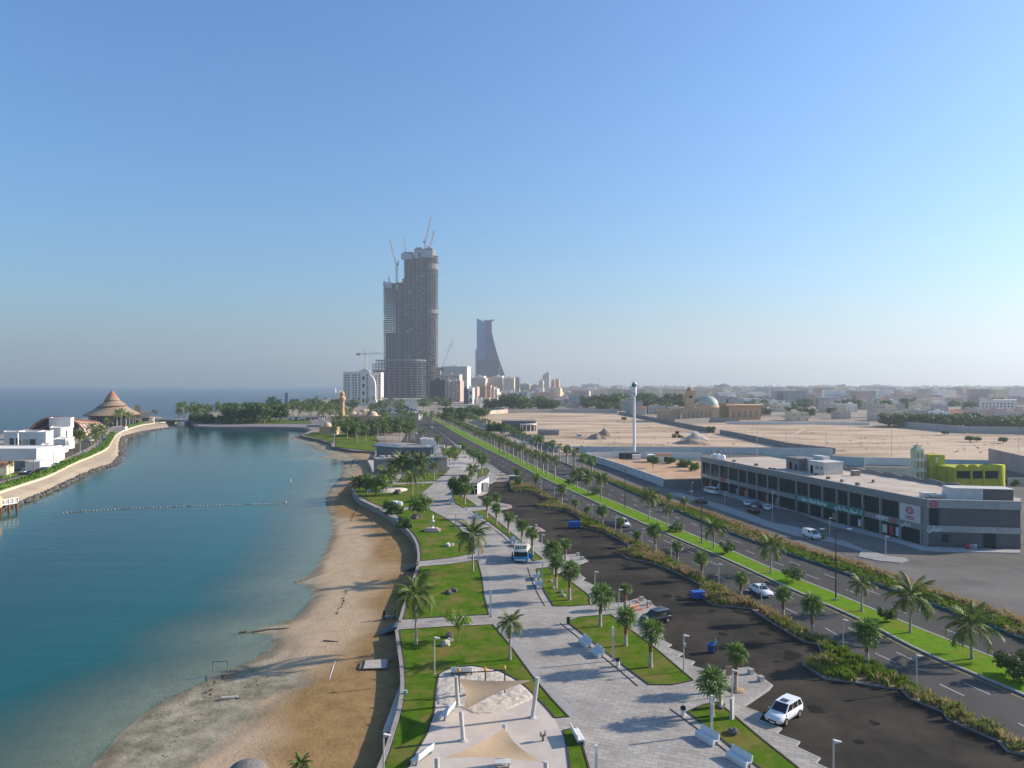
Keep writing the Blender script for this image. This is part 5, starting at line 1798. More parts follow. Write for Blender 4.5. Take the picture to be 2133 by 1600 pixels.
# grey monoliths by the large palm
o = thing('monolith', 'tall flat grey stone slab beside the walkway', 'stone slab', P(1525, 1496, PZ), RAD(58))
mb = MB()
mb.box((0, 0, 0.98), (0.75, 0.22, 1.96))
mb.build('slab', m_concrete, o)
mb = MB()
mb.box((0, 0, 0.04), (0.95, 0.42, 0.08))
mb.build('base', m_kerb, o)
o = thing('monolith', 'grey stone slab under the large dense fan palm', 'stone slab', P(1502, 1473, PZ), RAD(58))
mb = MB()
mb.box((0, 0, 0.7), (0.7, 0.22, 1.4))
mb.build('slab', m_concrete, o)
mb = MB()
mb.box((0, 0, 0.1), (1.1, 0.6, 0.2))
mb.build('base', m_panel2, o)
o = thing('notice_board', 'small red-brown board behind the palm in the round pit', 'board', P(1518, 1412, PZ), RAD(10))
mb = MB()
mb.box((0, 0, 0.75), (0.75, 0.08, 1.0))
mb.build('panel', m_brown, o)
mb = MB()
mb.box((0, 0.06, 0.3), (0.1, 0.08, 0.6))
mb.build('post', m_steel, o)
mb = MB()
mb.lathe([(0.0, 0), (1.0, 0), (1.0, 0.02), (0, 0.02)], n=20)
q = P(1531, 1437, PZ)
tag(mb.build('tree_pit_ground', m_turf, None, (q.x, q.y, PZ)), kind='structure')
mb = MB()
mb.lathe([(0.0, 0), (6.2, 0), (6.2, 0.03), (0, 0.03)], n=28)
q = P(806, 1021, PZ)
tag(mb.build('round_bed_pavement', m_plaza, None, (q.x, q.y, 0.16)), kind='structure')

# ------------------------------------------------------------------ play area
def post(a, b, r=0.2, parent=None, name='post'):
  mb = MB()
  mb.cyl(a, b, r, r * 0.92, 14)
  w = mb.build(name, m_greypost, parent)
  mb = MB()
  mb.cyl((a[0], a[1], a[2] - 0.02), (a[0], a[1], a[2] + 0.10), r * 1.9, r * 1.8, 14)
  mb.build('base_plate', m_greypost, w)
  return w

def shade_sail(label, posts, zs, sag):
  """three posts and a triangular cloth with hollowed edges"""
  o = thing('shade_sail', label, 'shade sail')
  tips = []
  for (bx, by), (tx, ty) in zip(posts, zs):
    b = P(bx, by, PZ)
    t = Vector((XD(tx, b.y).x, b.y, ZD(ty, b.y)))
    post(b, t, 0.2, o)
    tips.append(t)
  c = (tips[0] + tips[1] + tips[2]) / 3
  tips2 = [t.lerp(c, 0.09) + Vector((0, 0, -0.15)) for t in tips]
  n = 12
  vs, fs, idx = [], [], {}
  for i in range(n + 1):
    for j in range(n + 1 - i):
      u, v = i / n, j / n
      w = 1 - u - v
      p_ = tips2[0] * u + tips2[1] * v + tips2[2] * w
      # pull towards the centre where the point lies along an edge's middle
      for a, b_ in ((u, v), (v, w), (w, u)):
        k = 1 - a - b_
        f = 4 * a * b_ * max(0, 1 - 2.4 * k)
        p_ = p_.lerp(c, sag * f)
      p_ = p_ + Vector((0, 0, -0.5 * (27 * u * v * w) * 0.35))
      idx[i, j] = len(vs)
      vs.append(p_)
  for i in range(n):
    for j in range(n - i):
      fs.append((idx[i, j], idx[i + 1, j], idx[i, j + 1]))
      if j < n - i - 1:
        fs.append((idx[i + 1, j], idx[i + 1, j + 1], idx[i, j + 1]))
  mb = MB()
  mb.add(vs, fs, 0, True)
  mb.build('canopy', m_sail, o)
  for t, t2 in zip(tips, tips2):
    mb = MB()
    mb.cyl(t + Vector((0, 0, -0.12)), t2, 0.025, n=6)
    mb.build('cable', m_steel, o)

shade_sail('tan triangular shade sail on three posts over the sand pit', [(954, 1470), (1109, 1495), (965, 1543)], [(950, 1409), (1120, 1411), (960, 1482)], 0.2)
shade_sail('tan triangular shade sail at the lower end of the play area', [(1050, 1592), (1137, 1680), (912, 1690)], [(1051, 1508), (1137, 1586), (910, 1578)], 0.2)
# swing set
o = thing('swing_set', 'dark swing frame with orange post tips at the head of the sand pit', 'swing set')
tops = []
for (bx, by, tx, ty) in ((956, 1449, 956, 1396), (1011, 1447, 1011, 1394), (1052, 1443, 1051, 1391)):
  b = P(bx, by, PZ)
  t = Vector((XD(tx, b.y).x, b.y, ZD(ty, b.y)))
  for s in (-0.45, 0.45):
    mb = MB()
    mb.cyl((b.x, b.y + s, 0.1), (t.x, t.y, t.z - 0.1), 0.07, n=8)
    mb.build('leg', m_darkmetal, o)
  mb = MB()
  mb.lathe([(0.0, 0), (0.13, 0.05), (0.14, 0.25), (0.08, 0.42), (0, 0.46)], n=10)
  mb.build('post_cap', m_swing, o, (t.x, t.y, t.z - 0.2))
  tops.append(t)
for a, b in zip(tops, tops[1:]):
  mb = MB()
  mb.cyl(a - Vector((0, 0, 0.25)), b - Vector((0, 0, 0.25)), 0.06, n=8)
  mb.build('crossbar', m_darkmetal, o)
  for f in (0.35, 0.65):
    m_ = a.lerp(b, f)
    mb = MB()
    for s in (-0.2, 0.2):
      mb.cyl((m_.x + s, m_.y, m_.z - 0.3), (m_.x + s, m_.y, 0.6), 0.018, n=5)
    w = mb.build('chain', m_steel, o)
    mb = MB()
    mb.box((m_.x, m_.y, 0.58), (0.5, 0.22, 0.05))
    mb.build('seat', m_black, w)
# spring rider
p = P(1131, 1544, PZ)
o = thing('spring_rider', 'small grey spring rider on the play slab', 'spring rider', p, 0.4)
mb = MB()
mb.tube([(0.11 * math.cos(t * 0.8), 0.11 * math.sin(t * 0.8), 0.02 + t * 0.011) for t in range(40)], 0.02, 5)
mb.build('spring', m_darkmetal, o)
mb = MB()
mb.box((0, 0, 0.5), (0.55, 0.22, 0.08))
mb.box((-0.22, 0, 0.68), (0.06, 0.3, 0.36))
mb.build('seat', m_brown, o)
mb = MB()
mb.box((0.22, 0, 0.72), (0.05, 0.36, 0.4))
mb.build('handle', m_greypost, o)
p = P(1048, 1600, PZ)
o = thing('play_table', 'low grey play table half hidden under the lower shade sail', 'table', p, 0)
mb = MB()
mb.box((0, 0, 0.55), (1.3, 0.8, 0.1))
mb.build('top', m_greypost, o)
for s in (-0.45, 0.45):
  mb = MB()
  mb.box((s, 0, 0.25), (0.15, 0.5, 0.5))
  mb.build('leg', m_concrete, o)

# ------------------------------------------------------------------ things on the beach
BZ = -1.15
for (px, py, lb) in ((844, 1448, 'green floodlight on the lawn beside the beach wall'),):
  o = thing('floodlight', lb, 'floodlight', P(px, py, 0.16))
  mb = MB()
  mb.box((0, 0, 0.35), (0.4, 0.2, 0.3))
  mb.build('lamp_head', m_teal, o)
  mb = MB()
  mb.cyl((0, 0, 0), (0, 0, 0.3), 0.03, n=6)
  mb.build('stake', m_darkmetal, o)
p = P(783, 1393, BZ)
o = thing('lifeguard_hut', 'weathered grey timber ramp platform against the beach wall', 'platform', p, RAD(5))
for k in range(6):
  mb = MB()
  mb.box((0, -1.1 + 0.44 * k, 0.55), (2.6, 0.4, 0.09))
  mb.build('plank', m_palerock, o)
for a in (-1, 1):
  for b in (-1, 1):
    mb = MB()
    mb.box((a * 1.1, b * 1.0, 0.25), (0.15, 0.15, 0.5))
    mb.build('leg', m_wood, o)
for s in (-1.2, 1.2):
  mb = MB()
  mb.beam((1.3, s, 0.6), (3.1, s, 1.15), 0.14, 0.2)
  mb.build('side_rail', m_wood, o)
mb = MB()
mb.box((-1.6, 0, 0.22), (0.5, 2.0, 0.44))
mb.build('step', m_wood, o)

def goal(px, py, w, h, label, rz, z=BZ - 0.25):
  o = thing('goal_frame', label, 'goal frame', P(px, py, z), rz)
  for s in (-1, 1):
    mb = MB()
    mb.cyl((s * w / 2, 0, -0.1), (s * w / 2, 0, h), 0.05, n=6)
    mb.build('post', m_wood, o)
    mb = MB()
    mb.cyl((s * w / 2, 0, 0.08), (s * w / 2 + 0.3, -1.5, 0.08), 0.05, n=6)
    mb.build('foot_rail', m_wood, o)
  mb = MB()
  mb.cyl((-w / 2, 0, h), (w / 2, 0, h), 0.05, n=6)
  mb.build('crossbar', m_wood, o)

goal(459, 1402, 1.6, 1.35, 'small dark goal frame at the edge of the water', 0.15)

def log(pts, r, label, mat=m_wood, z=BZ, n=7):
  c = PL(pts, z)
  mb = MB()
  mb.tube([p_ + Vector((0, 0, r * 0.6)) for p_ in c], [r * (1 - 0.25 * i / len(c)) for i in range(len(c))], n)
  tag(mb.build('driftwood', mat), label, 'driftwood')

log([(686, 1420), (692, 1398), (698, 1379)], 0.17, 'pale beached log lying on the sand near the timber platform', m_palerock)
log([(524, 1317), (560, 1312), (602, 1310)], 0.14, 'dark waterlogged beam lying along the sand spit', m_wood, -1.5)
log([(497, 1318), (514, 1316)], 0.16, 'dark float lying in the shallows beyond the sand spit', m_wood, -1.55)
log([(614, 1212), (640, 1203), (684, 1193)], 0.09, 'thin dark pole lying across the upper sand spit', m_wood, -1.5)
log([(698, 1377), (740, 1374), (790, 1366)], 0.10, 'dark cable half buried between log and platform')
log([(674, 1335), (706, 1338)], 0.09, 'short dark plank on the middle of the beach')
log([(462, 1457), (475, 1456), (496, 1454)], 0.2, 'pale bundle of rope on the wet sand', m_palerock, -1.35)
log([(498, 1456), (514, 1452)], 0.15, 'dark bundle on the wet sand', m_wood, -1.35)
mb = MB()
for pts in ([(700, 1280), (712, 1260), (718, 1240), (722, 1228)], [(775, 1090), (765, 1075), (742, 1050), (735, 1035)], [(663, 1345), (660, 1355), (668, 1362)], [(640, 1432), (610, 1440), (590, 1452), (560, 1466)], [(437, 1416), (450, 1412), (440, 1440), (436, 1448)], [(730, 1085), (738, 1070), (742, 1062), (735, 1048)],
      [(730, 975), (735, 960), (740, 955), (746, 972)], [(757, 960), (700, 935), (690, 930)]):
  for q in resample(smooth(PL(pts, BZ - 0.08), 4), 0.5):
    if rf.random() < 0.75:
      mb.blob((q.x + rf.uniform(-.2, .2), q.y + rf.uniform(-.3, .3), q.z), rf.uniform(0.06, 0.2), 5, 3, 0.3, rg=rf, squash=0.5)
tag(mb.build('seaweed', M('dry_seaweed', (0.07, 0.05, 0.03), (0.11, 0.08, 0.05), 4.0)), 'dark lines of dry seaweed washed along the sand', 'seaweed', kind='stuff')
mb = MB()
for k in range(420):
  q = P(rf.uniform(330, 640), rf.uniform(1400, 1590), BZ - 0.2)
  mb.blob(q, rf.uniform(0.03, 0.1), 5, 3, 0.3, rg=rf, squash=0.5)
for k in range(500):
  y_ = rf.uniform(1060, 1590)
  q = P(rf.uniform(680, 800), y_, BZ)
  mb.blob(q, rf.uniform(0.02, 0.07), 5, 3, 0.3, rg=rf, squash=0.5)
tag(mb.build('beach_debris', M('beach_debris', (0.10, 0.08, 0.055), (0.24, 0.20, 0.15), 1.0)), 'scattered shells and scraps on the beach', 'debris', kind='stuff')
# thatched parasol at the bottom edge
p = P(515, 1644, BZ)
o = thing('beach_parasol', 'dark thatched dome parasol standing on the beach', 'parasol', p)
mb = MB()
mb.cyl((0, 0, -0.2), (0, 0, 2.0), 0.07, n=8)
mb.build('pole', m_wood, o)
mb = MB()
mb.lathe([(1.6, 1.5), (1.5, 1.7), (1.2, 1.95), (0.75, 2.15), (0.25, 2.27), (0, 2.3)], n=18)
mb.build('thatch', M('grey_thatch', (0.16, 0.15, 0.14), (0.24, 0.22, 0.2), 5.0, 0.95, 0.8, 8.0), o)
# clothes rack / rinse station by the steps
p = P(812, 1290, -0.9)
o = thing('rinse_station', 'low blue rinse station below the beach wall steps', 'rinse station', p)
mb = MB()
mb.box((0, 0, 0.35), (1.6, 0.4, 0.2))
mb.build('trough', m_slate, o)
for s in (-0.8, 0.8):
  mb = MB()
  mb.box((s, 0, 0.6), (0.25, 0.25, 1.2))
  mb.build('post', m_navy, o)
# float line and marker posts on the lagoon
fl = resample(smooth(PL([(131, 1069), (200, 1064), (290, 1059), (400, 1055), (500, 1052), (595, 1049)], WZ), 6), 0.85)
o = thing('float_line', 'long line of small pale floats across the lagoon', 'float line')
for k in range(0, len(fl), 12):
  mb = MB()
  for q in fl[k:k + 13]:
    mb.blob((q.x, q.y, WZ + 0.06), 0.17 if rf.random() < 0.7 else 0.24, 6, 4, 0.15, rg=rf, m=int(rf.random() < 0.3))
  mb.tube(fl[k:k + 13], 0.07, 4, 1)
  w = mb.build('float_string', [m_palerock, m_wood], o)
  w['kind'] = 'stuff'
for px, py, h, lb in ((596, 1053, 1.3, 'white marker post at the end of the float line'), (606, 1014, 2.6, 'white-topped marker post standing in the lagoon'), (637, 986, 1.2, 'short dark marker stake standing in the lagoon')):
  q = P(px, py, WZ)
  o = thing('marker_post', lb, 'marker post', q)
  mb = MB()
  mb.cyl((0, 0, -1.0), (0, 0, h * 0.5), 0.09, n=7)
  mb.build('lower_post', m_wood, o)
  mb = MB()
  mb.cyl((0, 0, h * 0.5), (0, 0, h), 0.1, n=7)
  mb.build('upper_post', m_whitepaint if 'white' in lb else m_wood, o)

# ------------------------------------------------------------------ vehicles
def bil(q, u, v):
  return q[0].lerp(q[1], u).lerp(q[3].lerp(q[2], u), v)

CARS = {
  'sedan': dict(st=[(-2.3, .42, .74, .66), (-2.2, .30, .96, .80), (-1.4, .22, 1.0, .88), (0, .20, .95, .90), (1.0, .20, .94, .89), (1.9, .24, .84, .85), (2.2, .30, .72, .76), (2.32, .40, .60, .62)],
         gh=(-1.85, 1.05, 0.94, -1.05, 0.2, 1.43, .80, .60), wb=1.36, wr=.33),
  'suv': dict(st=[(-2.28, .48, .92, .72), (-2.18, .36, 1.05, .86), (-1.4, .28, 1.06, .91), (0, .26, 1.02, .92), (1.1, .26, 1.04, .91), (1.9, .30, .96, .87), (2.2, .36, .84, .78), (2.3, .46, .70, .64)],
        gh=(-2.2, 1.2, 1.0, -1.95, 0.35, 1.70, .86, .68), wb=1.33, wr=.37),
  'van': dict(st=[(-2.1, .40, 1.0, .80), (-2.05, .30, 1.12, .90), (-1.2, .24, 1.14, .92), (0, .22, 1.1, .92), (1.1, .22, 1.08, .91), (1.8, .26, .95, .86), (2.1, .32, .80, .78), (2.2, .42, .66, .66)],
        gh=(-2.06, 1.45, 1.06, -2.0, 0.45, 1.84, .90, .80), wb=1.32, wr=.33),
  'minibus': dict(st=[(-2.5, .45, 1.1, .84), (-2.45, .32, 1.22, .94), (-1.2, .26, 1.22, .95), (0, .24, 1.2, .95), (1.4, .24, 1.18, .94), (2.2, .28, 1.1, .9), (2.45, .34, .95, .82), (2.55, .44, .75, .7)],
          gh=(-2.45, 2.3, 1.15, -2.4, 1.3, 2.1, .92, .80), wb=1.5, wr=.35),
  'pickup': dict(st=[(-2.6, .50, .95, .78), (-2.5, .40, 1.05, .90), (-1.2, .32, 1.05, .92), (0, .30, 1.05, .92), (1.1, .30, 1.06, .92), (2.1, .34, 1.0, .88), (2.45, .40, .88, .80), (2.55, .50, .72, .68)],
         gh=(-0.9, 1.3, 1.03, -0.7, 0.5, 1.75, .84, .68), wb=1.6, wr=.38),
}
CAR_MESH = {}

def ring(x, zb, zt, hw):
  h = zt - zb
  half = [(hw * .80, zb), (hw * .97, zb + h * .18), (hw, zb + h * .5), (hw * .97, zb + h * .82), (hw * .86, zt)]
  return [(x, y, z) for y, z in half] + [(x, -y, z) for y, z in half[::-1]]

def car_meshes(kind, paint):
  key = (kind, paint.name)
  if key in CAR_MESH:
    return CAR_MESH[key]
  c = CARS[kind]
  out = {}
  mb = MB()
  vs = []
  for s in c['st']:
    vs += ring(*s)
  n = 10
  fs = []
  for i in range(len(c['st']) - 1):
    for k in range(n):
      fs.append((i * n + k, i * n + (k + 1) % n, (i + 1) * n + (k + 1) % n, (i + 1) * n + k))
  mb.add(vs, [f[::-1] for f in fs], 0, True)
  e = (len(c['st']) - 1) * n
  mb.add(vs, [tuple(range(n)), tuple(e + k for k in range(n - 1, -1, -1))])
  # wheel arches: dark inner discs
  out['body'] = mb.mesh('body', paint)
  x0, x1, zb, tx0, tx1, zt, hb, ht = c['gh']
  V = Vector
  b = [V((x0, hb, zb)), V((x1, hb * .92, zb)), V((x1, -hb * .92, zb)), V((x0, -hb, zb))]
  t = [V((tx0, ht, zt - .03)), V((tx1, ht, zt - .02)), V((tx1, -ht, zt - .02)), V((tx0, -ht, zt - .03))]
  mid = [V(((tx0 + tx1) / 2, ht * .97, zt + .03)), V(((tx0 + tx1) / 2, -ht * .97, zt + .03))]
  mb = MB()
  vv = b + t + mid
  mb.add(vv, [(0, 4, 5, 1)[::-1], (1, 5, 6, 2)[::-1], (2, 6, 7, 3)[::-1], (3, 7, 4, 0)[::-1], (4, 8, 5), (7, 6, 9), (4, 7, 9, 8)[::-1], (8, 9, 6, 5)[::-1]])
  out['cabin'] = mb.mesh('cabin', paint)
  sides = {'front': [b[1], b[2], t[2], t[1]], 'rear': [b[3], b[0], t[0], t[3]], 'a': [b[0], b[1], t[1], t[0]], 'c': [b[2], b[3], t[3], t[2]]}
  wins = []

  def pane(q, u0, u1, v0, v1):
    nr = (q[1] - q[0]).cross(q[3] - q[0]).normalized()
    if nr.dot(bil(q, .5, .5) - V((0, 0, zb))) < 0:
      nr = -nr
    pts = [bil(q, u, v) + nr * 0.012 for u, v in ((u0, v0), (u1, v0), (u1, v1), (u0, v1))]
    m2 = MB()
    m2.add(pts, [(0, 1, 2, 3)] if (pts[1] - pts[0]).cross(pts[3] - pts[0]).dot(nr) > 0 else [(3, 2, 1, 0)])
    return m2.mesh('window', m_carglass)

  wins.append(('windscreen', pane(sides['front'], .05, .95, .08, .93)))
  if kind != 'van':
    wins.append(('rear_window', pane(sides['rear'], .08, .92, .15, .9)))
  spl = {'sedan': [(.10, .47), (.52, .92)], 'suv': [(.05, .27), (.31, .60), (.64, .94)], 'van': [(.66, .94)], 'minibus': [(.04, .26), (.29, .5), (.53, .73), (.77, .95)], 'pickup': [(.08, .48), (.53, .93)]}[kind]
  for sd in ('a', 'c'):
    for u0, u1 in spl:
      if sd == 'c':
        u0, u1 = 1 - u1, 1 - u0
      wins.append(('side_window', pane(sides[sd], u0, u1, .14, .88)))
  out['wins'] = wins
  mb = MB()
  mb.cyl((0, -.11, 0), (0, .11, 0), c['wr'], n=16)
  out['tyre'] = mb.mesh('wheel', m_tyre)
  mb = MB()
  mb.cyl((0, -.118, 0), (0, .118, 0), c['wr'] * .66, n=12)
  out['rim'] = mb.mesh('rim', m_rim)
  mb = MB()
  mb.box((0, 0, 0), (.10, .34, .15))
  out['lamp'] = mb.mesh('headlight', m_lens)
  mb = MB()
  mb.box((0, 0, 0), (.08, .18, .32))
  out['tail'] = mb.mesh('tail_light', m_tail)
  mb = MB()
  mb.box((0, 0, 0), (.10, .16, .12))
  out['mirror'] = mb.mesh('mirror', paint)
  mb = MB()
  mb.box((0, 0, 0), (.06, .78, .14))
  out['grille'] = mb.mesh('grille', m_black)
  mb = MB()
  mb.box((0, 0, 0), (.03, .5, .12))
  out['plate'] = mb.mesh('number_plate', m_whitepaint)
  CAR_MESH[key] = out
  return out

def car(kind, paint, loc, rz, label, group=None, detail=True, name=None):
  c, m = CARS[kind], car_meshes(kind, paint)
  o = thing(name or {'sedan': 'parked_car', 'suv': 'parked_car', 'van': 'delivery_van', 'minibus': 'minibus', 'pickup': 'pickup_truck'}[kind], label, {'van': 'van', 'minibus': 'minibus', 'pickup': 'pickup'}.get(kind, 'car'), loc, rz, group)
  link('body', m['body'], o)
  link('cabin', m['cabin'], o)
  for nm, w in m['wins']:
    link(nm, w, o)
  for sx in (-1, 1):
    for sy in (-1, 1):
      w = link('wheel', m['tyre'], o, (sx * c['wb'], sy * (c['st'][3][3] - .09), c['wr']))
      if detail:
        link('rim', m['rim'], w)
  if detail:
    f, r = c['st'][-2], c['st'][0]
    for s in (-1, 1):
      link('headlight', m['lamp'], o, (f[0] + .01, s * (f[3] - .15), f[2] - .10))
      link('tail_light', m['tail'], o, (r[0] - .0, s * (r[3] - .06), r[2] - .12))
      link('mirror', m['mirror'], o, (c['gh'][1] - .25, s * (c['gh'][6] + .13), c['gh'][2] + .05))
    link('grille', m['grille'], o, (c['st'][-1][0], 0, c['st'][-1][1] + .06))
    link('number_plate', m['plate'], o, (c['st'][-1][0] + .03, 0, c['st'][-1][1] - .06))
  return o

FARCAR = {}

def far_car(kind, paint, loc, rz, label, group):
  """one-mesh copy for cars too small to show their parts"""
  key = (kind, paint.name)
  if key not in FARCAR:
    c, m = CARS[kind], car_meshes(kind, paint)
    mb = MB()
    for me, k in [(m['body'], 0), (m['cabin'], 0)] + [(w, 1) for _, w in m['wins']]:
      mb.add([v.co for v in me.vertices], [tuple(p.vertices) for p in me.polygons], k)
    for sx in (-1, 1):
      for sy in (-1, 1):
        mb.add([v.co + Vector((sx * c['wb'], sy * (c['st'][3][3] - .09), c['wr'])) for v in m['tyre'].vertices], [tuple(p.vertices) for p in m['tyre'].polygons], 2)
    FARCAR[key] = mb.mesh('parked_car', [paint, m_carglass, m_tyre])
  return tag(link('parked_car', FARCAR[key], None, loc, rz), label, 'car', group)

def hdg(a, b):
  d = P(*b) - P(*a)
  return math.atan2(d.y, d.x)

h1 = hdg((1655, 1490), (1612, 1508))
w = car('suv', m_carwhite, P(1633, 1497, 0.0), RAD(-137), 'white off-road car with a dark sunroof parked at the sawtooth kerb')
mb = MB()
mb.add([(-0.5, -.36, 1.742), (0.15, -.36, 1.732), (0.15, .36, 1.732), (-0.5, .36, 1.742)], [(0, 1, 2, 3)])
mb.build('sunroof', m_carglass, w)
w = car('suv', m_carblack, P(1366, 1297, 0.0), RAD(-152), 'black off-road car with a pale roof side parked behind the palm lawn')
for s in (-1, 1):
  mb = MB()
  mb.beam((-1.7, s * .66, 1.78), (0.2, s * .66, 1.78), .05, .06)
  mb.build('roof_rail', m_carsilver, w)
car('sedan', m_carwhite, P(1585, 1238, 0.02), RAD(-77), 'white sedan driving on the near carriageway beside the hedge', name='driving_car')
car('suv', m_carwhite, P(1298, 1096, 0.02), RAD(-77), 'white off-road car driving on the near carriageway past the far waste container', name='driving_car')
fa = math.atan2(145 - 231, 81.8 - 59.4)
car('minibus', m_carwhite, P(1482, 1029, 0.02), fa + RAD(190), 'white minibus parked at the far end of the shops')
car('sedan', m_carblack, P(1460, 1048, 0.02), fa + math.pi, 'black sedan driving along the service road before the shops', name='driving_car')
car('sedan', m_carwhite, P(1556, 1053, 0.02), fa + RAD(150), 'white sedan parked before the shops, beside the green-roofed car')
car('sedan', m_carblue, P(1577, 1056, 0.02), fa + RAD(150), 'dark blue sedan parked between the two white sedans at the shops')
car('sedan', m_carwhite, P(1598, 1062, 0.02), fa + RAD(150), 'white sedan parked next to the lamp before the shops')
w = car('suv', m_carblack, P(1569, 1068, 0.02), fa + RAD(172), 'dark patrol car with white and green roof behind the parked sedans')
mb = MB()
mb.box((-0.6, 0, 1.76), (1.4, 1.0, 0.05))
mb.build('roof_panel', m_whitepaint, w)
mb = MB()
mb.box((-0.1, 0, 1.83), (0.25, 1.0, 0.1))
mb.build('light_bar', m_green, w)
car('van', m_carwhite, P(1691, 1121, 0.02), fa - RAD(2), 'white delivery van parked on the service road by the red bush')
tree_px(1712, 1122, 1116, 6, 'small reddish bush on the island beside the white delivery van', [m_plume, m_leaf], 'bush', 'bush', n=260, leaf=0.2)
GF = 'cars far along the avenue'
for px, py, pt, k in ((866, 905, m_carwhite, 'sedan'), (883, 904, m_carwhite, 'sedan'), (898, 893, m_carwhite, 'suv'), (1206, 1000, m_carblack, 'sedan')):
  car(k, pt, P(px, py, 0.02), RAD(105 if px < 1000 else 103), 'car on the avenue near the white roofed pavilion' if px < 1000 else 'dark car on the far carriageway between median palms', GF if px < 1000 else None, False, 'driving_car')
GP = 'cars parked along the peninsula hedge'
hp = hdg((60, 988), (180, 935))
for px, py, pt, k, lb in ((168, 950, m_carwhite, 'sedan', 'white car parked by the hedge under the leaning palm'), (174, 947, m_carsilver, 'sedan', 'silver car between the white cars parked by the hedge'), (183, 944, m_carwhite, 'sedan', 'white car parked by the hedge just beyond the palm'), (119, 972, m_carwhite, 'suv', 'white car parked by the hedge beside the grey cabinet'),
             (130, 967, m_carblack, 'sedan', 'black car parked behind a white car by the hedge'), (51, 986, m_carsilver, 'pickup', 'silver pickup in front of the white villa gate'), (62, 988, m_carblue, 'sedan', 'dark blue car parked at the villa gate'), (80, 985, m_carred, 'sedan', 'red car half hidden by the hedge'),
             (191, 920, m_carwhite, 'minibus', 'white minibus driving on the peninsula road'), (219, 914, m_carwhite, 'sedan', 'white car parked where the hedge turns')):
  car(k, pt, P(px, py, 0.03), hp, lb, None, False)
p = P(93, 986, 0.02)
o = thing('utility_cabinet', 'grey metal cabinet beside the peninsula hedge', 'cabinet', p, hp)
mb = MB()
mb.box((0, 0, 1.1), (4.2, 2.4, 2.2))
mb.build('housing', m_slate, o)
mb = MB()
mb.box((1.2, -1.22, 1.1), (1.6, 0.05, 1.8))
mb.build('door', m_panel, o)

# food truck: blue and white two-storey van body seen from its end
p = P(1087, 1172, PZ)
o = thing('food_truck', 'blue and white food truck with an open roof deck on the promenade', 'food truck', (p.x, p.y + 2.2, PZ), RAD(-6))
mb = MB()
c = smooth([(-1.0, -2.5, 0), (0, -2.72, 0), (1.0, -2.5, 0), (1.22, -1.9, 0), (1.22, 2.4, 0), (-1.22, 2.4, 0), (-1.22, -1.9, 0)], 4, True)
mb.prism(c, 0.35, 1.15, bottom=True)
mb.build('lower_body', m_truckblue, o)
mb = MB()
mb.prism([(v.x * .985, v.y * .985) for v in c], 1.152, 1.98)
mb.build('cabin_window', m_glass, o)
for sx in (-1.17, 1.17):
  for yy in (-1.6, -0.4, 0.9, 2.2):
    mb = MB()
    mb.box((sx, yy, 1.56), (0.12, 0.14, 0.83))
    mb.build('pillar', m_whitepaint, o)
mb = MB()
mb.prism(c, 1.982, 2.35)
mb.build('roof_band', m_whitepaint, o)
mb = MB()
mb.box((0, 0.2, 2.40), (2.1, 4.2, 0.1))
mb.build('roof_deck', m_beige, o)
for k in range(5):
  mb = MB()
  mb.box((-0.84 + 0.42 * k, -1.98, 2.72), (0.36, 0.18, 0.55))
  mb.build('deck_seat', (m_brown, m_green, m_truckblue, m_brown, m_green)[k], o)
mb = MB()
for a, b in (((-1.08, -2.0), (1.08, -2.0)), ((1.08, -2.0), (1.08, 2.2)), ((-1.08, -2.0), (-1.08, 2.2)), ((-1.08, 2.2), (1.08, 2.2))):
  mb.cyl((*a, 3.05), (*b, 3.05), .03, n=6)
for a in ((-1.08, -2.0), (1.08, -2.0), (1.08, 2.2), (-1.08, 2.2), (1.08, 0), (-1.08, 0)):
  mb.cyl((*a, 2.3), (*a, 3.05), .03, n=6)
mb.build('deck_rail', m_whitepaint, o)
for sx in (-1, 1):
  for yy in (-1.6, 1.6):
    mb = MB()
    mb.cyl((sx * 1.0 - .12, yy, .36), (sx * 1.0 + .16, yy, .36), .36, n=14)
    w = mb.build('wheel', m_tyre, o)
    mb = MB()
    mb.cyl((sx * 1.0 - .125, yy, .36), (sx * 1.0 + .165, yy, .36), .2, n=10)
    mb.build('rim', m_whitepaint, w)
  mb = MB()
  mb.cyl((sx * .45, -2.66, .95), (sx * .45, -2.56, .95), .1, n=10)
  mb.build('headlight', m_lens, o)
mb = MB()
mb.box((0, -2.66, .58), (1.9, .18, .2))
mb.build('bumper', m_whitepaint, o)
mb = MB()
mb.box((0, -2.77, .6), (.5, .03, .12))
mb.build('number_plate', m_signwhite, o)
mb = MB()
mb.box((1.75, -1.4, 1.05), (.9, .08, 1.0), RAD(-30))
mb.build('menu_board', m_truckblue, o)
mb = MB()
mb.box((1.75, -1.4, 0.35), (.08, .06, .5), RAD(-30))
mb.build('board_leg', m_steel, o)
# ------------------------------------------------------------------ lettering
def text_mesh(s, size, mat, extrude=0.03):
  cu = bpy.data.curves.new('lettering', 'FONT')
  cu.body = s
  cu.size = size
  cu.extrude = extrude
  cu.offset = size * 0.016
  cu.align_x = 'CENTER'
  cu.align_y = 'CENTER'
  cu.resolution_u = 3
  ob = bpy.data.objects.new('lettering', cu)
  COL.objects.link(ob)
  dg = bpy.context.evaluated_depsgraph_get()
  me = bpy.data.meshes.new_from_object(ob.evaluated_get(dg))
  bpy.data.objects.remove(ob)
  me.materials.clear()
  me.materials.append(mat)
  return me

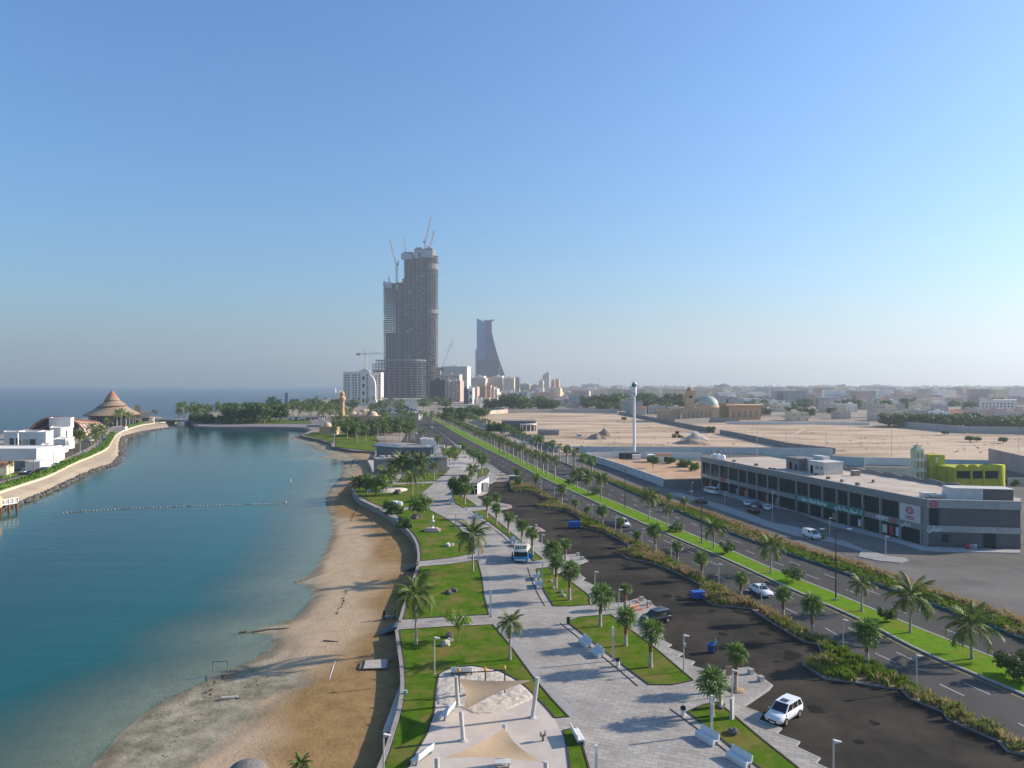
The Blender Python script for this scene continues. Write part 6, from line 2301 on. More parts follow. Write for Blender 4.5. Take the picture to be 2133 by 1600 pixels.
def arabic(s):
  """contextual letter shapes in display order"""
  forms = {'ا': (0xFE8D, 0xFE8E, None, None), 'أ': (0xFE83, 0xFE84, None, None), 'ب': (0xFE8F, 0xFE90, 0xFE91, 0xFE92), 'ة': (0xFE93, 0xFE94, None, None), 'د': (0xFEA9, 0xFEAA, None, None), 'ر': (0xFEAD, 0xFEAE, None, None), 'س': (0xFEB1, 0xFEB2, 0xFEB3, 0xFEB4),
      'ف': (0xFED1, 0xFED2, 0xFED3, 0xFED4), 'ق': (0xFED5, 0xFED6, 0xFED7, 0xFED8), 'ل': (0xFEDD, 0xFEDE, 0xFEDF, 0xFEE0), 'ه': (0xFEE9, 0xFEEA, 0xFEEB, 0xFEEC), 'و': (0xFEED, 0xFEEE, None, None), 'ي': (0xFEF1, 0xFEF2, 0xFEF3, 0xFEF4)}
  out = []
  for i, ch in enumerate(s):
    if ch not in forms:
      out.append(ch)
      continue
    f = forms[ch]
    prev = i > 0 and s[i - 1] in forms and forms[s[i - 1]][2] is not None
    nxt = i + 1 < len(s) and s[i + 1] in forms and f[2] is not None
    k = (3 if prev and nxt else 2 if nxt else 1 if prev else 0)
    out.append(chr(f[k] or f[1 if prev else 0]))
  return ''.join(out[::-1])

def face_matrix(o, u, up=Vector((0, 0, 1))):
  """local X along u, local Y up, origin o: text drawn in XY stands on the wall"""
  u = u.normalized()
  n = u.cross(up).normalized()
  return Matrix(((u.x, up.x, n.x, o.x), (u.y, up.y, n.y, o.y), (u.z, up.z, n.z, o.z), (0, 0, 0, 1)))

def put_text(s, size, mat, o, u, parent, width=None, name='lettering'):
  me = text_mesh(s, size, mat)
  ob = link(name, me, parent)
  sx = 1.0
  if width:
    xs_ = [v.co.x for v in me.vertices]
    if xs_:
      sx = width / max(0.01, max(xs_) - min(xs_))
  ob.matrix_local = face_matrix(o, u) @ Matrix.Diagonal((sx, 1, 1, 1))
  return ob

def logo_mesh(r):
  """two nested red arches over two bars"""
  mb = MB()

  def arc(r0, r1, z0=0.0):
    n = 14
    vs = []
    for i in range(n + 1):
      t = math.pi * i / n
      vs += [(r0 * math.cos(t), r0 * math.sin(t) + z0, 0), (r1 * math.cos(t), r1 * math.sin(t) + z0, 0), (r0 * math.cos(t), r0 * math.sin(t) + z0, .05), (r1 * math.cos(t), r1 * math.sin(t) + z0, .05)]
    fs = []
    for i in range(n):
      a, b = 4 * i, 4 * i + 4
      fs += [(a + 2, a + 3, b + 3, b + 2), (a + 3, a + 1, b + 1, b + 3), (a, a + 2, b + 2, b)]
    mb.add(vs, fs)
  arc(r, r * .78)
  arc(r * .58, r * .38)
  mb.box((0, -r * .10, .025), (2 * r, r * .14, .05))
  mb.box((0, -r * .36, .025), (1.5 * r, r * .16, .05))
  return mb.mesh('logo', m_signred)

# ------------------------------------------------------------------ the shop building
A, B, C_ = Vector((59.4, 231, 0)), Vector((81.8, 145, 0)), Vector((98.6, 142.2, 0))
D_, E_ = Vector((104, 150, 0)), Vector((82.5, 237, 0))
shop = thing('shop_building', 'long two-storey grey shop building with green market sign and dusty flat roof', 'building')
uF = (A - B).normalized()               # along the front, away from the corner
nF = Vector((-uF.y, uF.x, 0))
if nF.x > 0:
  nF = -nF
LF = (A - B).length
uR = (C_ - B).normalized()
nR = Vector((uR.y, -uR.x, 0))
LR = (C_ - B).length

def u_of(px, off=0.0):
  k = (px - CX) / F
  o = B + nF * off
  return (k * o.y - o.x) / (uF.x - k * uF.y)

def panel_box(o, u, n, u0, u1, z0, z1, d0, d1, name, mat, parent=shop):
  """box on a wall: from u0 to u1 along it, z0 to z1, standing d0 to d1 proud of it"""
  a, b = o + u * u0, o + u * u1
  pts = [a + n * d0, b + n * d0, b + n * d1, a + n * d1]
  mb = MB()
  mb.prism(pts, z0, z1, bottom=True)
  return mb.build(name, mat, parent)

Z1, Z2, Z3, ZT = 2.9, 4.1, 7.6, 9.25
mb = MB()
core = [A - nF * 0.6 - uF * .5, B - nF * .6 - nR * .6, C_ - nR * .6 - uR * .4, D_, E_]
mb.prism(core, 0, 8.6, 0, 1)
mb.build('core', [m_roofdirt, m_panel2], shop)
piers = [1460, 1480, 1498.5, 1517, 1537.5, 1555.5, 1575.5, 1598, 1621, 1658, 1684, 1712, 1742, 1767, 1796, 1833, 1874, 1918, 1929]
us = [u_of(p_) for p_ in piers]
us[0], us[-1] = LF, 0.0
for i, u in enumerate(us):
  w = 0.55 if 0 < i < len(us) - 1 else 0.9
  u = min(max(u, w / 2), LF - w / 2)
  panel_box(B, uF, nF, u - w / 2, u + w / 2, 0.0, Z3 - .004, -.6, -.02, 'pier', m_panel)
for i in range(len(us) - 1):
  u1, u0 = us[i] - .28, us[i + 1] + .28
  if i == len(us) - 2:
    panel_box(B, uF, nF, u0 + .2, u1, Z2 + .005, Z3 - .01, -.5, -.2, 'wall_panel', m_panel2)
    panel_box(B, uF, nF, u0 + .2, u1, 0.1, Z1 - .01, -.58, -.36, 'shop_window', m_glass)
    continue
  if i == len(us) - 3:
    w = panel_box(B, uF, nF, u0 - .2, u1 + .2, Z2 + .005, Z3 - .01, -.5, .05, 'sign_panel', m_offwhite)
    c = B + uF * ((u0 + u1) / 2) + nF * .06
    q = link('logo', logo_mesh(1.05), w)
    q.matrix_local = face_matrix(c + Vector((0, 0, 6.1)), -uF)
    put_text('OPEN', 1.0, m_signred, c + Vector((0, 0, 4.85)), -uF, w, 2.3)
    panel_box(B, uF, nF, u0, u1, 0.1, Z1 - .01, -.58, -.36, 'shop_window', m_glass)
    continue
  for k, (za, zb) in enumerate(((Z2 + .01, Z3 - .01), (0.1, Z1 - .01))):
    w = panel_box(B, uF, nF, u0, u1, za, zb, -.58, -.42, 'window' if k == 0 else 'shop_window', m_glass)
    um = (u0 + u1) / 2
    panel_box(B, uF, nF, um - .04, um + .04, za, zb, -.419, -.36, 'mullion', m_darkmetal, w)
  if i in (0, 1, 3, 4, 6, 7, 11, 13):     # bright things behind the glass: posters, shelves, doors
    col = (m_orange, m_offwhite, m_signred, m_brown)[i % 4]
    panel_box(B, uF, nF, u0 + .6, u0 + 1.5, .3, 1.9, -.418, -.40, 'poster', col)
for (a, b, mat) in ((1833, 1845, m_offwhite), (1850, 1858, m_signred), (1863, 1871, m_bluewhite)):
  panel_box(B, uF, nF, u_of(b), u_of(a), .4, 2.2, -.35, -.33, 'poster', mat)
# fascia and band in panels with open joints
def panels(o, u, n, u0, u1, step, z0, z1, d, name, mat):
  k = max(1, round(abs(u1 - u0) / step))
  for i in range(k):
    a, b = u0 + (u1 - u0) * i / k, u0 + (u1 - u0) * (i + 1) / k
    panel_box(o, u, n, a + .012, b - .012, z0, z1, -.5, d, name, mat)

panels(B, uF, nF, 0, LF, 4.4, Z3, ZT, .08, 'fascia_panel', m_panel)
ug0, ug1 = u_of(1801), u_of(1658)
panels(B, uF, nF, 0, ug0 - .02, 4.4, Z1, Z2, .08, 'band_panel', m_panel)
panels(B, uF, nF, ug1 + .02, LF, 4.4, Z1, Z2, .08, 'band_panel', m_panel)
sg = panel_box(B, uF, nF, ug0, ug1, Z1 - .2, Z2 + .22, -.4, .16, 'market_sign', m_green)
fo = nF * .165
gl = lambda f: B + uF * (ug1 + (ug0 - ug1) * f) + fo + Vector((0, 0, (Z1 + Z2) / 2))
Lg = ug1 - ug0
put_text('Sallet Biladi Market', 1.4, m_signwhite, gl(.29), -uF, sg, Lg * .40)
put_text(arabic('اسواق سلة بلادي'), 1.4, m_signwhite, gl(.76), -uF, sg, Lg * .32)
for f in (.055, .965):
  mb = MB()
  mb.lathe([(.30, 0), (.42, 0), (.42, .05), (.30, .05)], n=18)
  q = mb.build('emblem', m_signwhite, sg)
  q.matrix_local = face_matrix(gl(f), -uF)
bo = nF * .085
zc = Vector((0, 0, (Z1 + Z2) / 2))
put_text('HERFY', 1.2, m_signwhite, B + uF * u_of(1838) + bo + zc, -uF, shop, 3.6)
q = link('logo', logo_mesh(.62), shop)
q.matrix_local = face_matrix(B + uF * u_of(1862) + bo + zc + Vector((0, 0, -.1)), -uF)
put_text(arabic('هرفي'), 1.2, m_signwhite, B + uF * u_of(1888) + bo + zc, -uF, shop, 2.9)
put_text(arabic('هرفي'), 1.3, m_signwhite, B + uR * 1.5 + nR * .085 + zc, uR, shop, 2.8)
q = link('logo', logo_mesh(.85), shop)
q.matrix_local = face_matrix(B + uR * 1.3 + nR * .085 + Vector((0, 0, 8.2)), uR)
sgo = panel_box(B, uF, nF, u_of(1522), u_of(1463), Z1 + .1, Z2 - .1, .08, .14, 'shop_sign', m_beige)
for k in range(9):
  panel_box(B, uF, nF, u_of(1521 - k * 5.2) , u_of(1518.4 - k * 5.2), Z1 + .3, Z2 - .3, .14, .17, 'lettering', (m_brown, m_orange)[k % 2], sgo)
panel_box(B, uF, nF, u_of(1512), u_of(1502), Z1 + .25, Z2 - .15, .145, .19, 'shop_sign', m_signred)
panels(B, uR, nR, 0.02, LR, 4.2, Z3, ZT, .08, 'fascia_panel', m_concrete)
panels(B, uR, nR, 0.02, LR, 4.2, Z1, Z2, .08, 'band_panel', m_concrete)
panels(B, uR, nR, 0.5, LR, 2.1, Z2 + .005, Z3 - .005, -.2, 'wall_panel', m_panel2)
panels(B, uR, nR, 0.5, LR, 2.1, 0, Z1 - .005, -.2, 'wall_panel', m_panel2)
panel_box(B, uR, nR, .7, 2.3, Z2 + .02, Z3 - .02, -.199, -.12, 'window', m_glass)
panel_box(B, uR, nR, 2.9, 4.2, .9, 2.5, -.199, -.14, 'window', m_glass)
panel_box(B, uR, nR, 10.4, 12.6, 0.02, 2.85, -.199, -.12, 'door', m_glass)
# roof parapet and clutter
mb = MB()
mb.ribbon([A - nF * .4, B - nF * .4 - nR * .3, C_ - nR * .3], .25, 8.58, 9.18)
mb.build('parapet', m_offwhite, shop)
mb = MB()
for i in range(9):
  a, b = E_.lerp(D_, .28 + i * .072), E_.lerp(D_, .28 + (i + 1) * .072)
  for k in range(8):
    p0, p1 = a.lerp(b, k / 8), a.lerp(b, (k + 1) / 8)
    h0, h1 = 8.95 + .75 * math.sin(math.pi * k / 8 * .5 + 1.0) ** 2, 8.95 + .75 * math.sin(math.pi * (k + 1) / 8 * .5 + 1.0) ** 2
    mb.add([(p0.x, p0.y, 8.55), (p1.x, p1.y, 8.55), (p1.x, p1.y, h1), (p0.x, p0.y, h0), (p0.x + .3, p0.y, 8.55), (p1.x + .3, p1.y, 8.55), (p1.x + .3, p1.y, h1), (p0.x + .3, p0.y, h0)], [(0, 1, 2, 3)[::-1], (4, 5, 6, 7), (3, 2, 6, 7)[::-1]])
mb.build('wavy_parapet', m_pavbrown, shop)

def roof_at(px, py, z=8.6):
  return P(px, py, z)

rh = thing('rooftop_house', 'crumbling grey rooftop annex with doorways on the shop roof', 'rooftop annex', roof_at(1683, 981), math.atan2(uF.y, uF.x) + math.pi + RAD(2))
for (x0, x1, y0, y1, h, mat) in ((-6.5, -1.2, -2.0, 3.4, 3.0, m_greywall), (-1.19, 3.2, .4, 3.4, 2.9, m_concrete), (3.21, 9.2, -2.4, 3.4, 3.05, m_offwhite)):
  mb = MB()
  mb.prism([(x0, y0), (x1, y0), (x1, y1), (x0, y1)], 0, h)
  mb.prism([(x0 - .2, y0 - .2), (x1 + .2, y0 - .2), (x1 + .2, y1 + .2), (x0 - .2, y1 + .2)], h + .002, h + .28, bottom=True)
  mb.build('room', [mat], rh)
for (x, y, w, h) in ((-4.6, -2.03, .9, 2.0), (-2.3, -2.03, .6, 1.6), (4.5, -2.43, 1.0, 2.1), (2.2, .37, .7, 1.8)):
  mb = MB()
  mb.box((x, y, h / 2), (w, .08, h))
  mb.build('doorway', m_dark, rh)
for (x, y, w) in ((6.6, -2.43, 1.4), (8.2, -2.43, .9)):
  mb = MB()
  mb.box((x, y, 1.7), (w, .08, .8))
  mb.build('window', m_brown, rh)
mb = MB()
mb.box((2.5, 2.2, 3.75), (4.2, 2.0, 1.0))
mb.build('roof_hut', m_offwhite, rh)
for (px, py, s, m_, nm, lb) in ((1782, 991, 1.3, m_brown, 'roof_cabinet', 'brown cabinet on the shop roof near the wavy parapet'),):
  o = thing(nm, lb, 'cabinet', roof_at(px, py), .25)
  mb = MB()
  mb.box((0, 0, .65), (2.0, 1.2, 1.3))
  mb.build('housing', m_, o)
  mb = MB()
  mb.box((0, 0, 1.34), (2.15, 1.35, .08))
  mb.build('lid', m_greypost, o)
GV = 'small units on the shop roof'
for (px, py) in ((1754, 1004), (1725, 998), (1604, 979), (1612, 980), (1575, 970), (1819, 1005), (1529, 962), (1700, 990), (1786, 1011)):
  o = thing('roof_unit', 'small dark ventilation unit on the shop roof', 'roof unit', roof_at(px, py), rf.random(), GV)
  mb = MB()
  mb.box((0, 0, .3), (.9, .5, .6))
  mb.build('housing', m_panel2, o)
  mb = MB()
  mb.cyl((0, 0, .6), (0, 0, .75), .2, n=10)
  mb.build('fan_cap', m_greypost, o)
for i, (px, py) in enumerate(((1487, 955), (1496, 956), (1505, 958))):
  o = thing('water_tank', 'white water tank at the far end of the shop roof', 'water tank', roof_at(px, py), 0, 'white tanks on the shop roof')
  mb = MB()
  mb.lathe([(0, .1), (.85, .1), (.9, .3), (.9, 1.2), (.7, 1.5), (.25, 1.62), (0, 1.64)], n=16)
  mb.build('tank_body', m_tank, o)
  mb = MB()
  mb.box((0, 0, .05), (1.6, 1.6, .1))
  mb.build('base', m_concrete, o)
for i, (px, py) in enumerate(((1484, 952), (1498, 951), (1510, 952), (1520, 953))):
  o = thing('roof_vent', 'mushroom-shaped vent at the far end of the shop roof', 'vent', roof_at(px, py), 0, 'mushroom vents on the shop roof')
  mb = MB()
  mb.cyl((0, 0, 0), (0, 0, 1.5), .12, n=8)
  mb.build('stack', m_greywall, o)
  mb = MB()
  mb.lathe([(.2, 1.4), (.5, 1.6), (.4, 1.9), (0, 2.0)], n=10)
  mb.build('cowl', m_greywall, o)
o = thing('roof_plant', 'pale wrapped air plant with ducts on the shop roof corner', 'roof plant', roof_at(1974, 1037), .05)
mb = MB()
mb.blob((0, 0, .85), 1.15, 10, 7, .12, rg=rf, squash=.75)
mb.build('wrapped_unit', m_bluewhite, o)
mb = MB()
mb.tube([(-1.2, -.6, .5), (-2.2, -.4, .45), (-3.6, .2, .45)], [.3, .38, .3], 10)
mb.build('duct', m_offwhite, o)
mb = MB()
mb.tube([(1.2, -.4, .35), (3.2, -.3, .35), (5.2, -.4, .35)], [.25, .28, .25], 10)
mb.build('duct', m_offwhite, o)
mb = MB()
mb.box((-3.5, 1.2, .5), (2.6, 1.6, .9))
mb.build('cabinet', m_offwhite, o)
o = thing('stair_head', 'white and charcoal rooftop box at the corner of the shop building', 'rooftop box', Vector((95.2, 148.5, 8.6)), math.atan2(uR.y, uR.x))
mb = MB()
mb.box((-3.8, 0, 1.2), (6.0, 4.0, 2.4))
mb.build('white_wall', m_bluewhite, o)
mb = MB()
mb.box((2.0, 0, 1.25), (5.4, 4.0, 2.5))
mb.build('dark_wall', m_panel2, o)
mb = MB()
mb.box((-.9, 0, 2.46), (11.6, 4.3, .1))
mb.build('coping', m_offwhite, o)
GB = 'waste bins at the shop side wall'
for i, (px, c_) in enumerate(((2015, m_signred), (2023, m_pink), (2031, m_teal), (2039, m_green))):
  o = thing('waste_drum', ('bright red', 'faded pink', 'pale teal', 'dark green')[i] + ' waste drum standing at the shop side wall', 'waste bin', P(px, 1143.5, .16), 0)
  mb = MB()
  mb.lathe([(0, 0), (.3, 0), (.34, .7), (.36, .75), (0, .76)], n=12)
  mb.build('drum', c_, o)
  mb = MB()
  mb.lathe([(.37, .76), (.3, .88), (0, .92)], n=12)
  mb.build('lid', c_, o)

# ------------------------------------------------------------------ walls
def panel_wall(name, label, pts, h, step, mat, cap=None, t=.25, post=None, group=None, z=0.0):
  """wall of separate panels between slim posts, along a line"""
  o = thing(name, label, 'wall', (0, 0, 0), 0, group)
  for a, b in zip(pts, pts[1:]):
    a, b = Vector((a.x, a.y, 0)), Vector((b.x, b.y, 0))
    L = (b - a).length
    k = max(1, round(L / step))
    u = (b - a) / L
    rz = math.atan2(u.y, u.x)
    mb = MB()
    mb.box((0, 0, h / 2), (L / k - .12, t, h))
    me = mb.mesh('panel', mat)
    mb = MB()
    mb.box((0, 0, h / 2 + .04), (.16, t + .08, h + .08))
    mp = mb.mesh('post', post or mat)
    for i in range(k):
      c = a + u * (L * (i + .5) / k)
      link('panel', me, o, (c.x, c.y, z), rz)
      c = a + u * (L * i / k)
      link('post', mp, o, (c.x, c.y, z), rz)
    if cap:
      mb = MB()
      mb.box(((a.x + b.x) / 2, (a.y + b.y) / 2, z + h + .14), (L, t + .12, .12), rz)
      mb.build('coping', cap, o)
  return o

panel_wall('hoarding_wall', 'pale blue wall with black painted initial along the vacant sand lot', PL([(1192, 943.5), (1400, 945), (1560, 946), (1735, 948)]), 3.1, 8.6, m_bluewhite, post=m_greypost)
w = panel_wall('gate_wall', 'grey gate panel at the corner of the vacant sand lot', PL([(1174, 943), (1190, 943.4)]), 3.0, 2, m_greywall)
q = P(1228, 943.6)
wl = thing('wall_initial', 'black letter mark painted on the pale blue wall', 'painted mark', (0, 0, 0))
put_text('R', 3.4, m_black, Vector((q.x, q.y - .2, 1.6)), Vector((1, 0, 0)), wl)
mb = MB()
mb.box((XD(1202, 339).x, 338.6, 2.2), (1.4, .06, .9))
mb.build('painted_patch', m_black, wl)
panel_wall('hoarding_wall', 'pale blue roadside wall stepping along the sand lot beside the avenue', PL([(1163, 942), (1132, 929), (1099, 914.5), (1066, 905)]), 2.6, 7.5, m_bluewhite, post=m_greypost)
panel_wall('hoarding_wall', 'far end of the pale blue roadside wall by the dark building', PL([(1066, 901), (1040, 897), (1024, 893.5), (1000, 884), (985, 877)]), 2.6, 8.5, m_bluewhite, post=m_greypost)
panel_wall('yard_wall', 'long white and blue wall of the sandy yard beside the service road', PL([(1221, 957), (1290, 980), (1382, 1014)]), 2.5, 9, m_bluewhite, cap=m_white, post=m_bluewhite)
panel_wall('yard_wall', 'grey front wall of the sandy yard next to the shop building', PL([(1383, 1014.5), (1462, 1013)]), 2.3, 5, m_greywall, cap=m_offwhite)
panel_wall('yard_wall', 'white back wall of the sandy yard with a dark gate', PL([(1222, 955), (1300, 953), (1462, 956)]), 2.6, 9, m_white)
panel_wall('boundary_wall', 'grey block wall dividing the two sand lots', PL([(1500, 904), (1560, 916), (1640, 934), (1740, 946)]), 2.8, 9, m_greywall)
panel_wall('boundary_wall', 'grey block wall between the sand lot and the tan mosque', PL([(1290, 863), (1340, 872), (1411, 887), (1488, 902)]), 2.8, 12, m_greywall)
panel_wall('boundary_wall', 'pale end wall of the sand lot under the far trees', PL([(985, 866), (1058, 860.5), (1150, 859.5), (1285, 860)]), 4.2, 25, m_beige)
panel_wall('boundary_wall', 'long grey wall in front of the dark row of trees', PL([(1868, 889.5), (2005, 902.5), (2133, 904.5), (2320, 912)]), 4.6, 14, m_concrete)
panel_wall('low_wall', 'bright white low wall at the back of the second sand lot', PL([(1512, 883.5), (1600, 884), (1700, 884.5), (1812, 886)]), 2.2, 18, m_white)
panel_wall('boundary_wall', 'grey wall in front of the tan mosque', PL([(1405, 884), (1480, 880), (1540, 880)]), 4.0, 16, m_pavbrown)
panel_wall('old_wall', 'stained white and teal walls behind the shop roof', PL([(1590, 960), (1700, 965), (1802, 972)]), 3.4, 8, m_teal)
panel_wall('old_wall', 'white wall between shop roof and sand lot', PL([(1740, 966), (1803, 968), (1900, 970)]), 3.0, 9, m_white)
panel_wall('old_wall', 'yellowish patched wall behind the wavy parapet', PL([(1803, 990), (1900, 992)]), 3.0, 7, m_cream)
panel_wall('old_wall', 'pale teal wall behind the lime green house', PL([(1968, 972), (2060, 974)]), 2.8, 9, m_teal)
panel_wall('brick_wall', 'brown and white wall of the plot beyond the lime green house', PL([(2060, 968), (2140, 990), (2260, 1020)]), 6.5, 12, m_pink, post=m_brown)
panel_wall('brick_wall', 'low beige wall beside the lime green house', PL([(2100, 1012), (2200, 1012)]), 2.5, 7, m_beige)

# hut in the yard, gate, sand heaps and the loader
q = P(1372, 962)
o = thing('yard_hut', 'white hut with red roof edge in the sandy yard', 'hut', q)
mb = MB()
mb.box((0, 0, 1.5), (9, 5, 3.0))
mb.build('wall', m_white, o)
mb = MB()
mb.box((2.0, 0, 3.1), (6.6, 6, .25))
mb.build('roof', m_redroof, o)
for x in (-3.2, 2.2):
  mb = MB()
  mb.box((x, -2.53, 1.1), (1.4 if x < 0 else .9, .08, 2.2))
  mb.build('door', m_dark, o)
q = P(1311, 956)
o = thing('steel_gate', 'wide black steel gate in the white yard wall', 'gate', q)
for k in range(4):
  mb = MB()
  mb.box((-3.4 + k * 2.25, -.4, 1.3), (2.15, .1, 2.5))
  mb.build('leaf', m_black, o)
q = P(1325, 957)
o = thing('monument_base', 'white base block under the tall banner mast', 'base block', (q.x, q.y - 1, 0))
mb = MB()
mb.box((0, 0, 1.0), (3.4, 2.4, 2.0))
mb.build('block', m_white, o)
mb = MB()
mb.box((0, 0, 2.08), (3.7, 2.7, .16))
mb.build('cap', m_offwhite, o)
# the mast
d = 331.0
q = XD(1321, d)
o = thing('telecom_mast', 'very tall white mast with a green-topped banner drum', 'mast', q)
zt_ = ZD(795, d)
mb = MB()
mb.cyl((0, 0, 0), (0, 0, ZD(826, d)), .72, .5, 16)
mb.build('pole', m_whitepaint, o)
mb = MB()
mb.lathe([(0.5, 0), (1.05, .6), (1.1, 1.0), (1.1, 6.0), (.9, 6.5), (0, 6.6)], n=18, c=(0, 0, ZD(826, d)))
dr = mb.build('drum', m_whitepaint, o)
mb = MB()
mb.lathe([(1.12, 4.3), (1.12, 5.7), (1.0, 6.3)], n=18, c=(0, 0, ZD(826, d)))
mb.build('green_band', m_green, dr)
mb = MB()
mb.lathe([(1.12, 1.1), (1.12, 1.5)], n=6, c=(0, 0, ZD(826, d)), a0=-2.2, a1=-1.2)
mb.build('logo_mark', m_navy, dr)
mb = MB()
mb.cyl((0, 0, zt_ - .3), (0, 0, ZD(777, d)), .10, .03, 6)
mb.build('antenna', m_steel, o)

def heap(px, py, rpx, hpx, mat, label, seed, group=None):
  q = P(px, py)
  R, hh = rpx / F * q.y, hpx / F * q.y
  r = np.random.RandomState(seed)
  n = 26
  mb = MB()
  xs_ = np.linspace(-1, 1, n)
  X_, Y_ = np.meshgrid(xs_, xs_)
  rr = np.sqrt(X_ ** 2 + Y_ ** 2) + (vnoise(X_, Y_, 2.5, seed) - .5) * .5
  Zz = np.clip(1 - rr, 0, 1) ** 1.1 * hh + vnoise(X_, Y_, 6, seed + 1) * .25 * hh * np.clip(1 - rr, 0, .4) - .02
  me = grid_mesh('heap', xs_ * R, xs_ * R * .7, Zz, mat, {})
  return tag(link('spoil_heap', me, None, (q.x, q.y, .02)), label, 'earth heap', group)

heap(1244, 915, 24, 15, m_mound, 'grey conical spoil heap on the sand lot', 1)
heap(1258, 909, 17, 15, m_mound, 'spoil heap behind the conical one on the sand lot', 2)
heap(1442, 925, 42, 13, m_mound, 'wide dark spoil heap beside the yellow loader', 3)
heap(1447, 915, 28, 14, m_rubble, 'pale rubble heap behind the wide dark heap', 4)
heap(1445, 902, 26, 5, m_rubble, 'low rubble spread by the dividing wall', 5)
heap(1130, 914, 26, 4, m_mound, 'dark low heap behind the roadside wall', 6)
heap(1215, 915, 12, 2, m_mound, 'flat spoil patch beside the conical heap', 7)
heap(1750, 940, 14, 3, m_mound, 'small dark heap at the corner of the second sand lot', 8)
q = P(1409, 912)
o = thing('wheel_loader', 'yellow wheel loader on the sand lot', 'wheel loader', q, .2)
m_load = M('loader_yellow', (.45, .28, .08), None, rough=.6)
mb = MB()
mb.box((-.8, 0, 1.7), (3.4, 2.0, 1.4))
mb.build('engine_body', m_load, o)
mb = MB()
mb.box((.4, 0, 3.1), (1.8, 1.7, 1.7))
mb.build('cab', m_glass, o)
mb = MB()
mb.box((.4, 0, 4.0), (2.0, 1.9, .15))
mb.build('cab_roof', m_load, o)
mb = MB()
mb.beam((1.2, 0, 1.9), (3.4, 0, .9), 1.0, .35)
mb.build('lift_arm', m_load, o)
mb = MB()
mb.box((3.9, 0, .7), (1.0, 2.8, 1.1), taper=.7)
mb.build('bucket', m_load, o)
for sx in (-1.6, 1.6):
  for sy in (-1, 1):
    mb = MB()
    mb.cyl((sx, sy * 1.0 - .3, .8), (sx, sy * 1.0 + .3, .8), .8, n=14)
    mb.build('wheel', m_tyre, o)
q = P(1206, 912)
o = thing('water_cabinet', 'small white cube hut with a round dark opening on the sand', 'hut', q)
mb = MB()
mb.box((0, 0, 1.3), (3, 3, 2.6))
mb.build('wall', m_white, o)
mb = MB()
mb.cyl((0, -1.56, 1.4), (0, -1.45, 1.4), .5, n=12)
mb.build('opening', m_dark, o)
# dark canopy building beside the avenue
q = P(1090, 899.5)
o = thing('showroom', 'low dark grey building with a white colonnade on the sand lot edge', 'building', (q.x, q.y + 14, 0), RAD(0))
mb = MB()
mb.box((-3, 4, 3.3), (23, 22, 6.6))
mb.build('wall', m_panel2, o)
mb = MB()
mb.box((-3, 4, 6.75), (23.6, 22.6, .3))
mb.build('roof', m_greywall, o)
mb = MB()
mb.lathe([(0, 4.4), (5.8, 4.4), (5.8, 5.2), (0, 5.2)], n=20, c=(3.5, -8, 0), a0=math.pi, a1=2 * math.pi)
mb.build('canopy', m_white, o)
for k in range(6):
  t = math.pi + math.pi * (k + .5) / 6
  mb = MB()
  mb.cyl((3.5 + 5.4 * math.cos(t), -8 + 5.4 * math.sin(t), 0), (3.5 + 5.4 * math.cos(t), -8 + 5.4 * math.sin(t), 4.4), .25, n=8)
  mb.build('column', m_white, o)
q = P(1142, 906)
o = thing('low_store', 'low grey store walls beside the colonnaded building', 'store', q)
mb = MB()
mb.box((0, 0, 1.6), (13, 7, 3.2))
mb.build('wall', m_greywall, o)
mb = MB()
mb.box((-4, -2, 3.7), (5, 3, 1.0))
mb.build('roof_tank', m_offwhite, o)
# billboard frame beside the road
q = P(1091, 938)
o = thing('billboard', 'white roadside billboard frame on one post', 'billboard', q, 0.1)
mb = MB()
mb.cyl((0, 0, 0), (0, 0, 3.2), .18, n=8)
mb.build('post', m_steel, o)
mb = MB()
mb.box((0, 0, 3.6), (3.6, .3, .9))
mb.build('panel', m_white, o)

# ------------------------------------------------------------------ the yellow tower and the lime green house
d = 214.0
q = XD(1910.5, d)
o = thing('yellow_tower', 'pale yellow square tower with balconies and pointed roof', 'tower', q, .1)
zt_ = ZD(938, d)
mb = MB()
mb.box((0, 0, zt_ / 2), (2.5, 2.5, zt_))
mb.build('shaft', m_paleyellow, o)
for pz in (957, 980):
  mb = MB()
  mb.box((0, 0, ZD(pz, d)), (3.3, 3.3, .4))
  mb.build('balcony', m_white, o)
for s in (-1, 1):
  for pz in (949, 967, 990):
    mb = MB()
    mb.box((s * .55, -1.27, ZD(pz, d)), (.4, .1, 1.6))
    mb.build('window', m_brown, o)
mb = MB()
mb.lathe([(1.9, 0), (0, 1.9)], n=4, c=(0, 0, zt_ + .01), sm=False, a0=math.pi / 4, a1=math.pi / 4 + 2 * math.pi)
rf_ = mb.build('roof', M('pale_green_roof', (.42, .46, .33), None), o)
mb = MB()
mb.cyl((0, 0, zt_ + 1.6), (0, 0, zt_ + 3.8), .08, .03, 6)
mb.build('finial', m_greypost, rf_)
d = 205.0
xl = lambda px: XD(px, d).x
o = thing('lime_green_house', 'lime green house with scalloped parapet and rounded corner', 'house')
zt_ = ZD(970, d)
mb = MB()
mb.prism([(xl(1990), d), (xl(2086), d), (xl(2086), d + 9), (xl(1990), d + 9)], 0, zt_ - .6)
mb.build('wall', m_lime, o)
mb = MB()
mb.lathe([(1.9, 0), (1.9, zt_ + .1), (0, zt_ + .1)], n=16, c=(xl(2085), d + 1.6, 0))
mb.build('round_corner', m_lime, o)
mb = MB()
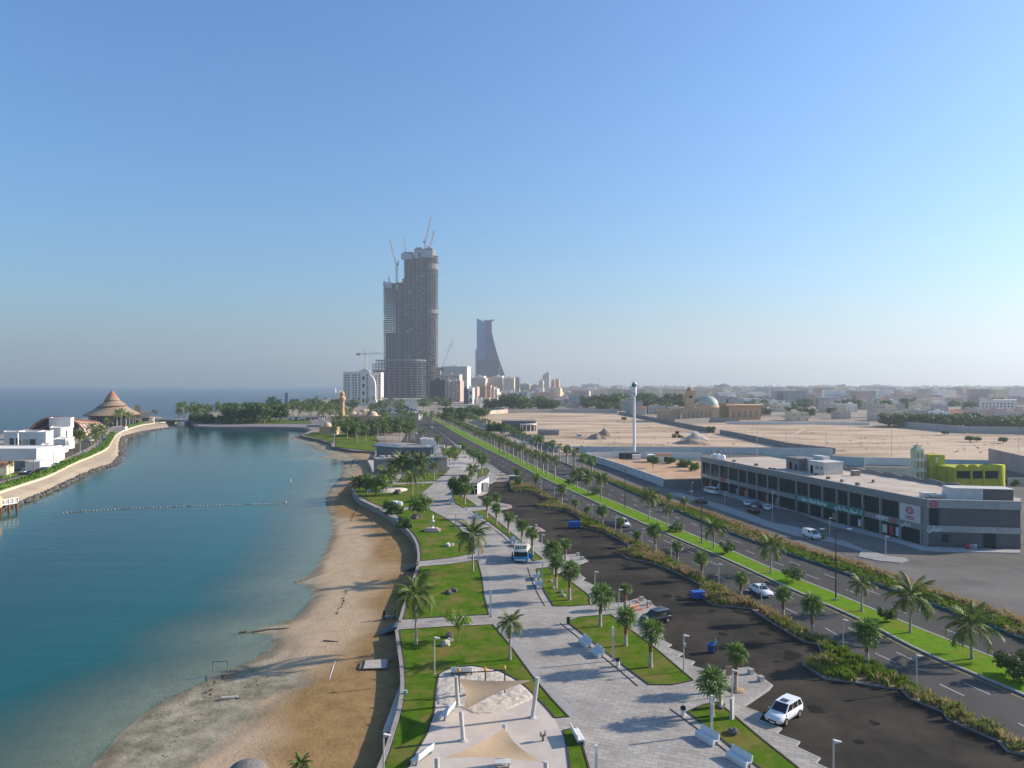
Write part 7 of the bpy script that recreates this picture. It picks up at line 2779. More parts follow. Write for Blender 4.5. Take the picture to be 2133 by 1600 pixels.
for i in range(4):
  for k in range(8):
    x0, x1 = xl(1990 + 24 * (i + k / 8)), xl(1990 + 24 * (i + (k + 1) / 8))
    h = lambda t: zt_ - .6 + .95 * abs(math.sin(math.pi * t)) ** .6
    mb.add([(x0, d - .05, zt_ - .62), (x1, d - .05, zt_ - .62), (x1, d - .05, h((k + 1) / 8)), (x0, d - .05, h(k / 8)), (x0, d + .2, h(k / 8)), (x1, d + .2, h((k + 1) / 8))], [(0, 1, 2, 3), (3, 2, 5, 4)])
mb.build('scalloped_parapet', m_lime, o)
for a, b in ((1993, 2020), (2026, 2046), (2052, 2080)):
  mb = MB()
  mb.box(((xl(a) + xl(b)) / 2, d - .02, ZD(989, d)), (xl(b) - xl(a), .15, 2.1))
  w = mb.build('window', m_glass, o)
  mb = MB()
  mb.box(((xl(a) + xl(b)) / 2, d - .12, ZD(1000, d)), (xl(b) - xl(a) + .3, .3, .2))
  mb.build('sill', m_lime, w)
for a in (1990, 2023, 2049, 2083):
  mb = MB()
  mb.box((xl(a), d - .1, zt_ / 2 - .3), (.4, .35, zt_ - .7))
  mb.build('pilaster', m_lime, o)
mb = MB()
xk = lambda px, dy: XD(px, d + dy).x
mb.prism([(xk(1936, 8), d + 8), (xk(1968, 8), d + 8), (xk(1968, 8), d + 15), (xk(1936, 8), d + 15)], 0, ZD(948, d + 8))
blk = mb.build('tall_block', m_lime, o)
mb = MB()
mb.prism([(xk(1921, 9), d + 9), (xk(1935.8, 9), d + 9), (xk(1935.8, 9), d + 15), (xk(1921, 9), d + 15)], 0, ZD(946, d + 9))
mb.build('beige_block', m_beige, o)
mb = MB()
mb.box((xk(1950, 8), d + 7.95, ZD(958, d + 8)), (.35, .1, 1.6))
mb.box((xk(1954, 8), d + 7.95, ZD(955, d + 8)), (.5, .1, .4))
mb.build('wall_mark', m_white, blk)
mb = MB()
mb.prism([(xk(1968.2, 4), d + 4), (xk(1990, 4), d + 4), (xk(1990, 4), d + 12), (xk(1968.2, 4), d + 12)], 0, ZD(972, d + 4))
mb.build('link_block', m_lime, o)
mb = MB()
mb.cyl((xl(1940), d + 7.6, 4), (xl(1940), d + 7.6, ZD(944, d + 8)), .3, n=8)
mb.build('flue', m_steel, o)
mb = MB()
mb.box((xl(2057), d - .3, ZD(1022, d)), (6, .5, .6))
mb.build('door_canopy', m_white, o)
# ------------------------------------------------------------------ peninsula: villas, lattice hall, cone-roofed restaurant, bridge
def block(o, name, pts, z0, z1, mat, par=None):
  mb = MB()
  mb.prism(pts, z0, z1, bottom=z0 > 0.1)
  w = mb.build(name, mat, o)
  if par:
    mb = MB()
    mb.ribbon(list(pts), .35, z1 + .002, z1 + par, closed=True)
    mb.build('parapet', mat, w)
  return w

def quad_px(a, b, dep, ang=None):
  """footprint: front edge from pixel a to pixel b on the ground, running dep metres back"""
  p, q = P(*a), P(*b)
  u = (q - p).normalized()
  n = Vector((-u.y, u.x, 0))
  if n.y < 0:
    n = -n
  return [p, q, q + n * dep, p + n * dep]

def wall_hole(o, a, b, z0, z1, mat, name='window', off=.06):
  """dark opening on the front of a footprint edge a-b given as world points"""
  u = (b - a).normalized()
  n = Vector((u.y, -u.x, 0))
  mb = MB()
  mb.prism([a - n * .1, b - n * .1, b + n * off, a + n * off], z0, z1, bottom=True)
  return mb.build(name, mat, o)

# villa with the pool, nearest block
v = thing('white_villa', 'white modern villa with an open upper terrace and pool', 'villa')
f1 = quad_px((-60, 972), (76, 972), 16)
dV = P(76, 972).y
w = block(v, 'garden_wall', f1, 0, ZD(936, dV), m_white, .3)
f2 = [P(76, 972) + Vector((0.01, 0, 0)), P(92, 968), P(104, 955), P(90, 955)]
block(v, 'entrance_block', f2, 0, ZD(930, P(90, 962).y), m_white, .3)
d2 = 318.0
f3 = [XD(39, d2), XD(95, d2), XD(110, d2 + 12), XD(52, d2 + 14)]
block(v, 'upper_floor', f3, ZD(934, d2), ZD(903, d2), m_white, .7)
f4 = [XD(77, d2 - .6), XD(95.5, d2 - .6), XD(111, d2 + 12.5), XD(92, d2 + 12)]
block(v, 'stair_block', f4, 0, ZD(901, d2), m_white, .3)
a, b = XD(46, d2), XD(74, d2)
wall_hole(v, XD(47.5, d2), XD(60, d2), ZD(930, d2), ZD(915, d2), m_beige, 'shutter')
wall_hole(v, XD(62, d2), XD(74, d2), ZD(928, d2), ZD(915, d2), m_villaglass)
wall_hole(v, XD(40, d2), XD(44, d2), ZD(931, d2), ZD(916, d2), m_brown, 'door')
d3 = 345.0
f5 = [XD(8, d3), XD(37, d3), XD(42, d3 + 12), XD(10, d3 + 12)]
block(v, 'rear_block', f5, 0, ZD(902, d3), m_white, .5)
wall_hole(v, XD(20, d3), XD(29, d3), ZD(928, d3), ZD(913, d3), m_villaglass)
wall_hole(v, XD(33, d3), XD(37, d3), ZD(928, d3), ZD(913, d3), m_villaglass)
mb = MB()
mb.prism([XD(4, 326), XD(38, 326), XD(38, 338), XD(2, 338)], ZD(936, 326) - 1, ZD(936, 326) + .15)
mb.build('pool', m_poolblue, v)
f6 = quad_px((94, 966), (112, 956), 4)
block(v, 'gate_wall', f6, 0, 2.6, m_white)
for k in range(6):
  a_ = P(28 + 4.2 * k, 978.5)
  b_ = P(31.4 + 4.2 * k, 978.5)
  mb = MB()
  mb.prism([a_, b_, b_ + Vector((0, .3, 0)), a_ + Vector((0, .3, 0))], 0, 3.6)
  mb.build('gate_panel', m_palerock, v)
mb = MB()
mb.prism(quad_px((26, 982), (52, 982), 7), 3.62, 3.85, bottom=True)
mb.build('carport_roof', m_greywall, v)
block(v, 'side_wall', quad_px((52, 981), (76, 975), 5), 0, 3.4, m_white)
# second villa
v = thing('white_villa', 'white cubic villa with a tall blank upper block and curved corner', 'villa')
d4 = 372.0
c = [XD(104, d4), XD(126, d4), XD(131, d4 + .8), XD(135, d4 + 2.5), XD(152, d4 + 16), XD(110, d4 + 18)]
block(v, 'main_floor', c, 2.6, ZD(893, d4), m_white, .5)
d5 = 392.0
block(v, 'upper_block', [XD(102, d5), XD(147, d5), XD(154, d5 + 8), XD(110, d5 + 8)], ZD(892, d5), ZD(872, d5), m_white, .4)
d6 = 355.0
block(v, 'terrace_wall', [XD(110, d6), XD(136, d6), XD(154, d6 + 14), XD(125, d6 + 17)], ZD(926, d6), ZD(916, d6), m_white, .2)
block(v, 'ground_floor', [XD(112, d6 + .5), XD(133, d6 + .5), XD(150, d6 + 14), XD(125, d6 + 17)], 0, ZD(926, d6) - .02, m_greywall)
wall_hole(v, XD(135, d6 - 1), XD(154, d6 + 13), 0, ZD(913, d6), m_white, 'side_screen', .3)
for k in range(3):
  a_, b_ = XD(138 + 4 * k, d4 + 4 + 4.5 * k), XD(139.4 + 4 * k, d4 + 5 + 4.5 * k)
  wall_hole(v, a_, b_, ZD(911, d4), ZD(898, d4), m_villaglass)
wall_hole(v, XD(133, d6 + .3), XD(136.5, d6 + 1), 0, 3.2, m_dark, 'garage_door')
block(v, 'street_wall', quad_px((99, 955), (133, 940), 2), 0, 2.8, m_white)
# tan-roofed cottage at the picture edge
v = thing('tan_cottage', 'cream cottage with a red-brown roof beside the villa gate', 'cottage')
pts = quad_px((-40, 992), (14, 990), 9)
block(v, 'wall', pts, 0, 3.4, m_cream)
mb = MB()
mb.prism([p_ + Vector((0, -.5, 0)) for p_ in pts[:2]] + pts[2:], 3.42, 4.3, bottom=True)
mb.build('roof', m_redroof, v)
mb = MB()
mb.sheet(PL([(2, 1000), (8, 990), (40, 985), (38, 990)]), .03)
tag(mb.build('cottage_lawn', m_medgrass), kind='structure')
# pier with balustrade
v = thing('pier', 'white balustraded pier on rusty piles at the lagoon edge', 'pier')
pa, pb = Vector((-138, 183, 0)), P(37, 1060, 0.6)
pb.z = 0
for k in range(9):
  q = Vector((-139 + k * 1.95 - .0, 190 + k * .9, 0))
deck = [P(-60, 1062, .7), P(37, 1046, .7), P(37, 1040, .7), P(-60, 1050, .7)]
block(v, 'deck', deck, .45, .75, m_white)
n_ = 11
for k in range(n_):
  q = deck[0].lerp(deck[1], k / (n_ - 1))
  mb = MB()
  mb.box((q.x, q.y, 1.3), (.28, .28, 1.1))
  mb.build('baluster', m_white, v)
mb = MB()
mb.beam((deck[0].x, deck[0].y, 1.95), (deck[1].x, deck[1].y, 1.95), .3, .2)
mb.build('handrail', m_white, v)
for k, f in enumerate((.62, .80, .98)):
  q = deck[0].lerp(deck[1], f)
  mb = MB()
  mb.cyl((q.x, q.y, -4), (q.x, q.y, .45), .28, n=10)
  mb.build('pile', M('rusty_pile', (.16, .075, .05), (.22, .11, .075), 2.0), v)
mb = MB()
mb.lathe([(3.2, 0.76), (3.2, 3.2), (0, 4.6)], n=16, c=(deck[0].x + 2.2, deck[0].y + 2.5, 0))
mb.build('kiosk', m_tan, v)
# lattice hall
v = thing('lattice_hall', 'arched hall with a rust-red lattice roof behind the white villas', 'hall')
d0 = 500.0
c0, c1 = XD(118, 425), XD(192, 505)
ax = (c1 - c0).normalized()
nx = Vector((-ax.y, ax.x, 0))
Lh, Rh = (c1 - c0).length, 13.0
arcs = []
for i in range(9):
  o_ = c0 + ax * (Lh * i / 8)
  R_ = Rh * (1 - .42 * (i / 8))
  arcs.append([o_ + nx * (math.cos(t) * R_ * 1.15) + Vector((0, 0, math.sin(t) * R_ * (1.0 - .1 * i / 8))) for t in [math.pi * k / 12 for k in range(13)]])
for i, a_ in enumerate(arcs):
  mb = MB()
  mb.tube(a_, .55 if i == 0 else .32, 6)
  mb.build('arch_rib', m_ribred, v)
for k in range(1, 12):
  mb = MB()
  mb.tube([a_[k] for a_ in arcs], .22, 5)
  mb.build('purlin', m_ribred, v)
for i in range(8):
  for (s0, s1, mt) in ((0, 4, m_beige), (4, 9, m_cream), (9, 12, m_palerock)):
    mb = MB()
    for k in range(s0, s1):
      q = [arcs[i][k], arcs[i + 1][k], arcs[i + 1][k + 1], arcs[i][k + 1]]
      q = [p_ + Vector((0, 0, -.25)) for p_ in q]
      mb.add(q, [(0, 1, 2, 3)])
    mb.build('roof_bay', mt, v)
mb = MB()
pr = [Vector((p_.x, p_.y, 0)) for p_ in (XD(55, 420), XD(104, 420), XD(120, 450), XD(66, 450))]
mb.add([pr[0] + Vector((0, 0, 3.5)), pr[1] + Vector((0, 0, 9)), pr[2] + Vector((0, 0, 10)), pr[3] + Vector((0, 0, 4.0)), pr[0] + Vector((0, 0, 3.1)), pr[1] + Vector((0, 0, 8.4)), pr[2] + Vector((0, 0, 9.4)), pr[3] + Vector((0, 0, 3.6))], [(0, 1, 2, 3), (7, 6, 5, 4), (0, 4, 5, 1), (1, 5, 6, 2), (2, 6, 7, 3), (3, 7, 4, 0)])
mb.build('wing_roof', m_ribred, v)
mb = MB()
mb.prism([XD(60, 424), XD(104, 424), XD(118, 448), XD(70, 448)], 0, 3.0)
mb.build('wing_wall', m_villaglass, v)
# cone-roofed restaurant
d0 = 572.0
q = XD(234, d0)
v = thing('cone_restaurant', 'round restaurant under a spiralling stepped cone roof', 'restaurant', q)
zz = lambda py: ZD(py, d0)
mb = MB()
mb.lathe([(15.5, 0), (15.5, zz(864))], n=28)
mb.build('wall', m_villaglass, v)
for k in range(14):
  t = 2 * math.pi * k / 14
  mb = MB()
  mb.cyl((16 * math.cos(t), 16 * math.sin(t), 0), (16 * math.cos(t), 16 * math.sin(t), zz(863)), .35, n=6)
  mb.build('column', m_brown, v)
tiers = [((19.8, 863), (13.4, 853.5), (9.0, 844.5)), ((10.4, 845.5), (7.2, 839), (4.8, 834)), ((5.6, 835), (4.6, 829.5), (3.3, 826)), ((3.9, 826.5), (1.8, 818), (0.0, 812.5))]
for i, t in enumerate(tiers):
  mb = MB()
  n = 30
  tw = .9 if i < 3 else 0.2
  vs = []
  for (r, py) in t:
    for k in range(n):
      a = 2 * math.pi * k / n
      sp = .55 * math.sin(a + i * 1.3)          # each tier dips and rises as the spiral climbs
      vs.append((r * math.cos(a), r * math.sin(a), zz(py) + sp * tw))
  fs = [(j * n + k, j * n + (k + 1) % n, (j + 1) * n + (k + 1) % n, (j + 1) * n + k) for j in range(2) for k in range(n)]
  mb.add(vs, fs, 0, False)
  w = mb.build('roof_tier', m_shell if i < 3 else m_shelltop, v)
  mb = MB()
  mb.tube([Vector(vs[k]) + Vector((0, 0, -.15)) for k in list(range(n)) + [0]], .42 - .06 * i, 5)
  mb.build('rim', m_ribred, w)
  if i:
    mb = MB()
    mb.lathe([(t[0][0] * .8, zz(t[0][1]) - 1.1), (t[0][0] * .8, zz(t[0][1]) + .4)], n=20)
    mb.build('clerestory', m_dark, v)
# low houses by the bridge
v = thing('bank_house', 'beige flat-roofed house with a square tower near the bridge', 'house')
d0 = 590.0
block(v, 'wall', [XD(268, d0), XD(318, d0 + 6), XD(322, d0 + 16), XD(272, d0 + 16)], 0, ZD(872, d0), m_cream, .4)
block(v, 'upper_floor', [XD(292, d0 + 9), XD(312, d0 + 9), XD(312, d0 + 20), XD(292, d0 + 20)], 0, ZD(860, d0), m_beige, .4)
block(v, 'tower', [XD(281, d0 + 12), XD(293, d0 + 12), XD(293, d0 + 17), XD(281, d0 + 17)], 0, ZD(846, d0), m_tan, .3)
wall_hole(v, XD(296, d0 + 2.2), XD(310, d0 + 3.9), 2.0, 4.6, m_villaglass)
wall_hole(v, XD(272, d0 - .1), XD(288, d0 + 2), .3, 3.0, m_villaglass)
v = thing('guard_booth', 'small white booth with a red sign where the road meets the bridge', 'booth', P(254, 897))
mb = MB()
mb.box((0, 0, 1.4), (6, 3, 2.8))
mb.build('wall', m_white, v)
mb = MB()
mb.box((2.2, -1.6, 3.4), (2.2, .2, 1.3))
mb.build('sign', m_signred, v)
# bridge
v = thing('road_bridge', 'low concrete road bridge over the lagoon mouth', 'bridge')
ba, bb = XD(322, 642, 0), XD(436, 604, 0)
bu = (bb - ba).normalized()
bn = Vector((-bu.y, bu.x, 0))
mb = MB()
top, bot = [], []
for k in range(13):
  f = k / 12
  q = ba.lerp(bb, f)
  z = 1.3 + .9 * math.sin(math.pi * f)
  top.append((q, z))
vs, fs = [], []
for q, z in top:
  for s in (-5, 5):
    vs += [(q.x + bn.x * s, q.y + bn.y * s, z), (q.x + bn.x * s, q.y + bn.y * s, z - 1.3)]
for k in range(12):
  a, b = 4 * k, 4 * k + 4
  fs += [(a, b, b + 2, a + 2)[::-1], (a + 1, a + 3, b + 3, b + 1)[::-1], (a, a + 1, b + 1, b)[::-1], (a + 2, b + 2, b + 3, a + 3)[::-1]]
mb.add(vs, fs)
mb.build('deck', m_concrete, v)
for s in (-4.8, 4.8):
  mb = MB()
  mb.tube([(q.x + bn.x * s, q.y + bn.y * s, z + 1.0) for q, z in top], .12, 5)
  for q, z in top:
    mb.cyl((q.x + bn.x * s, q.y + bn.y * s, z), (q.x + bn.x * s, q.y + bn.y * s, z + 1.0), .1, n=5)
  mb.build('railing', m_greypost, v)
for f in (.34, .66):
  q = ba.lerp(bb, f)
  mb = MB()
  mb.box((q.x, q.y, -1.4), (2.2, 9, 4.2), math.atan2(bu.y, bu.x))
  mb.build('pier', m_concrete, v)
for s in (0.03, .97):
  q = ba.lerp(bb, s)
  mb = MB()
  mb.box((q.x, q.y, -1.3), (6, 12, 4.0), math.atan2(bu.y, bu.x))
  mb.build('abutment', m_quay, v)

# lamps and posts of the peninsula
for px, py, t in ((150, 963, 935), (111, 973, 942), (70, 985, 957), (9, 1005, 974)):
  p = P(px, py)
  h = (py - t) / F * p.y
  o = thing('cantilever_lamp', 'dark lamp with a long flat arm over the peninsula road', 'street lamp', p, math.pi, 'flat-armed lamps of the peninsula road')
  mb = MB()
  mb.cyl((0, 0, 0), (0, 0, h), .13, .1, 7)
  mb.build('post', m_wood, o)
  mb = MB()
  mb.box((1.3, 0, h), (3.2, .3, .14))
  mb.build('arm', m_wood, o)

# ------------------------------------------------------------------ pavilion, kiosk, mosque and the far park
v = thing('pavilion', 'grey-brown restaurant pavilion with a tapering teal glass band', 'pavilion')
d0 = P(860, 991).y
zt_ = ZD(955, d0)
fl_, fr_ = XD(786, d0), XD(931, d0 + 8)
mb = MB()
dirp = (fr_ - fl_).normalized()
np_ = Vector((-dirp.y, dirp.x, 0))
mb.prism([fl_, fr_, fr_ + np_ * 9, fl_ + np_ * 9], 0, zt_ - .5, 1, 0)
mb.build('wall', [m_pavbrown, m_roofdirt], v)
Lp = (fr_ - fl_).length
g = lambda f, z, off=-.06: (fl_ + dirp * (Lp * f) + np_ * off) + Vector((0, 0, z))
mb = MB()
mb.add([g(.10, zt_ - .55), g(.42, 1.2), g(.56, 1.2), g(.90, zt_ - .55)], [(0, 1, 2, 3)])
mb.add([g(.10, zt_ - .55, .02), g(.42, 1.2, .02), g(.56, 1.2, .02), g(.90, zt_ - .55, .02)], [(3, 2, 1, 0)])
w = mb.build('teal_glazing', m_tealwall, v)
for k in range(9):
  f = .16 + .08 * k
  mb = MB()
  zb = zt_ - .55 - (zt_ - 1.75) * min(1, min((f - .10) / .32, (.90 - f) / .34))
  mb.add([g(f - .002, zb, -.09), g(f + .002, zb, -.09), g(f + .002, zt_ - .55, -.09), g(f - .002, zt_ - .55, -.09)], [(0, 1, 2, 3)])
  mb.build('mullion', m_steel, w)
mb = MB()
mb.prism([fl_ - np_ * .3 - dirp * .3, fr_ - np_ * .3 + dirp * .3, fr_ + np_ * .6 + dirp * .3, fl_ + np_ * .6 - dirp * .3], zt_ - .48, zt_ + .1, bottom=True)
mb.build('roof_edge', m_concrete, v)
for k in range(9):
  q = g(.06 + .1 * k + rf.uniform(0, .04), zt_ - .4, rf.uniform(2, 7))
  mb = MB()
  mb.box((q.x, q.y, q.z + .4), (rf.uniform(.8, 2.4), rf.uniform(.8, 1.6), rf.uniform(.6, 1.1)), rf.random())
  mb.build('roof_unit', rf.choice((m_offwhite, m_palerock, m_greywall)), v)
ter = PL([(765, 958), (786, 958), (792, 985), (778, 987), (772, 970)], .3)
mb = MB()
mb.prism(ter, -1.2, .25)
mb.build('terrace', m_plaza, v)
v = thing('slate_pavilion', 'dark slate pavilion with open glass fronts behind the brown pavilion', 'pavilion')
d0 = P(850, 958).y
zt_ = ZD(930, d0)
a_, b_ = XD(784, d0), XD(903, d0)
mb = MB()
mb.prism([a_, b_, b_ + Vector((0, 14, 0)), a_ + Vector((0, 14, 0))], 0, zt_ - .4, 1, 0)
mb.build('wall', [m_slate, m_greywall], v)
mb = MB()
mb.add([(a_.x - 1.6, d0 - .5, zt_ + .5), (a_.x + 18, d0 - .5, zt_ - 1.2), (b_.x, d0 - .5, zt_ - .2), (b_.x, d0 + 14, zt_ - .2), (a_.x + 18, d0 + 14, zt_ - 1.2), (a_.x - 1.6, d0 + 14, zt_ + .5),
    (a_.x - 1.6, d0 - .5, zt_ - .1), (a_.x + 18, d0 - .5, zt_ - 1.8), (b_.x, d0 - .5, zt_ - .8)], [(0, 5, 4, 1)[::-1], (1, 4, 3, 2)[::-1], (0, 1, 7, 6)[::-1], (1, 2, 8, 7)[::-1]])
mb.build('folded_roof', m_slate, v)
for x0, x1 in ((836, 853), (857, 870), (836, 840)):
  wall_hole(v, XD(x0, d0), XD(x1, d0), .2, ZD(943, d0) + (1 if x0 > 850 else 0), m_glass)
for x0 in (833, 854, 872, 898):
  wall_hole(v, XD(x0, d0), XD(x0 + 1.6, d0), 0, zt_ - 1.2, m_greypost, 'pillar', .15)
for k in range(3):
  q = Vector((a_.x + 20 + 7 * k, d0 + 6, zt_ - .6))
  mb = MB()
  mb.box(q, (2.4, 1.8, 1.1))
  mb.build('roof_unit', m_offwhite, v)
v = thing('white_roof_building', 'small white flat building with a tank behind the slate pavilion', 'building')
d0 = 383.0
block(v, 'wall', [XD(876, d0), XD(909, d0), XD(909, d0 + 9), XD(876, d0 + 9)], 0, ZD(916, d0), m_white, .4)
block(v, 'tank', [XD(880, d0 + 2), XD(890, d0 + 2), XD(890, d0 + 5), XD(880, d0 + 5)], ZD(916, d0), ZD(912.5, d0), m_tank)
# kiosk beside the round tree
d0 = P(993, 1031).y
v = thing('kiosk', 'flat-roofed kiosk with white side wall and dark louvred doors', 'kiosk')
pk = [XD(980, d0), XD(994.5, d0), XD(994.5, d0) + Vector((2.8, 15, 0)), XD(980, d0) + Vector((2.8, 15, 0))]
mb = MB()
mb.prism(pk, 0.1, 3.2)
mb.build('wall', m_white, v)
mb = MB()
mb.prism([p_ * 1 for p_ in (pk[0] + Vector((-.25, -.2, 0)), pk[1] + Vector((.1, -.2, 0)), pk[2] + Vector((.1, .2, 0)), pk[3] + Vector((-.25, .2, 0)))], 3.202, 3.45, bottom=True)
mb.build('roof', m_greywall, v)
q = P(1001, 1024)
for k in range(2):
  mb = MB()
  mb.box((XD(984.5 + 7 * k, d0).x, d0 - .06, 1.4), (.85, .1, 2.3))
  w = mb.build('louvred_door', m_dark, v)
  for j in range(7):
    mb = MB()
    mb.box((XD(984.5 + 7 * k, d0).x, d0 - .13, .5 + .29 * j), (.75, .05, .06))
    mb.build('louvre', m_panel2, w)
v = thing('louvred_cabinet', 'white service cabinet with two dark louvred panels by the kiosk', 'cabinet', P(1000, 1024, PZ), .05)
mb = MB()
mb.box((0, 0, 1.35), (5.0, 1.4, 2.7))
mb.build('housing', m_white, v)
for s in (-1.5, .2):
  mb = MB()
  mb.box((s, -.72, 1.45), (1.35, .08, 2.2))
  mb.build('louvre_panel', m_panel2, v)
v = thing('green_cart', 'small pale vending cart at the end of the hedge bed', 'cart', P(1067, 1003, .1), .1)
mb = MB()
mb.box((0, 0, .9), (1.8, 1.2, 1.5))
mb.build('body', m_slate, v)
mb = MB()
mb.box((0, 0, 1.9), (2.2, 1.5, .2))
mb.build('roof', m_white, v)
# bus stop board and sign on plaza
v = thing('plaza_bench', 'long dark bench block on the pale plaza', 'bench', P(962, 954, PZ), .1)
mb = MB()
mb.box((0, 0, .42), (4.2, 1.0, .2))
mb.build('seat', m_panel2, v)
for s in (-1.6, 1.6):
  mb = MB()
  mb.box((s, 0, .16), (.5, .8, .32))
  mb.build('leg', m_panel2, v)

def dome(o, c, r, mat, name='dome', h=1.0, n=18):
  mb = MB()
  mb.lathe([(r * math.cos(t), r * h * math.sin(t)) for t in [math.pi / 2 * k / 8 for k in range(9)]], c, n)
  w = mb.build(name, mat, o)
  mb = MB()
  mb.cyl((c[0], c[1], c[2] + r * h * .98), (c[0], c[1], c[2] + r * h + r * .35), r * .03 + .03, n=5)
  mb.build('finial', m_steel, w)
  return w

d0 = 550.0
mz = lambda py: ZD(py, d0)
v = thing('domed_mosque', 'low sandy mosque with a cluster of pale domes and one orange minaret', 'mosque')
block(v, 'prayer_hall', [XD(690, d0), XD(800, d0), XD(800, d0 + 26), XD(690, d0 + 26)], 0, mz(868), m_tan, .5)
for px, r, py, dd_ in ((760, 5.0, 866, 14), (736, 3.6, 867, 8), (748, 3.2, 868, 5), (776, 4.2, 867.5, 6), (768, 3.0, 867, 18), (703, 2.6, 870, 10)):
  c_ = XD(px, d0 + dd_)
  dome(v, (c_.x, c_.y, mz(py) - .2), r, m_pinkdome, h=.95)
q = XD(713, d0 - 3)
mb = MB()
mb.lathe([(2.1, 0), (2.1, mz(866)), (1.7, mz(865)), (1.5, mz(838)), (1.6, mz(836)), (2.5, mz(832)), (2.6, mz(828)), (2.3, mz(827.5)), (1.7, mz(827)), (1.6, mz(822)), (2.0, mz(821)), (1.2, mz(817)), (.3, mz(813)), (0, mz(811))], n=14, c=(q.x, q.y, 0))
w = mb.build('minaret', m_minaret, v)
mb = MB()
mb.lathe([(1.72, mz(846)), (1.72, mz(844))], n=14, c=(q.x, q.y, 0))
mb.build('carved_band', m_tan, w)
mb = MB()
a_ = XD(703, d0 - .3)
n_ = 12
pts = [(a_.x - 2.6, 0)] + [(a_.x + 2.6 * math.cos(math.pi - math.pi * k / n_), 4.2 + 3.2 * math.sin(math.pi * k / n_)) for k in range(n_ + 1)] + [(a_.x + 2.6, 0)]
mb.add([(x, d0 - .15, z) for x, z in pts], [tuple(range(len(pts)))])
mb.build('archway', m_dark, v)
v = thing('dome_kiosk', 'small tan kiosk with a round dome on the lagoon corner', 'kiosk')
c_ = P(685, 905)
block(v, 'wall', [c_ + Vector((-6, 0, 0)), c_ + Vector((5, 0, 0)), c_ + Vector((5, 9, 0)), c_ + Vector((-6, 9, 0))], 0, ZD(889.5, c_.y), m_tan, .3)
dome(v, (c_.x - 2, c_.y + 4, ZD(889.5, c_.y)), 2.9, m_pinkdome)
# small white sea mosque
d0 = 1500.0
q = XD(701, d0)
v = thing('white_mosque', 'tiny white mosque with dome and minaret on the far shore', 'mosque', q)
mb = MB()
mb.box((2, 6, 6), (22, 16, 12))
mb.build('wall', m_white, v)
dome(v, (6, 6, 12), 6.5, m_white)
mb = MB()
mb.lathe([(2.6, 0), (2.4, 14), (2.8, 15), (1.8, 16), (1.7, 20), (0, 24)], n=10, c=(-3, 2, 0))
mb.build('minaret', m_white, v)
# glass obelisk
d0 = 735.0
q = XD(596.5, d0)
v = thing('glass_obelisk', 'tall slim blue-grey glass obelisk behind the dark trees', 'obelisk', q, .5)
hz_ = ZD(818, d0)
mb = MB()
mb.box((0, 0, hz_ / 2), (2.6, 2.6, hz_))
mb.build('shaft', m_bluegl2, v)
mb = MB()
mb.box((1.5, 0, hz_ / 2), (.35, 2.7, hz_ + .3))
mb.build('edge_fin', m_steel, v)
# far park details: parking deck with cars, white pavilion, flyover
v = thing('parking_deck', 'grey parking deck with slatted end wall behind the mosque', 'parking deck')
d0 = 640.0
block(v, 'deck', [XD(782, d0), XD(872, d0), XD(880, d0 + 90), XD(782, d0 + 90)], 0, ZD(860, d0), m_concrete)
for k in range(8):
  wall_hole(v, XD(783 + 2.6 * k, d0), XD(784.6 + 2.6 * k, d0), 0, ZD(850, d0), m_panel, 'fin', .3)
rc = random.Random(8)
GD = 'cars parked on the far deck'
for i in range(44):
  q = XD(rc.uniform(790, 872), d0 + rc.uniform(4, 86), ZD(860, d0) + .02)
  far_car(rc.choice(('sedan', 'suv')), rc.choice((m_carwhite, m_carwhite, m_carsilver, m_carblack, m_carblue)), q, rc.choice((0, math.pi)) + rc.uniform(-.1, .1), 'car parked on the grey deck behind the mosque', GD)
for i in range(26):
  q = XD(rc.uniform(585, 700), rc.uniform(640, 720), .02)
  far_car(rc.choice(('sedan', 'suv')), rc.choice((m_carwhite, m_carred, m_carsilver, m_carblack)), q, rc.choice((0, math.pi)) + rc.uniform(-.2, .2), 'car in the sea front car park beside the mosque', 'cars in the sea front car park')
v = thing('white_colonnade', 'long low white colonnaded pavilion at the foot of the towers', 'pavilion')
d0 = 1000.0
for k in range(9):
  block(v, 'bay', [XD(800 + 8 * k, d0), XD(807.6 + 8 * k, d0), XD(807.6 + 8 * k, d0 + 12), XD(800 + 8 * k, d0 + 12)], 0, ZD(832, d0), m_beige if k < 5 else m_white)
block(v, 'roof', [XD(796, d0 - 2), XD(878, d0 - 2), XD(878, d0 + 14), XD(796, d0 + 14)], ZD(832, d0), ZD(830.5, d0), m_white)
v = thing('flyover', 'long pale flyover crossing behind the avenue', 'flyover')
d0 = 900.0
block(v, 'deck', [XD(912, d0), XD(1050, d0 - 40), XD(1050, d0 - 25), XD(912, d0 + 15)], ZD(853, d0), ZD(848.5, d0), m_concrete)
for k in range(9):
  q = XD(916 + 15 * k, d0 - 5 * k)
  mb = MB()
  mb.box((q.x, q.y + 6, ZD(853, d0) / 2), (2, 6, ZD(853, d0)))
  mb.build('pier', m_concrete, v)
# fountain basin at the foot of the block
mb = MB()
rq = random.Random(4)
for k in range(900):
  j = rq.choice((1003, 1003, 1003, 1010, 1018, 1026, 1034))
  t = rq.random()
  q = XD(j + rq.gauss(0, 1) * (1.2 + 5 * (1 - t)), 875 + rq.uniform(0, 20))
  mb.blob((q.x, q.y, .5 + t * t * (15 if j == 1003 else 6)), rq.uniform(.2, .55), 5, 3, .3, rg=rq)
tag(mb.build('fountain_spray', m_white), 'white spray of fountains before the far apartment blocks', 'fountain spray', kind='stuff')

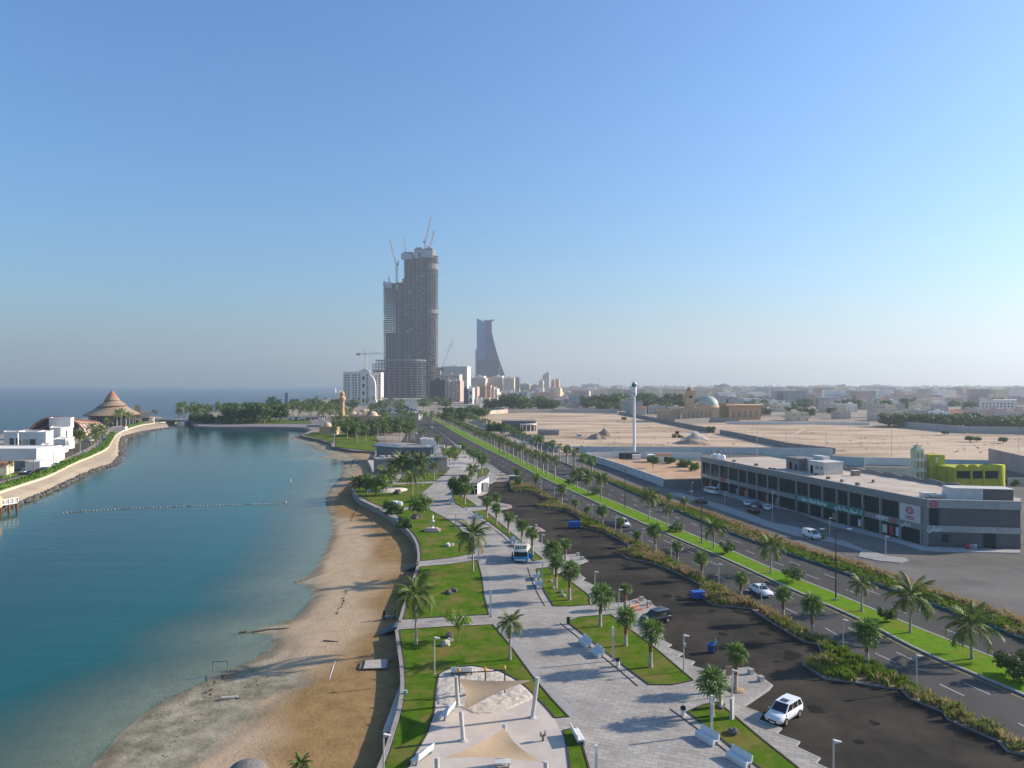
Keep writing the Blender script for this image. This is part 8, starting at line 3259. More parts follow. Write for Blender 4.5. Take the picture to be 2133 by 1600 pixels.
# tan mosque with green dome behind the sand lots
d0 = P(1460, 879).y
mz = lambda py: ZD(py, d0)
v = thing('tan_mosque', 'tan mosque with a green mosaic dome and square minaret beyond the sand lot', 'mosque')
block(v, 'prayer_hall', [XD(1418, d0), XD(1498, d0), XD(1498, d0 + 34), XD(1418, d0 + 34)], 0, mz(851), m_tan, .8)
block(v, 'lit_wing', [XD(1482, d0 - 2), XD(1498.5, d0 - 2), XD(1498.5, d0 + 10), XD(1482, d0 + 10)], 0, mz(853), m_tan)
block(v, 'side_hall', [XD(1368, d0 + 4), XD(1417, d0 + 4), XD(1417, d0 + 24), XD(1368, d0 + 24)], 0, mz(856), m_tan, .6)
c_ = XD(1475, d0 + 16)
mb = MB()
mb.lathe([(9.2, mz(851)), (9.2, mz(846)), (8.9, mz(845.5))], n=20, c=(c_.x, c_.y, 0))
mb.build('drum', m_tan, v)
dome(v, (c_.x, c_.y, mz(845.6)), 8.7, m_greendome, h=.95)
q = XD(1436.5, d0 + 4)
for (w_, z0, z1, mt) in ((6.6, 0, mz(822), m_tan), (5.6, mz(822), mz(814), m_minaret)):
  mb = MB()
  mb.box((q.x, q.y, (z0 + z1) / 2), (w_, w_, z1 - z0))
  w = mb.build('minaret', mt, v)
dome(v, (q.x, q.y, mz(814)), 2.7, m_brown, h=1.1)
wall_hole(v, q + Vector((-1.4, -3.3, 0)), q + Vector((1.4, -3.3, 0)), mz(829), mz(824.5), m_dark)
for k in range(6):
  wall_hole(v, XD(1424 + 9 * k, d0), XD(1427 + 9 * k, d0), 3, 9, m_brown)
v = thing('tan_villa', 'long tan villa with terrace roofs beside the green-domed mosque', 'villa')
d1 = d0 + 40
block(v, 'wall', [XD(1518, d1), XD(1585, d1), XD(1585, d1 + 30), XD(1518, d1 + 30)], 0, ZD(846, d1), m_tan, .5)
block(v, 'upper_wing', [XD(1496, d1 + 20), XD(1530, d1 + 20), XD(1530, d1 + 40), XD(1496, d1 + 40)], 0, ZD(843, d1), m_minaret, .5)
block(v, 'roof', [XD(1512, d1 - 3), XD(1591, d1 - 3), XD(1588, d1 + 32), XD(1515, d1 + 32)], ZD(846, d1), ZD(843.5, d1), m_tan)
for k in range(5):
  wall_hole(v, XD(1524 + 12 * k, d1), XD(1531 + 12 * k, d1), 2, 8, m_brown)
# ------------------------------------------------------------------ the towers
rt = random.Random(61)
DT = 1707.0
tx = lambda px: (px - CX) / F * DT
tz = lambda py: ZD(py, DT)
tw = thing('concrete_tower', 'huge unfinished concrete skyscraper with open floor slabs and a lower wing', 'skyscraper')
# main shaft plan: left edge 840 px, round east end
MAINP = [Vector((tx(836), DT + 2, 0)), Vector((tx(870), DT - 3, 0)), Vector((tx(886), DT - 1, 0))] + [
  Vector((tx(893) + 21 * math.cos(t), DT + 20 + 21 * math.sin(t), 0)) for t in [RAD(a) for a in (-92, -70, -45, -20, 0, 20, 45, 70, 92)]] + [Vector((tx(836), DT + 44, 0))]
WINGP = [Vector((tx(799), DT + 6, 0)), Vector((tx(836), DT + 1, 0)), Vector((tx(836), DT + 40, 0)), Vector((tx(799), DT + 36, 0))]

def inset(pts, k):
  c = sum(pts, Vector()) / len(pts)
  return [p + (c - p).normalized() * k for p in pts]

def slab_mesh(pts, t=.75):
  mb = MB()
  mb.prism(pts, 0, t, bottom=True)
  return mb.mesh('floor_slab', m_rawconc)

FL = 5.0
sm_main, sm_wing = slab_mesh(MAINP), slab_mesh(WINGP)
wide = slab_mesh([p + Vector((-3.2 if p.x < tx(830) else 0, 0, 0)) for p in WINGP])
upper = [Vector((tx(840), DT + 2, 0))] + MAINP[1:-1] + [Vector((tx(840), DT + 44, 0))]
sm_up = slab_mesh(upper)
z = 6.0
while z < tz(530):
  if z < tz(577):
    link('floor_slab', sm_main, tw, (0, 0, z))
  else:
    link('floor_slab', sm_up, tw, (0, 0, z))
  if z < tz(588):
    link('floor_slab', wide if rt.random() < .75 else sm_wing, tw, (0, 0, z))
  z += FL
# core behind the slab edges, shade of the gaps put into its near-black colour
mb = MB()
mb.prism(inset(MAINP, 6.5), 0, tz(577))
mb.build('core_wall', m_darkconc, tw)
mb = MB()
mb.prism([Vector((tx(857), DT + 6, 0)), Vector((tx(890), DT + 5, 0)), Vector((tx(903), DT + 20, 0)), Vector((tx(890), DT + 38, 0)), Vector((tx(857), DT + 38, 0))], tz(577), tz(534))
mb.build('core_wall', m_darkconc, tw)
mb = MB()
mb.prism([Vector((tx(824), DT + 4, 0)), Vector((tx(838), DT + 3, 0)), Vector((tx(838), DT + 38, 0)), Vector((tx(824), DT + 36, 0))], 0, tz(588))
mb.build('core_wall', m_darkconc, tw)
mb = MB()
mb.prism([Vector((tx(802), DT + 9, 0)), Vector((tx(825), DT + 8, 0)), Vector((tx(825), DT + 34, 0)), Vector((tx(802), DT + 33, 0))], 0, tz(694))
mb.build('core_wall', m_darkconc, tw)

def columns(line, step, z0, z1, w, mat, name='column'):
  for p in resample(line, step):
    mb = MB()
    mb.box((p.x, p.y, (z0 + z1) / 2), (w, w, z1 - z0))
    mb.build(name, mat, tw)

columns([Vector((tx(800), DT + 7.5, 0)), Vector((tx(833), DT + 3.5, 0))], 8.5, 0, tz(590), 1.5, m_rawconc)
columns([Vector((tx(800), DT + 33, 0)), Vector((tx(833), DT + 36, 0))], 8.5, 0, tz(590), 1.5, m_rawconc)
columns([Vector((tx(843), DT + 3, 0)), Vector((tx(884), DT - .4, 0))], 9.5, 0, tz(532), 1.3, m_rawconc)
columns([p + (Vector((tx(893), DT + 20, 0)) - p).normalized() * .7 for p in MAINP[3:8]], 6.5, 0, tz(560), 1.3, m_rawconc)
columns([Vector((tx(842), DT + 40, 0)), Vector((tx(857), DT + 41, 0))], 8, tz(577), tz(540), 1.8, m_rawconc)
# reddish block infill behind the east columns
zz_ = 10.0
mb = MB()
while zz_ < tz(655):
  for k in range(4, 9):
    if rt.random() < .55:
      a, b = MAINP[k], MAINP[k - 1]
      c0 = Vector((tx(893), DT + 20, 0))
      a, b = a + (c0 - a) * .09, b + (c0 - b) * .09
      mb.add([(a.x, a.y, zz_), (b.x, b.y, zz_), (b.x, b.y, zz_ + 3.6), (a.x, a.y, zz_ + 3.6)], [(0, 1, 2, 3), (3, 2, 1, 0)])
  zz_ += FL
w = mb.build('infill_panels', m_rust, tw)
w['kind'] = 'stuff'
# some facade infill panels of the main front, uneven
mb = MB()
zz_ = 8.0
while zz_ < tz(560):
  for k in range(14):
    if rt.random() < .16:
      x = tx(838) + k * (tx(884) - tx(838)) / 14
      mb.box((x + 1.9, DT + 1.2, zz_ + 1.4), (3.4, .4, 2.6), m=int(rt.random() < .3))
  zz_ += FL
w = mb.build('infill_panels', [m_darkconc, m_concrete], tw)
w['kind'] = 'stuff'
# mechanical floors and safety screens
def ring_wall(pts, z0, z1, mat, name, k=-.6):
  mb = MB()
  mb.prism(inset(pts, k), z0, z1, bottom=True)
  return mb.build(name, mat, tw)

ring_wall(upper[3:10] + [Vector((tx(893), DT + 20, 0))], tz(652), tz(644), m_rawconc, 'plant_floor')
ring_wall(upper[3:8] + [Vector((tx(893), DT + 20, 0))], tz(560), tz(548), m_rawconc, 'plant_floor')
for x0, x1, z0, z1, dy in ((836, 850, 541, 528, -2), (850.3, 859, 540, 529, -1.5), (863, 878, 538, 521, -4), (878.4, 889, 537, 521, -5), (889.3, 901, 537, 523, -4)):
  mb = MB()
  mb.box(((tx(x0) + tx(x1)) / 2, DT + dy, (tz(z0) + tz(z1)) / 2), (tx(x1) - tx(x0), .8, tz(z1) - tz(z0)))
  mb.build('safety_screen', m_screen, tw)
for x0, x1, z0, z1 in ((798, 803, 596, 585), (803.5, 816, 600, 588), (824, 828, 602, 591)):
  mb = MB()
  mb.box(((tx(x0) + tx(x1)) / 2, DT + 3, (tz(z0) + tz(z1)) / 2), (tx(x1) - tx(x0), .8, tz(z1) - tz(z0)))
  mb.build('safety_screen', m_screen, tw)
mb = MB()
mb.prism([Vector((tx(863), DT + 2, 0)), Vector((tx(901), DT + 2, 0)), Vector((tx(906), DT + 20, 0)), Vector((tx(897), DT + 36, 0)), Vector((tx(866), DT + 36, 0))], tz(536), tz(518))
mb.build('crown_block', m_greywall, tw)
for x0, x1, pz in ((865, 878, 516), (884, 900, 517.5), (839, 859, 525.5)):
  mb = MB()
  mb.box(((tx(x0) + tx(x1)) / 2, DT + 14, tz(pz)), (tx(x1) - tx(x0), 18, 3))
  mb.build('roof_deck', m_greywall, tw)
mb = MB()
mb.box((tx(873), DT - 6, tz(532)), (8, .6, 9))
mb.build('floor_number_board', m_panel2, tw)
put_text('5', 13, m_signwhite, Vector((tx(869), DT - 6.6, tz(535))), Vector((1, 0, 0)), tw)
# podium
DP = 1650.0
ptx = lambda px: (px - CX) / F * DP
ptz = lambda py: ZD(py, DP)
pod = thing('tower_podium', 'curved unfinished concrete podium frame at the foot of the skyscraper', 'podium')
PP = smooth([Vector((ptx(799), DP + 4, 0)), Vector((ptx(820), DP - 4, 0)), Vector((ptx(845), DP - 6, 0)), Vector((ptx(868), DP + 1, 0)), Vector((ptx(883), DP + 16, 0))], 4) + [Vector((ptx(883), DP + 40, 0)), Vector((ptx(799), DP + 40, 0))]
mb = MB()
mb.prism(PP, 0, .9, bottom=True)
sp_ = mb.mesh('floor_slab', m_rawconc)
mb = MB()
mb.prism(inset(PP, 3.5), 0, 30)
z = ptz(836)
k = 0
while z < ptz(755):
  link('floor_slab', sp_, pod, (0, 0, max(3, z)))
  z += 5.8
mb = MB()
mb.prism(PP, ptz(752), ptz(748.5), bottom=True)
mb.build('roof_slab', m_rawconc, pod)
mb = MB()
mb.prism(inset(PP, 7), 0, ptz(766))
mb.build('core_wall', m_darkconc, pod)  # near-black core paints in the shade between the podium slabs
for p in resample(PP[:17], 13):
  mb = MB()
  mb.box((p.x, p.y + 1.2, ptz(750) / 2), (1.5, 1.5, ptz(750)))
  mb.build('column', m_rawconc, pod)
# left frame wing of the podium
for i, pz in enumerate((750, 758, 764, 770)):
  x0 = 781 if i == 0 else 775
  mb = MB()
  mb.box(((ptx(x0) + ptx(800)) / 2, DP + 20, ptz(pz)), (ptx(800) - ptx(x0), 34, 1.3))
  mb.build('floor_slab', m_rawconc, pod)
for x0 in (775.5, 783, 789, 795):
  for y0 in (6, 34):
    mb = MB()
    mb.box((ptx(x0), DP + y0, ptz(750 if x0 > 780 else 758) / 2), (1.4, 1.4, ptz(750 if x0 > 780 else 758)))
    mb.build('column', m_rawconc, pod)
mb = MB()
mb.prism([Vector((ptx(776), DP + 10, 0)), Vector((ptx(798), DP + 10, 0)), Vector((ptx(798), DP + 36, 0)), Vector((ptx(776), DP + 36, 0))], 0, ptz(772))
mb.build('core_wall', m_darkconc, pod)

# cranes
def lattice(mb, a, b, w, m=0, n=None):
  a, b = Vector(a), Vector(b)
  d = b - a
  L = d.length
  n = n or max(3, int(L / (w * 1.6)))
  q = d.to_track_quat('Z', 'Y').to_matrix()
  cs = [q @ Vector((sx * w / 2, sy * w / 2, 0)) for sx, sy in ((-1, -1), (1, -1), (1, 1), (-1, 1))]
  for c in cs:
    mb.cyl(a + c, b + c, w * .11, n=4, m=m, sm=False)
  for i in range(n):
    p0, p1 = a.lerp(b, i / n), a.lerp(b, (i + 1) / n)
    for k in range(4):
      mb.cyl(p0 + cs[k], p1 + cs[(k + 1) % 4], w * .07, n=4, m=m, cap=False, sm=False)

def luffing(label, base, mast_top, jib_top, tail, scale=2.0, mat=m_crane):
  """base, mast_top, jib_top, tail given as (px, py) at the tower's distance"""
  o = thing('tower_crane', label, 'crane')
  pt = lambda q, dy=18: Vector((tx(q[0]), DT + dy, tz(q[1])))
  mb = MB()
  lattice(mb, pt(base), pt(mast_top), 3.4)
  mb.build('mast', mat, o)
  mb = MB()
  lattice(mb, pt(mast_top), pt(jib_top), 2.6)
  mb.build('jib', mat, o)
  if tail:
    mb = MB()
    lattice(mb, pt(mast_top), pt(tail), 2.4)
    t = pt(tail)
    mb.build('counter_jib', mat, o)
    mb = MB()
    mb.box(pt(mast_top) + Vector((-3 if tail[0] < mast_top[0] else 3, 0, 2)), (4, 3, 3))
    mb.build('cab', m_panel2, o)
  return o

luffing('luffing crane with a red jib on the lower wing of the skyscraper', (824, 590), (823.5, 551), (809, 496), (828.5, 541))
luffing('slim luffing crane on the left top of the skyscraper', (845, 528), (843.5, 524), (839.5, 492), None)
luffing('tall luffing crane on the crown of the skyscraper', (884.5, 518), (884, 503), (896, 449), (881, 490))
luffing('second luffing crane leaning outwards on the skyscraper crown', (892, 518), (893.5, 515), (903.5, 475), (889, 507))
luffing('small derrick on the shoulder of the lower wing', (808, 590), (808, 586), (807.5, 574), None)
o = thing('tower_crane', 'flat-top tower crane rising behind the white apartment block', 'crane')
D8 = 1500.0
p8 = lambda px, py: Vector(((px - CX) / F * D8, D8, ZD(py, D8)))
mb = MB()
lattice(mb, p8(762, 832), p8(762, 737), 3.2)
mb.build('mast', m_cranegrey, o)
mb = MB()
lattice(mb, p8(743, 737.5), p8(796, 736), 2.4)
mb.build('jib', m_cranegrey, o)
mb = MB()
lattice(mb, p8(762, 737), p8(762, 727), 2.0)
mb.build('cathead', m_cranegrey, o)
mb = MB()
mb.box(p8(746, 738.5), (7, 3, 4))
mb.build('counterweight', m_greywall, o)
mb = MB()
for a, b in (((762, 727), (745, 737)), ((762, 727), (788, 736))):
  mb.cyl(p8(*a), p8(*b), .18, n=4)
mb.cyl(p8(786, 737), p8(786, 741), .18, n=4)
mb.build('stay', m_cranegrey, o)
o = thing('crawler_crane', 'long crawler crane boom leaning beside the skyscraper', 'crane')
mb = MB()
lattice(mb, p8(920, 766), p8(943, 711), 2.6)
mb.build('boom', m_cranegrey, o)
mb = MB()
mb.cyl(p8(944, 711), p8(944.5, 727), .25, n=4)
mb.build('hook_line', m_greywall, o)
mb = MB()
mb.box(p8(919, 769), (12, 6, 6))
mb.build('crane_body', m_greywall, o)

# the sail-shaped glass tower
DQ = 2323.0
qx = lambda px: (px - CX) / F * DQ
qz = lambda py: ZD(py, DQ)
hq = thing('glass_tower', 'blue glass skyscraper with a slanted top and sweeping curved flank', 'skyscraper')

def elev(o, name, pts, y0, y1, mat):
  """extrude an elevation outline (pixel pairs at the tower) from y0 to y1"""
  vs = [Vector((qx(a), 0, qz(b))) for a, b in pts]
  n = len(vs)
  f = [Vector((v.x, DQ + y0, v.z)) for v in vs] + [Vector((v.x, DQ + y1, v.z)) for v in vs]
  mb = MB()
  tri = tessellate_polygon([[Vector((v.x, v.z, 0)) for v in vs]])
  mb.add(f, [t for t in tri] + [tuple(i + n for i in t[::-1]) for t in tri])
  mb.add(f, [(i, (i + 1) % n, n + (i + 1) % n, n + i) for i in range(n)])
  return mb.build(name, mat, o)

elev(hq, 'slanted_slab', [(993, 832), (993, 663), (1012, 672), (1012, 832)], 0, 26, m_bluegl)
elev(hq, 'curved_flank', [(1012.01, 832), (1012.01, 672), (1024, 669), (1024.5, 692), (1029, 712), (1035, 734), (1042, 756), (1048, 772), (1056, 795), (1060, 832)], -6, 30, m_bluegl2)
elev(hq, 'roof_cap', [(1008, 670), (1008, 667), (1030, 666), (1025, 670)], -7, 31, m_concrete)
elev(hq, 'low_slab', [(990, 832), (990, 728), (992.9, 728), (992.9, 832)], 8, 30, m_bluegl)
elev(hq, 'base_frame', [(994, 832), (994, 752), (1040, 752), (1047, 776), (1052, 832)], -8, 0, M('unfinished_glass_base', (.06, .085, .115), (.09, .115, .145), .03, .6))
for k in range(6):
  elev(hq, 'hoist_mast', [(1040 + k * .0, 760 + 5 * k), (1041.5, 760 + 5 * k), (1041.5, 764 + 5 * k), (1040, 764 + 5 * k)], -10, -8, m_cranegrey)
for k in range(20):
  py = 690 + 7 * k
  elev(hq, 'floor_line', [(993, py), (993, py - .5), (1012, py - .5), (1012, py)], -.4, 0, m_bluegl2)

# ------------------------------------------------------------------ apartment blocks
def windows(o, d, x0, x1, py0, py1, cols, rows, wf=.55, hf=.55, mat=m_dark, skip=0.0, name='window', each=False):
  """grid of recessed-looking windows between two pixel columns and rows, on a facade at distance d"""
  mb = MB()
  for i in range(cols):
    for j in range(rows):
      if rt.random() < skip:
        continue
      cx_ = x0 + (x1 - x0) * (i + .5) / cols
      cy_ = py0 + (py1 - py0) * (j + .5) / rows
      c = XD(cx_, d, ZD(cy_, d))
      W_ = (x1 - x0) / cols * wf / F * d
      H_ = (py1 - py0) / rows * hf / F * d
      if each:
        m2 = MB()
        m2.box((c.x, c.y - .05, c.z), (W_, .3, H_))
        w = m2.build(name, mat, o)
        m2 = MB()
        m2.box((c.x, c.y - .3, c.z - H_ / 2 - .15), (W_ * 1.2, .5, .25))
        m2.build('sill', m_white, w)
      else:
        mb.box((c.x, c.y - .05, c.z), (W_, .3, H_))
  if not each and mb.f:
    w = mb.build('window_rows', mat, o)
    w['kind'] = 'stuff'

DW = 1085.0
wx = lambda px: XD(px, DW)
ap = thing('white_apartments', 'white apartment block with arched gable and rows of dark windows', 'apartment block')
zt_ = ZD(776, DW)
block(ap, 'wall', [XD(715, DW), XD(770, DW), XD(770, DW + 30), XD(715, DW + 30)], 0, zt_, m_white, 1.0)
block(ap, 'right_wing', [XD(778, DW + 6), XD(793.5, DW + 6), XD(799, DW + 22), XD(780, DW + 30)], 0, ZD(777, DW), m_white, 1.0)
# arched gable
mb = MB()
pts = [(747, 776.5), (748, 772), (752, 771), (754, 769), (759, 768), (764, 769), (766, 771), (769, 772), (770, 776.5)]
vs = [XD(a, DW - .4, ZD(b, DW)) for a, b in pts]
n = len(vs)
mb.add(vs + [v + Vector((0, 3, 0)) for v in vs], [tuple(range(n))[::-1], tuple(range(n, 2 * n))] + [(i, (i + 1) % n, n + (i + 1) % n, n + i) for i in range(n)])
mb.build('gable', m_white, ap)
# curved buttress wing
mb = MB()
pts = [(770, 780), (774, 783), (778, 788), (781, 796), (782, 806), (782, 832), (785, 838), (786, 846), (770, 846)]
vs = [XD(a, DW - 1, ZD(b, DW)) for a, b in pts]
n = len(vs)
mb.add(vs + [v + Vector((1, 22, 0)) for v in vs], [tuple(range(n))[::-1], tuple(range(n, 2 * n))] + [(i, (i + 1) % n, n + (i + 1) % n, n + i) for i in range(n)])
mb.build('curved_wing', m_white, ap)
for (x0, x1, c_) in ((717, 729, 2), (733, 744, 2), (746, 751.5, 1), (762, 768, 1)):
  windows(ap, DW, x0, x1, 779, 842, c_, 12, .5, .5, m_dark, 0, 'window', True)
for j in range(4):
  mb = MB()
  c = XD(757, DW - .2, ZD(788 + 15.5 * j, DW))
  mb.box((c.x, c.y, c.z), (2.6, .5, 5.2))
  mb.lathe([(0, 0), (1.8, 0)], n=8, c=(c.x, c.y, c.z))
  mb.build('arched_window', m_dark, ap)
windows(ap, DW + 6, 780, 793, 781, 842, 2, 12, .5, .5, m_dark, 0, 'window', True)
for j in range(11):
  c = XD(721, DW - 1, ZD(784 + 5.4 * j, DW))
  mb = MB()
  mb.box((c.x - 2.2, c.y, c.z - 1), (8.5, 2.2, .5))
  mb.build('balcony', m_white, ap)

def tower_block(name, label, px0, px1, top, d, dep, mat, cols, rows, wm=m_dark, group=None, py1=842, extra=None, band=False, cat='building', side=None):
  o = thing(name, label, cat, (0, 0, 0), 0, group)
  a, b = XD(px0, d), XD(px1, d)
  sk = dep * .12
  block(o, 'wall', [a, b, b + Vector((sk, dep, 0)), a + Vector((sk, dep, 0))], 0, ZD(top, d), mat, 1.0)
  if band:
    for j in range(rows):
      mb = MB()
      c = XD((px0 + px1) / 2, d, ZD(top + (py1 - top) * (j + .6) / rows, d))
      mb.box((c.x, c.y - .1, c.z), ((px1 - px0) / F * d * .92, .4, (py1 - top) / rows * .5 / F * d))
      mb.build('window_band', wm, o)
  else:
    windows(o, d, px0 + .5, px1 - .5, top + 2, py1, cols, rows, .5, .5, wm, .08)
  mb = MB()
  c = XD((px0 + px1) / 2, d + dep * .5, ZD(top, d))
  mb.box((c.x, c.y, c.z + 2.2), (max(4, (px1 - px0) / F * d * .3), 6, 4.4))
  mb.build('roof_hut', mat, o)
  return o

m_tealglass = M('teal_office_glass', (.12, .17, .20), None, rough=.3)
tower_block('office_slab', 'broad pale office slab with horizontal window bands beside the skyscraper', 918, 973.5, 764, 1500, 40, m_white, 10, 17, m_tealglass, None, 836, band=True)
tower_block('beige_block', 'beige apartment block with gabled roof edge before the office slab', 917, 957, 781, 1420, 30, m_beige, 9, 12)
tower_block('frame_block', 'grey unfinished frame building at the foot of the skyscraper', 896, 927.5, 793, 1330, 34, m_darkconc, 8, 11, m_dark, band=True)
tower_block('frame_block', 'plain grey concrete lift tower between two unfinished frames', 927.6, 936, 793, 1328, 30, m_concrete, 1, 9)
tower_block('frame_block', 'brownish unfinished frame building with open sunlit bays', 936.2, 958.5, 794, 1332, 36, m_pink, 6, 11, m_dark)
tower_block('scaffold_block', 'pinkish scaffolded stub rising behind the podium', 905, 917, 766, 1560, 20, m_pink, 3, 14)
tower_block('white_slab', 'slim bright white slab building with a dark side', 976, 984.5, 809, 1180, 20, m_white, 1, 2)
tower_block('white_slab', 'dark grey narrow building against the white slab', 966, 975.8, 812, 1185, 22, m_panel2, 2, 8)
tower_block('white_slab', 'pink-beige building behind the bright white slab', 984.6, 994, 807, 1200, 26, m_pink, 3, 8)
for i, (a, b, t, mt, lb) in enumerate(((999, 1012, 806, m_tan, 'sandy apartment block with stepped roof, nearer the fountains'), (1012.3, 1022, 804, m_pink, 'pinkish apartment block beside the sandy one near the fountains'), (1022.4, 1029, 808, m_beige, 'narrow beige block beside the pinkish one'), (1029.5, 1036, 811, m_white, 'small white block at the end of the fountain row'))):
  tower_block('apartment_block', lb, a, b, t, 1080 + 6 * i, 22, mt, 4, 7, m_brown)
for i, (a, b, t, mt, lb) in enumerate(((977, 1011, 788, m_beige, 'wide hazy apartment block left of the glass tower foot'), (990, 1008, 784, m_white, 'white hazy block behind the wide apartments'), (1012, 1047, 787, m_beige, 'hazy apartment row under the glass tower'), (1030, 1046, 783.5, m_white, 'pale stepped block in the hazy row under the glass tower'),
                   (1048, 1071, 788, m_cream, 'hazy cream block with balconies beyond the glass tower'), (1071.5, 1082, 788, m_tealglass, 'teal glazed block at the end of the hazy row'), (1083, 1103, 801, m_beige, 'low hazy beige block in the middle distance'), (1103.4, 1124, 803, m_beige, 'low hazy block next to the slanted tower'),
                   (1122, 1131, 794, m_beige, 'small hazy block at the foot of the slanted tower'), (1148, 1155.5, 794, m_pink, 'hazy pink pair of towers, half with shade painted in'), (1155.7, 1164.5, 792, m_tan, 'hazy pink pair of towers, half with sunlight painted in'))):  # last two blocks: shade and sunlight put into the wall colours
  tower_block('hazy_block', lb, a, b, t, 1900 + 25 * (i % 4), 40, mt, max(2, int((b - a) / 3)), 9, m_greywall, None, 826)
D9 = 2100.0
sl = thing('slanted_tower', 'hazy pale tower with a steeply slanted roof', 'tower')
f = [XD(1130, D9), XD(1144.5, D9), XD(1145.5, D9 + 30), XD(1131, D9 + 30)]
zs = [ZD(781, D9), ZD(773, D9), ZD(773, D9), ZD(781, D9)]
mb = MB()
mb.add([(p.x, p.y, 0) for p in f] + [(p.x, p.y, z_) for p, z_ in zip(f, zs)], [(4, 5, 6, 7), (0, 1, 5, 4), (1, 2, 6, 5), (2, 3, 7, 6), (3, 0, 4, 7)])
mb.build('shaft', m_beige, sl)
mb = MB()
c = XD(1143.6, D9 - .5, ZD(800, D9))
mb.box((c.x, c.y, ZD(773, D9) / 2), (2.5, 1.0, ZD(773, D9)))
mb.build('edge_fin', m_white, sl)

# ------------------------------------------------------------------ the hazy town
def house_mesh(mat, seed, w=12, dp=12, h=7):
  r = random.Random(seed)
  mb = MB()
  mb.box((0, 0, h / 2), (w, dp, h), m=0)
  for s in (-1, 1):
    mb.box((s * (w / 2 - .15), 0, h + .4), (.3, dp, .8), m=0)
    mb.box((0, s * (dp / 2 - .15), h + .4), (w - .62, .3, .8), m=0)
  mb.box((r.uniform(-3, 3), r.uniform(-2, 3), h + 1.4), (3.4, 3.2, 2.8), m=0)
  for fl_ in range(int(h / 3.4)):
    for k in range(4):
      if r.random() < .8:
        mb.box((-w / 2 + w * (k + .5) / 4, -dp / 2, 1.9 + fl_ * 3.3), (1.2, .2, 1.4), m=1)
        mb.box((-w / 2, -dp / 2 + dp * (k + .5) / 4, 1.9 + fl_ * 3.3), (.2, 1.2, 1.4), m=1)
  for k in range(2):
    mb.cyl((r.uniform(-4, 4), r.uniform(-4, 4), h), (r.uniform(-4, 4), 0, h + .01), .01, n=4)
    x, y = r.uniform(-4, 4), r.uniform(-4, 4)
    mb.cyl((x, y, h), (x, y, h + 1.3), .6, n=8, m=2)
  return mb.mesh('town_house', [mat, m_greywall, m_tank])

def hip_mesh(mat, roof, seed):
  mb = MB()
  mb.box((0, 0, 3), (14, 11, 6), m=0)
  mb.add([(-7.6, -6.1, 6), (7.6, -6.1, 6), (7.6, 6.1, 6), (-7.6, 6.1, 6), (-2.5, 0, 8.6), (2.5, 0, 8.6)], [(0, 1, 5, 4), (1, 2, 5), (2, 3, 4, 5), (3, 0, 4), (3, 2, 1, 0)], 1)
  for k in range(4):
    mb.box((-5.2 + 3.4 * k, -5.5, 3.4), (1.4, .2, 1.6), m=2)
  return mb.mesh('town_house', [mat, roof, m_greywall])

KINDS = [([house_mesh(m_white, s, 13, 12, h) for s, h in ((1, 7), (2, 10))], 'white flat-roofed house among the hazy town roofs', 'white town houses'),
    ([house_mesh(m_beige, s, 14, 13, h) for s, h in ((3, 7), (4, 11))], 'beige flat-roofed house among the hazy town roofs', 'beige town houses'),
    ([house_mesh(m_cream, s, 12, 12, h) for s, h in ((5, 6.8), (6, 10))], 'cream flat-roofed house among the hazy town roofs', 'cream town houses'),
    ([house_mesh(m_pink, s, 13, 12, h) for s, h in ((7, 7), (8, 7.2))], 'pinkish flat-roofed house among the hazy town roofs', 'pinkish town houses'),
    ([house_mesh(m_concrete, s, 13, 14, h) for s, h in ((9, 7), (10, 13))], 'grey concrete house among the hazy town roofs', 'grey town houses'),
    ([hip_mesh(m_beige, m_redroof, 1), hip_mesh(m_cream, m_brown, 2)], 'house with a brown hipped roof among the hazy town roofs', 'hip-roofed town houses')]
rh_ = random.Random(17)
cnt = 0
tries = 0
placed = []
while cnt < 300 and tries < 4000:
  tries += 1
  d = 640 + (rh_.random() ** 1.7) * 1900
  px = rh_.uniform(1060, 2170)
  if px < 1290 and d < 980:
    continue
  if px < 1640 and d < 760:
    continue
  q = XD(px, d)
  if any((q - p).length < 17 for p in placed[-300:]):
    continue
  placed.append(q)
  ms, lb, g_ = rh_.choices(KINDS, (5, 5, 4, 2, 2, 2))[0]
  o = link('town_house', rh_.choice(ms), None, q, rh_.choice((0, math.pi / 2)) + rh_.uniform(-.25, .25))
  s = rh_.uniform(.8, 1.35)
  o.scale = (s * rh_.uniform(.8, 1.5), s, rh_.uniform(.75, 1.15))
  tag(o, lb, 'house', g_)
  cnt += 1
# beyond that the houses run together
mb = MB()
for i in range(3200):
  d = 1050 + rh_.random() ** 1.5 * 5400
  px = rh_.uniform(1000, 2180)
  q = XD(px, d)
  w, h = rh_.uniform(10, 30), rh_.choice((6, 7, 8, 10, 12, 18)) * rh_.uniform(.8, 1.4)
  mb.box((q.x, q.y, h / 2), (w, rh_.uniform(10, 20), h), rh_.uniform(-.3, .3), m=rh_.choice((0, 1, 1, 2, 3, 3, 4)))
tag(mb.build('distant_town', [m_white, m_beige, m_cream, m_concrete, m_pink]), 'mass of low pale houses fading into the haze', 'town', kind='stuff')
mb = MB()
for i in range(900):
  d = 900 + rh_.random() * 2600
  q = XD(rh_.uniform(1040, 2180), d)
  r = rh_.uniform(3, 6.5)
  for k in range(3):
    mb.blob((q.x + rh_.uniform(-r, r), q.y + rh_.uniform(-r, r), r * rh_.uniform(.6, 1.1)), r * rh_.uniform(.5, .9), 7, 5, .35, rg=rh_)
tag(mb.build('distant_trees', [m_leafdk]), 'dark scattered trees between the houses of the distant town', 'trees', kind='stuff')
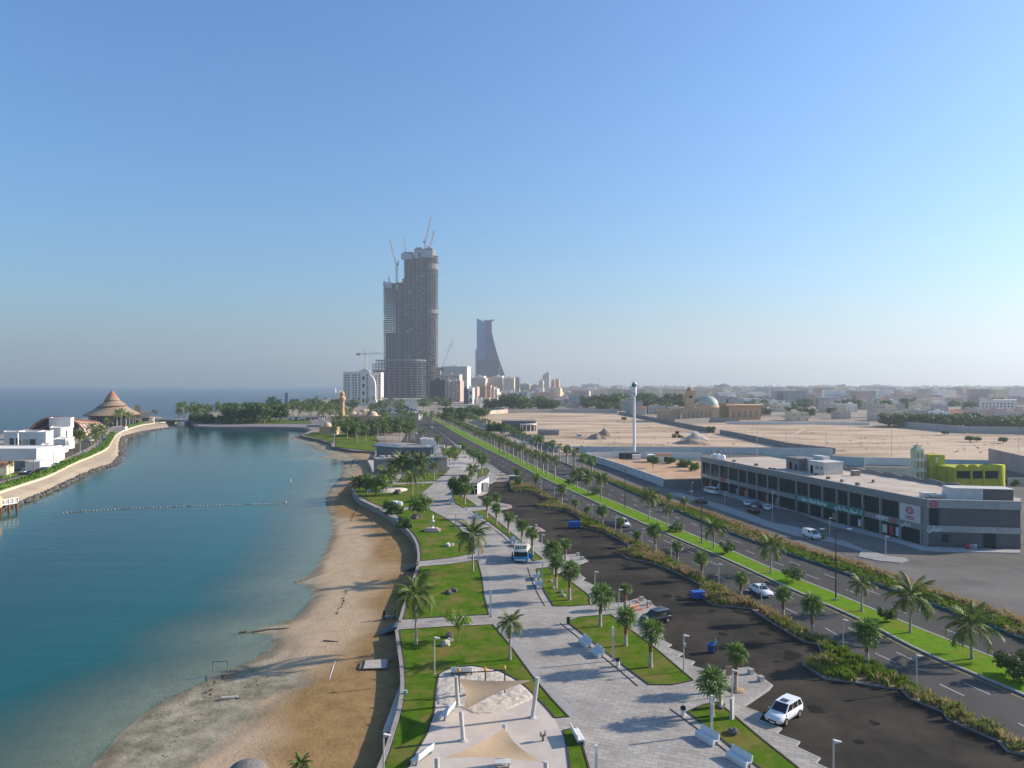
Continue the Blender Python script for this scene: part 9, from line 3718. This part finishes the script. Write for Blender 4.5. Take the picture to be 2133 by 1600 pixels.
# larger hazy blocks on the skyline
for i, (a, b, t, d, lb) in enumerate(((1213, 1248, 801, 3300, 'pale hazy warehouse block on the skyline beyond the red houses'), (1401, 1427, 807, 2300, 'hazy grey block behind the square minaret'), (1448, 1464, 809, 2400, 'small hazy block beside the square minaret'), (1492, 1520, 803, 2300, 'hazy stepped white block on the skyline'),
                  (1504, 1516, 800.5, 2350, 'taller middle of the hazy stepped block'), (1520, 1543, 808, 2250, 'low hazy wing with balconies on the skyline'), (1606, 1632, 808, 2600, 'hazy frame building under a far crane'), (1691, 1745, 804, 2500, 'long hazy grey slab on the skyline'),
                  (1748, 1762, 802, 3200, 'very faint slab behind the long grey slab'), (1786, 1798, 807, 2300, 'hazy block behind the ribbed dome'), (1803, 1850, 803.5, 2200, 'broad hazy block with turrets on the skyline'), (1880, 1940, 810, 2500, 'low wide hazy block on the skyline'),
                  (1971, 2016, 808.5, 2200, 'hazy grey block with a raised middle'), (2040, 2072, 811, 2600, 'low hazy block near the pyramid-roofed house'), (2072, 2107, 813, 2500, 'faint low block at the end of the skyline'))):
  tower_block('skyline_block', lb, a, b, t, d, 40, (m_concrete, m_white, m_greywall)[i % 3], max(3, int((b - a) / 4)), 4, m_greywall, None, 826)
d = 1500.0
v = thing('ribbed_dome_mosque', 'hazy mosque with a large ribbed dome in the town', 'mosque')
q = XD(1784, d)
block(v, 'hall', [XD(1740, d), XD(1820, d), XD(1820, d + 30), XD(1740, d + 30)], 0, ZD(829, d), m_beige)
dome(v, (q.x, q.y + 14, ZD(829, d)), 14, m_pinkdome, h=1.0, n=22)
for k in range(11):
  t = math.pi * k / 10
  mb = MB()
  mb.tube([(q.x - math.cos(t) * 14.2 * math.cos(s), q.y + 14 - abs(math.sin(t)) * 14.2 * math.cos(s), ZD(829, d) + 14.2 * math.sin(s)) for s in [math.pi / 2 * j / 6 for j in range(7)]], .3, 4)
  mb.build('dome_rib', m_greywall, v)
v = thing('pyramid_roof_house', 'white house with a low pyramid roof above the dark trees', 'house')
d = 760.0
block(v, 'wall', [XD(2040, d), XD(2118, d), XD(2118, d + 22), XD(2040, d + 22)], 0, ZD(833, d), m_white)
a_, b_ = XD(2038, d - 1), XD(2070, d - 1)
mb = MB()
zz_ = ZD(833, d)
mb.add([(a_.x, a_.y, zz_), (b_.x, b_.y, zz_), (b_.x, b_.y + 20, zz_), (a_.x, a_.y + 20, zz_), ((a_.x + b_.x) / 2, a_.y + 10, ZD(827, d))], [(0, 1, 4), (1, 2, 4), (2, 3, 4), (3, 0, 4)])
mb.build('roof', m_greywall, v)
windows(v, d, 2044, 2112, 838, 850, 9, 2, .35, .5)
# thin masts on the skyline
for i, (px, t, d) in enumerate(((1248, 787, 2600), (1405, 804, 1900), (1293, 802, 2000), (1341, 803, 2000), (1620, 799, 2600), (1943, 806, 1500), (1961, 808, 1500), (2034, 810, 1400), (1340, 770 + 34, 2100), (1930, 818, 1100), (1834, 812, 1500))):
  q = XD(px, d)
  o = thing('radio_mast', 'thin radio mast standing over the hazy town', 'mast', q, 0, 'radio masts over the town')
  h = ZD(t, d)
  mb = MB()
  lattice(mb, (0, 0, 0), (0, 0, h), 1.6 if d > 1500 else 1.1, n=10)
  mb.build('lattice_mast', m_cranegrey, o)
  mb = MB()
  mb.cyl((0, 0, h - 4), (0, 0, h - 1), 1.6, n=8)
  mb.build('antenna_head', m_greywall, o)
# ------------------------------------------------------------------ haze
mb = MB()
x0, x1, y0, y1, z0, z1 = -14500, 14500, -600, 9500, -8, 470
mb.add([(x0, y0, z0), (x1, y0, z0), (x1, y1, z0), (x0, y1, z0), (x0, y0, z1), (x1, y0, z1), (x1, y1, z1), (x0, y1, z1)],
   [(3, 2, 1, 0), (4, 5, 6, 7), (0, 1, 5, 4), (1, 2, 6, 5), (2, 3, 7, 6), (3, 0, 4, 7)])
hm = bpy.data.materials.new('haze')
hm.use_nodes = True
hn = hm.node_tree.nodes
hn.remove(hn['Principled BSDF'])
pv = hn.new('ShaderNodeVolumePrincipled')
pv.inputs['Color'].default_value = (0.60, 0.665, 0.735, 1)
pv.inputs['Density'].default_value = 0.00015
pv.inputs['Anisotropy'].default_value = 0.36
hm.node_tree.links.new(pv.outputs[0], hn['Material Output'].inputs['Volume'])
hz = mb.build('haze', hm)
tag(hz, 'pale haze over the city and the sea', 'haze', kind='stuff')
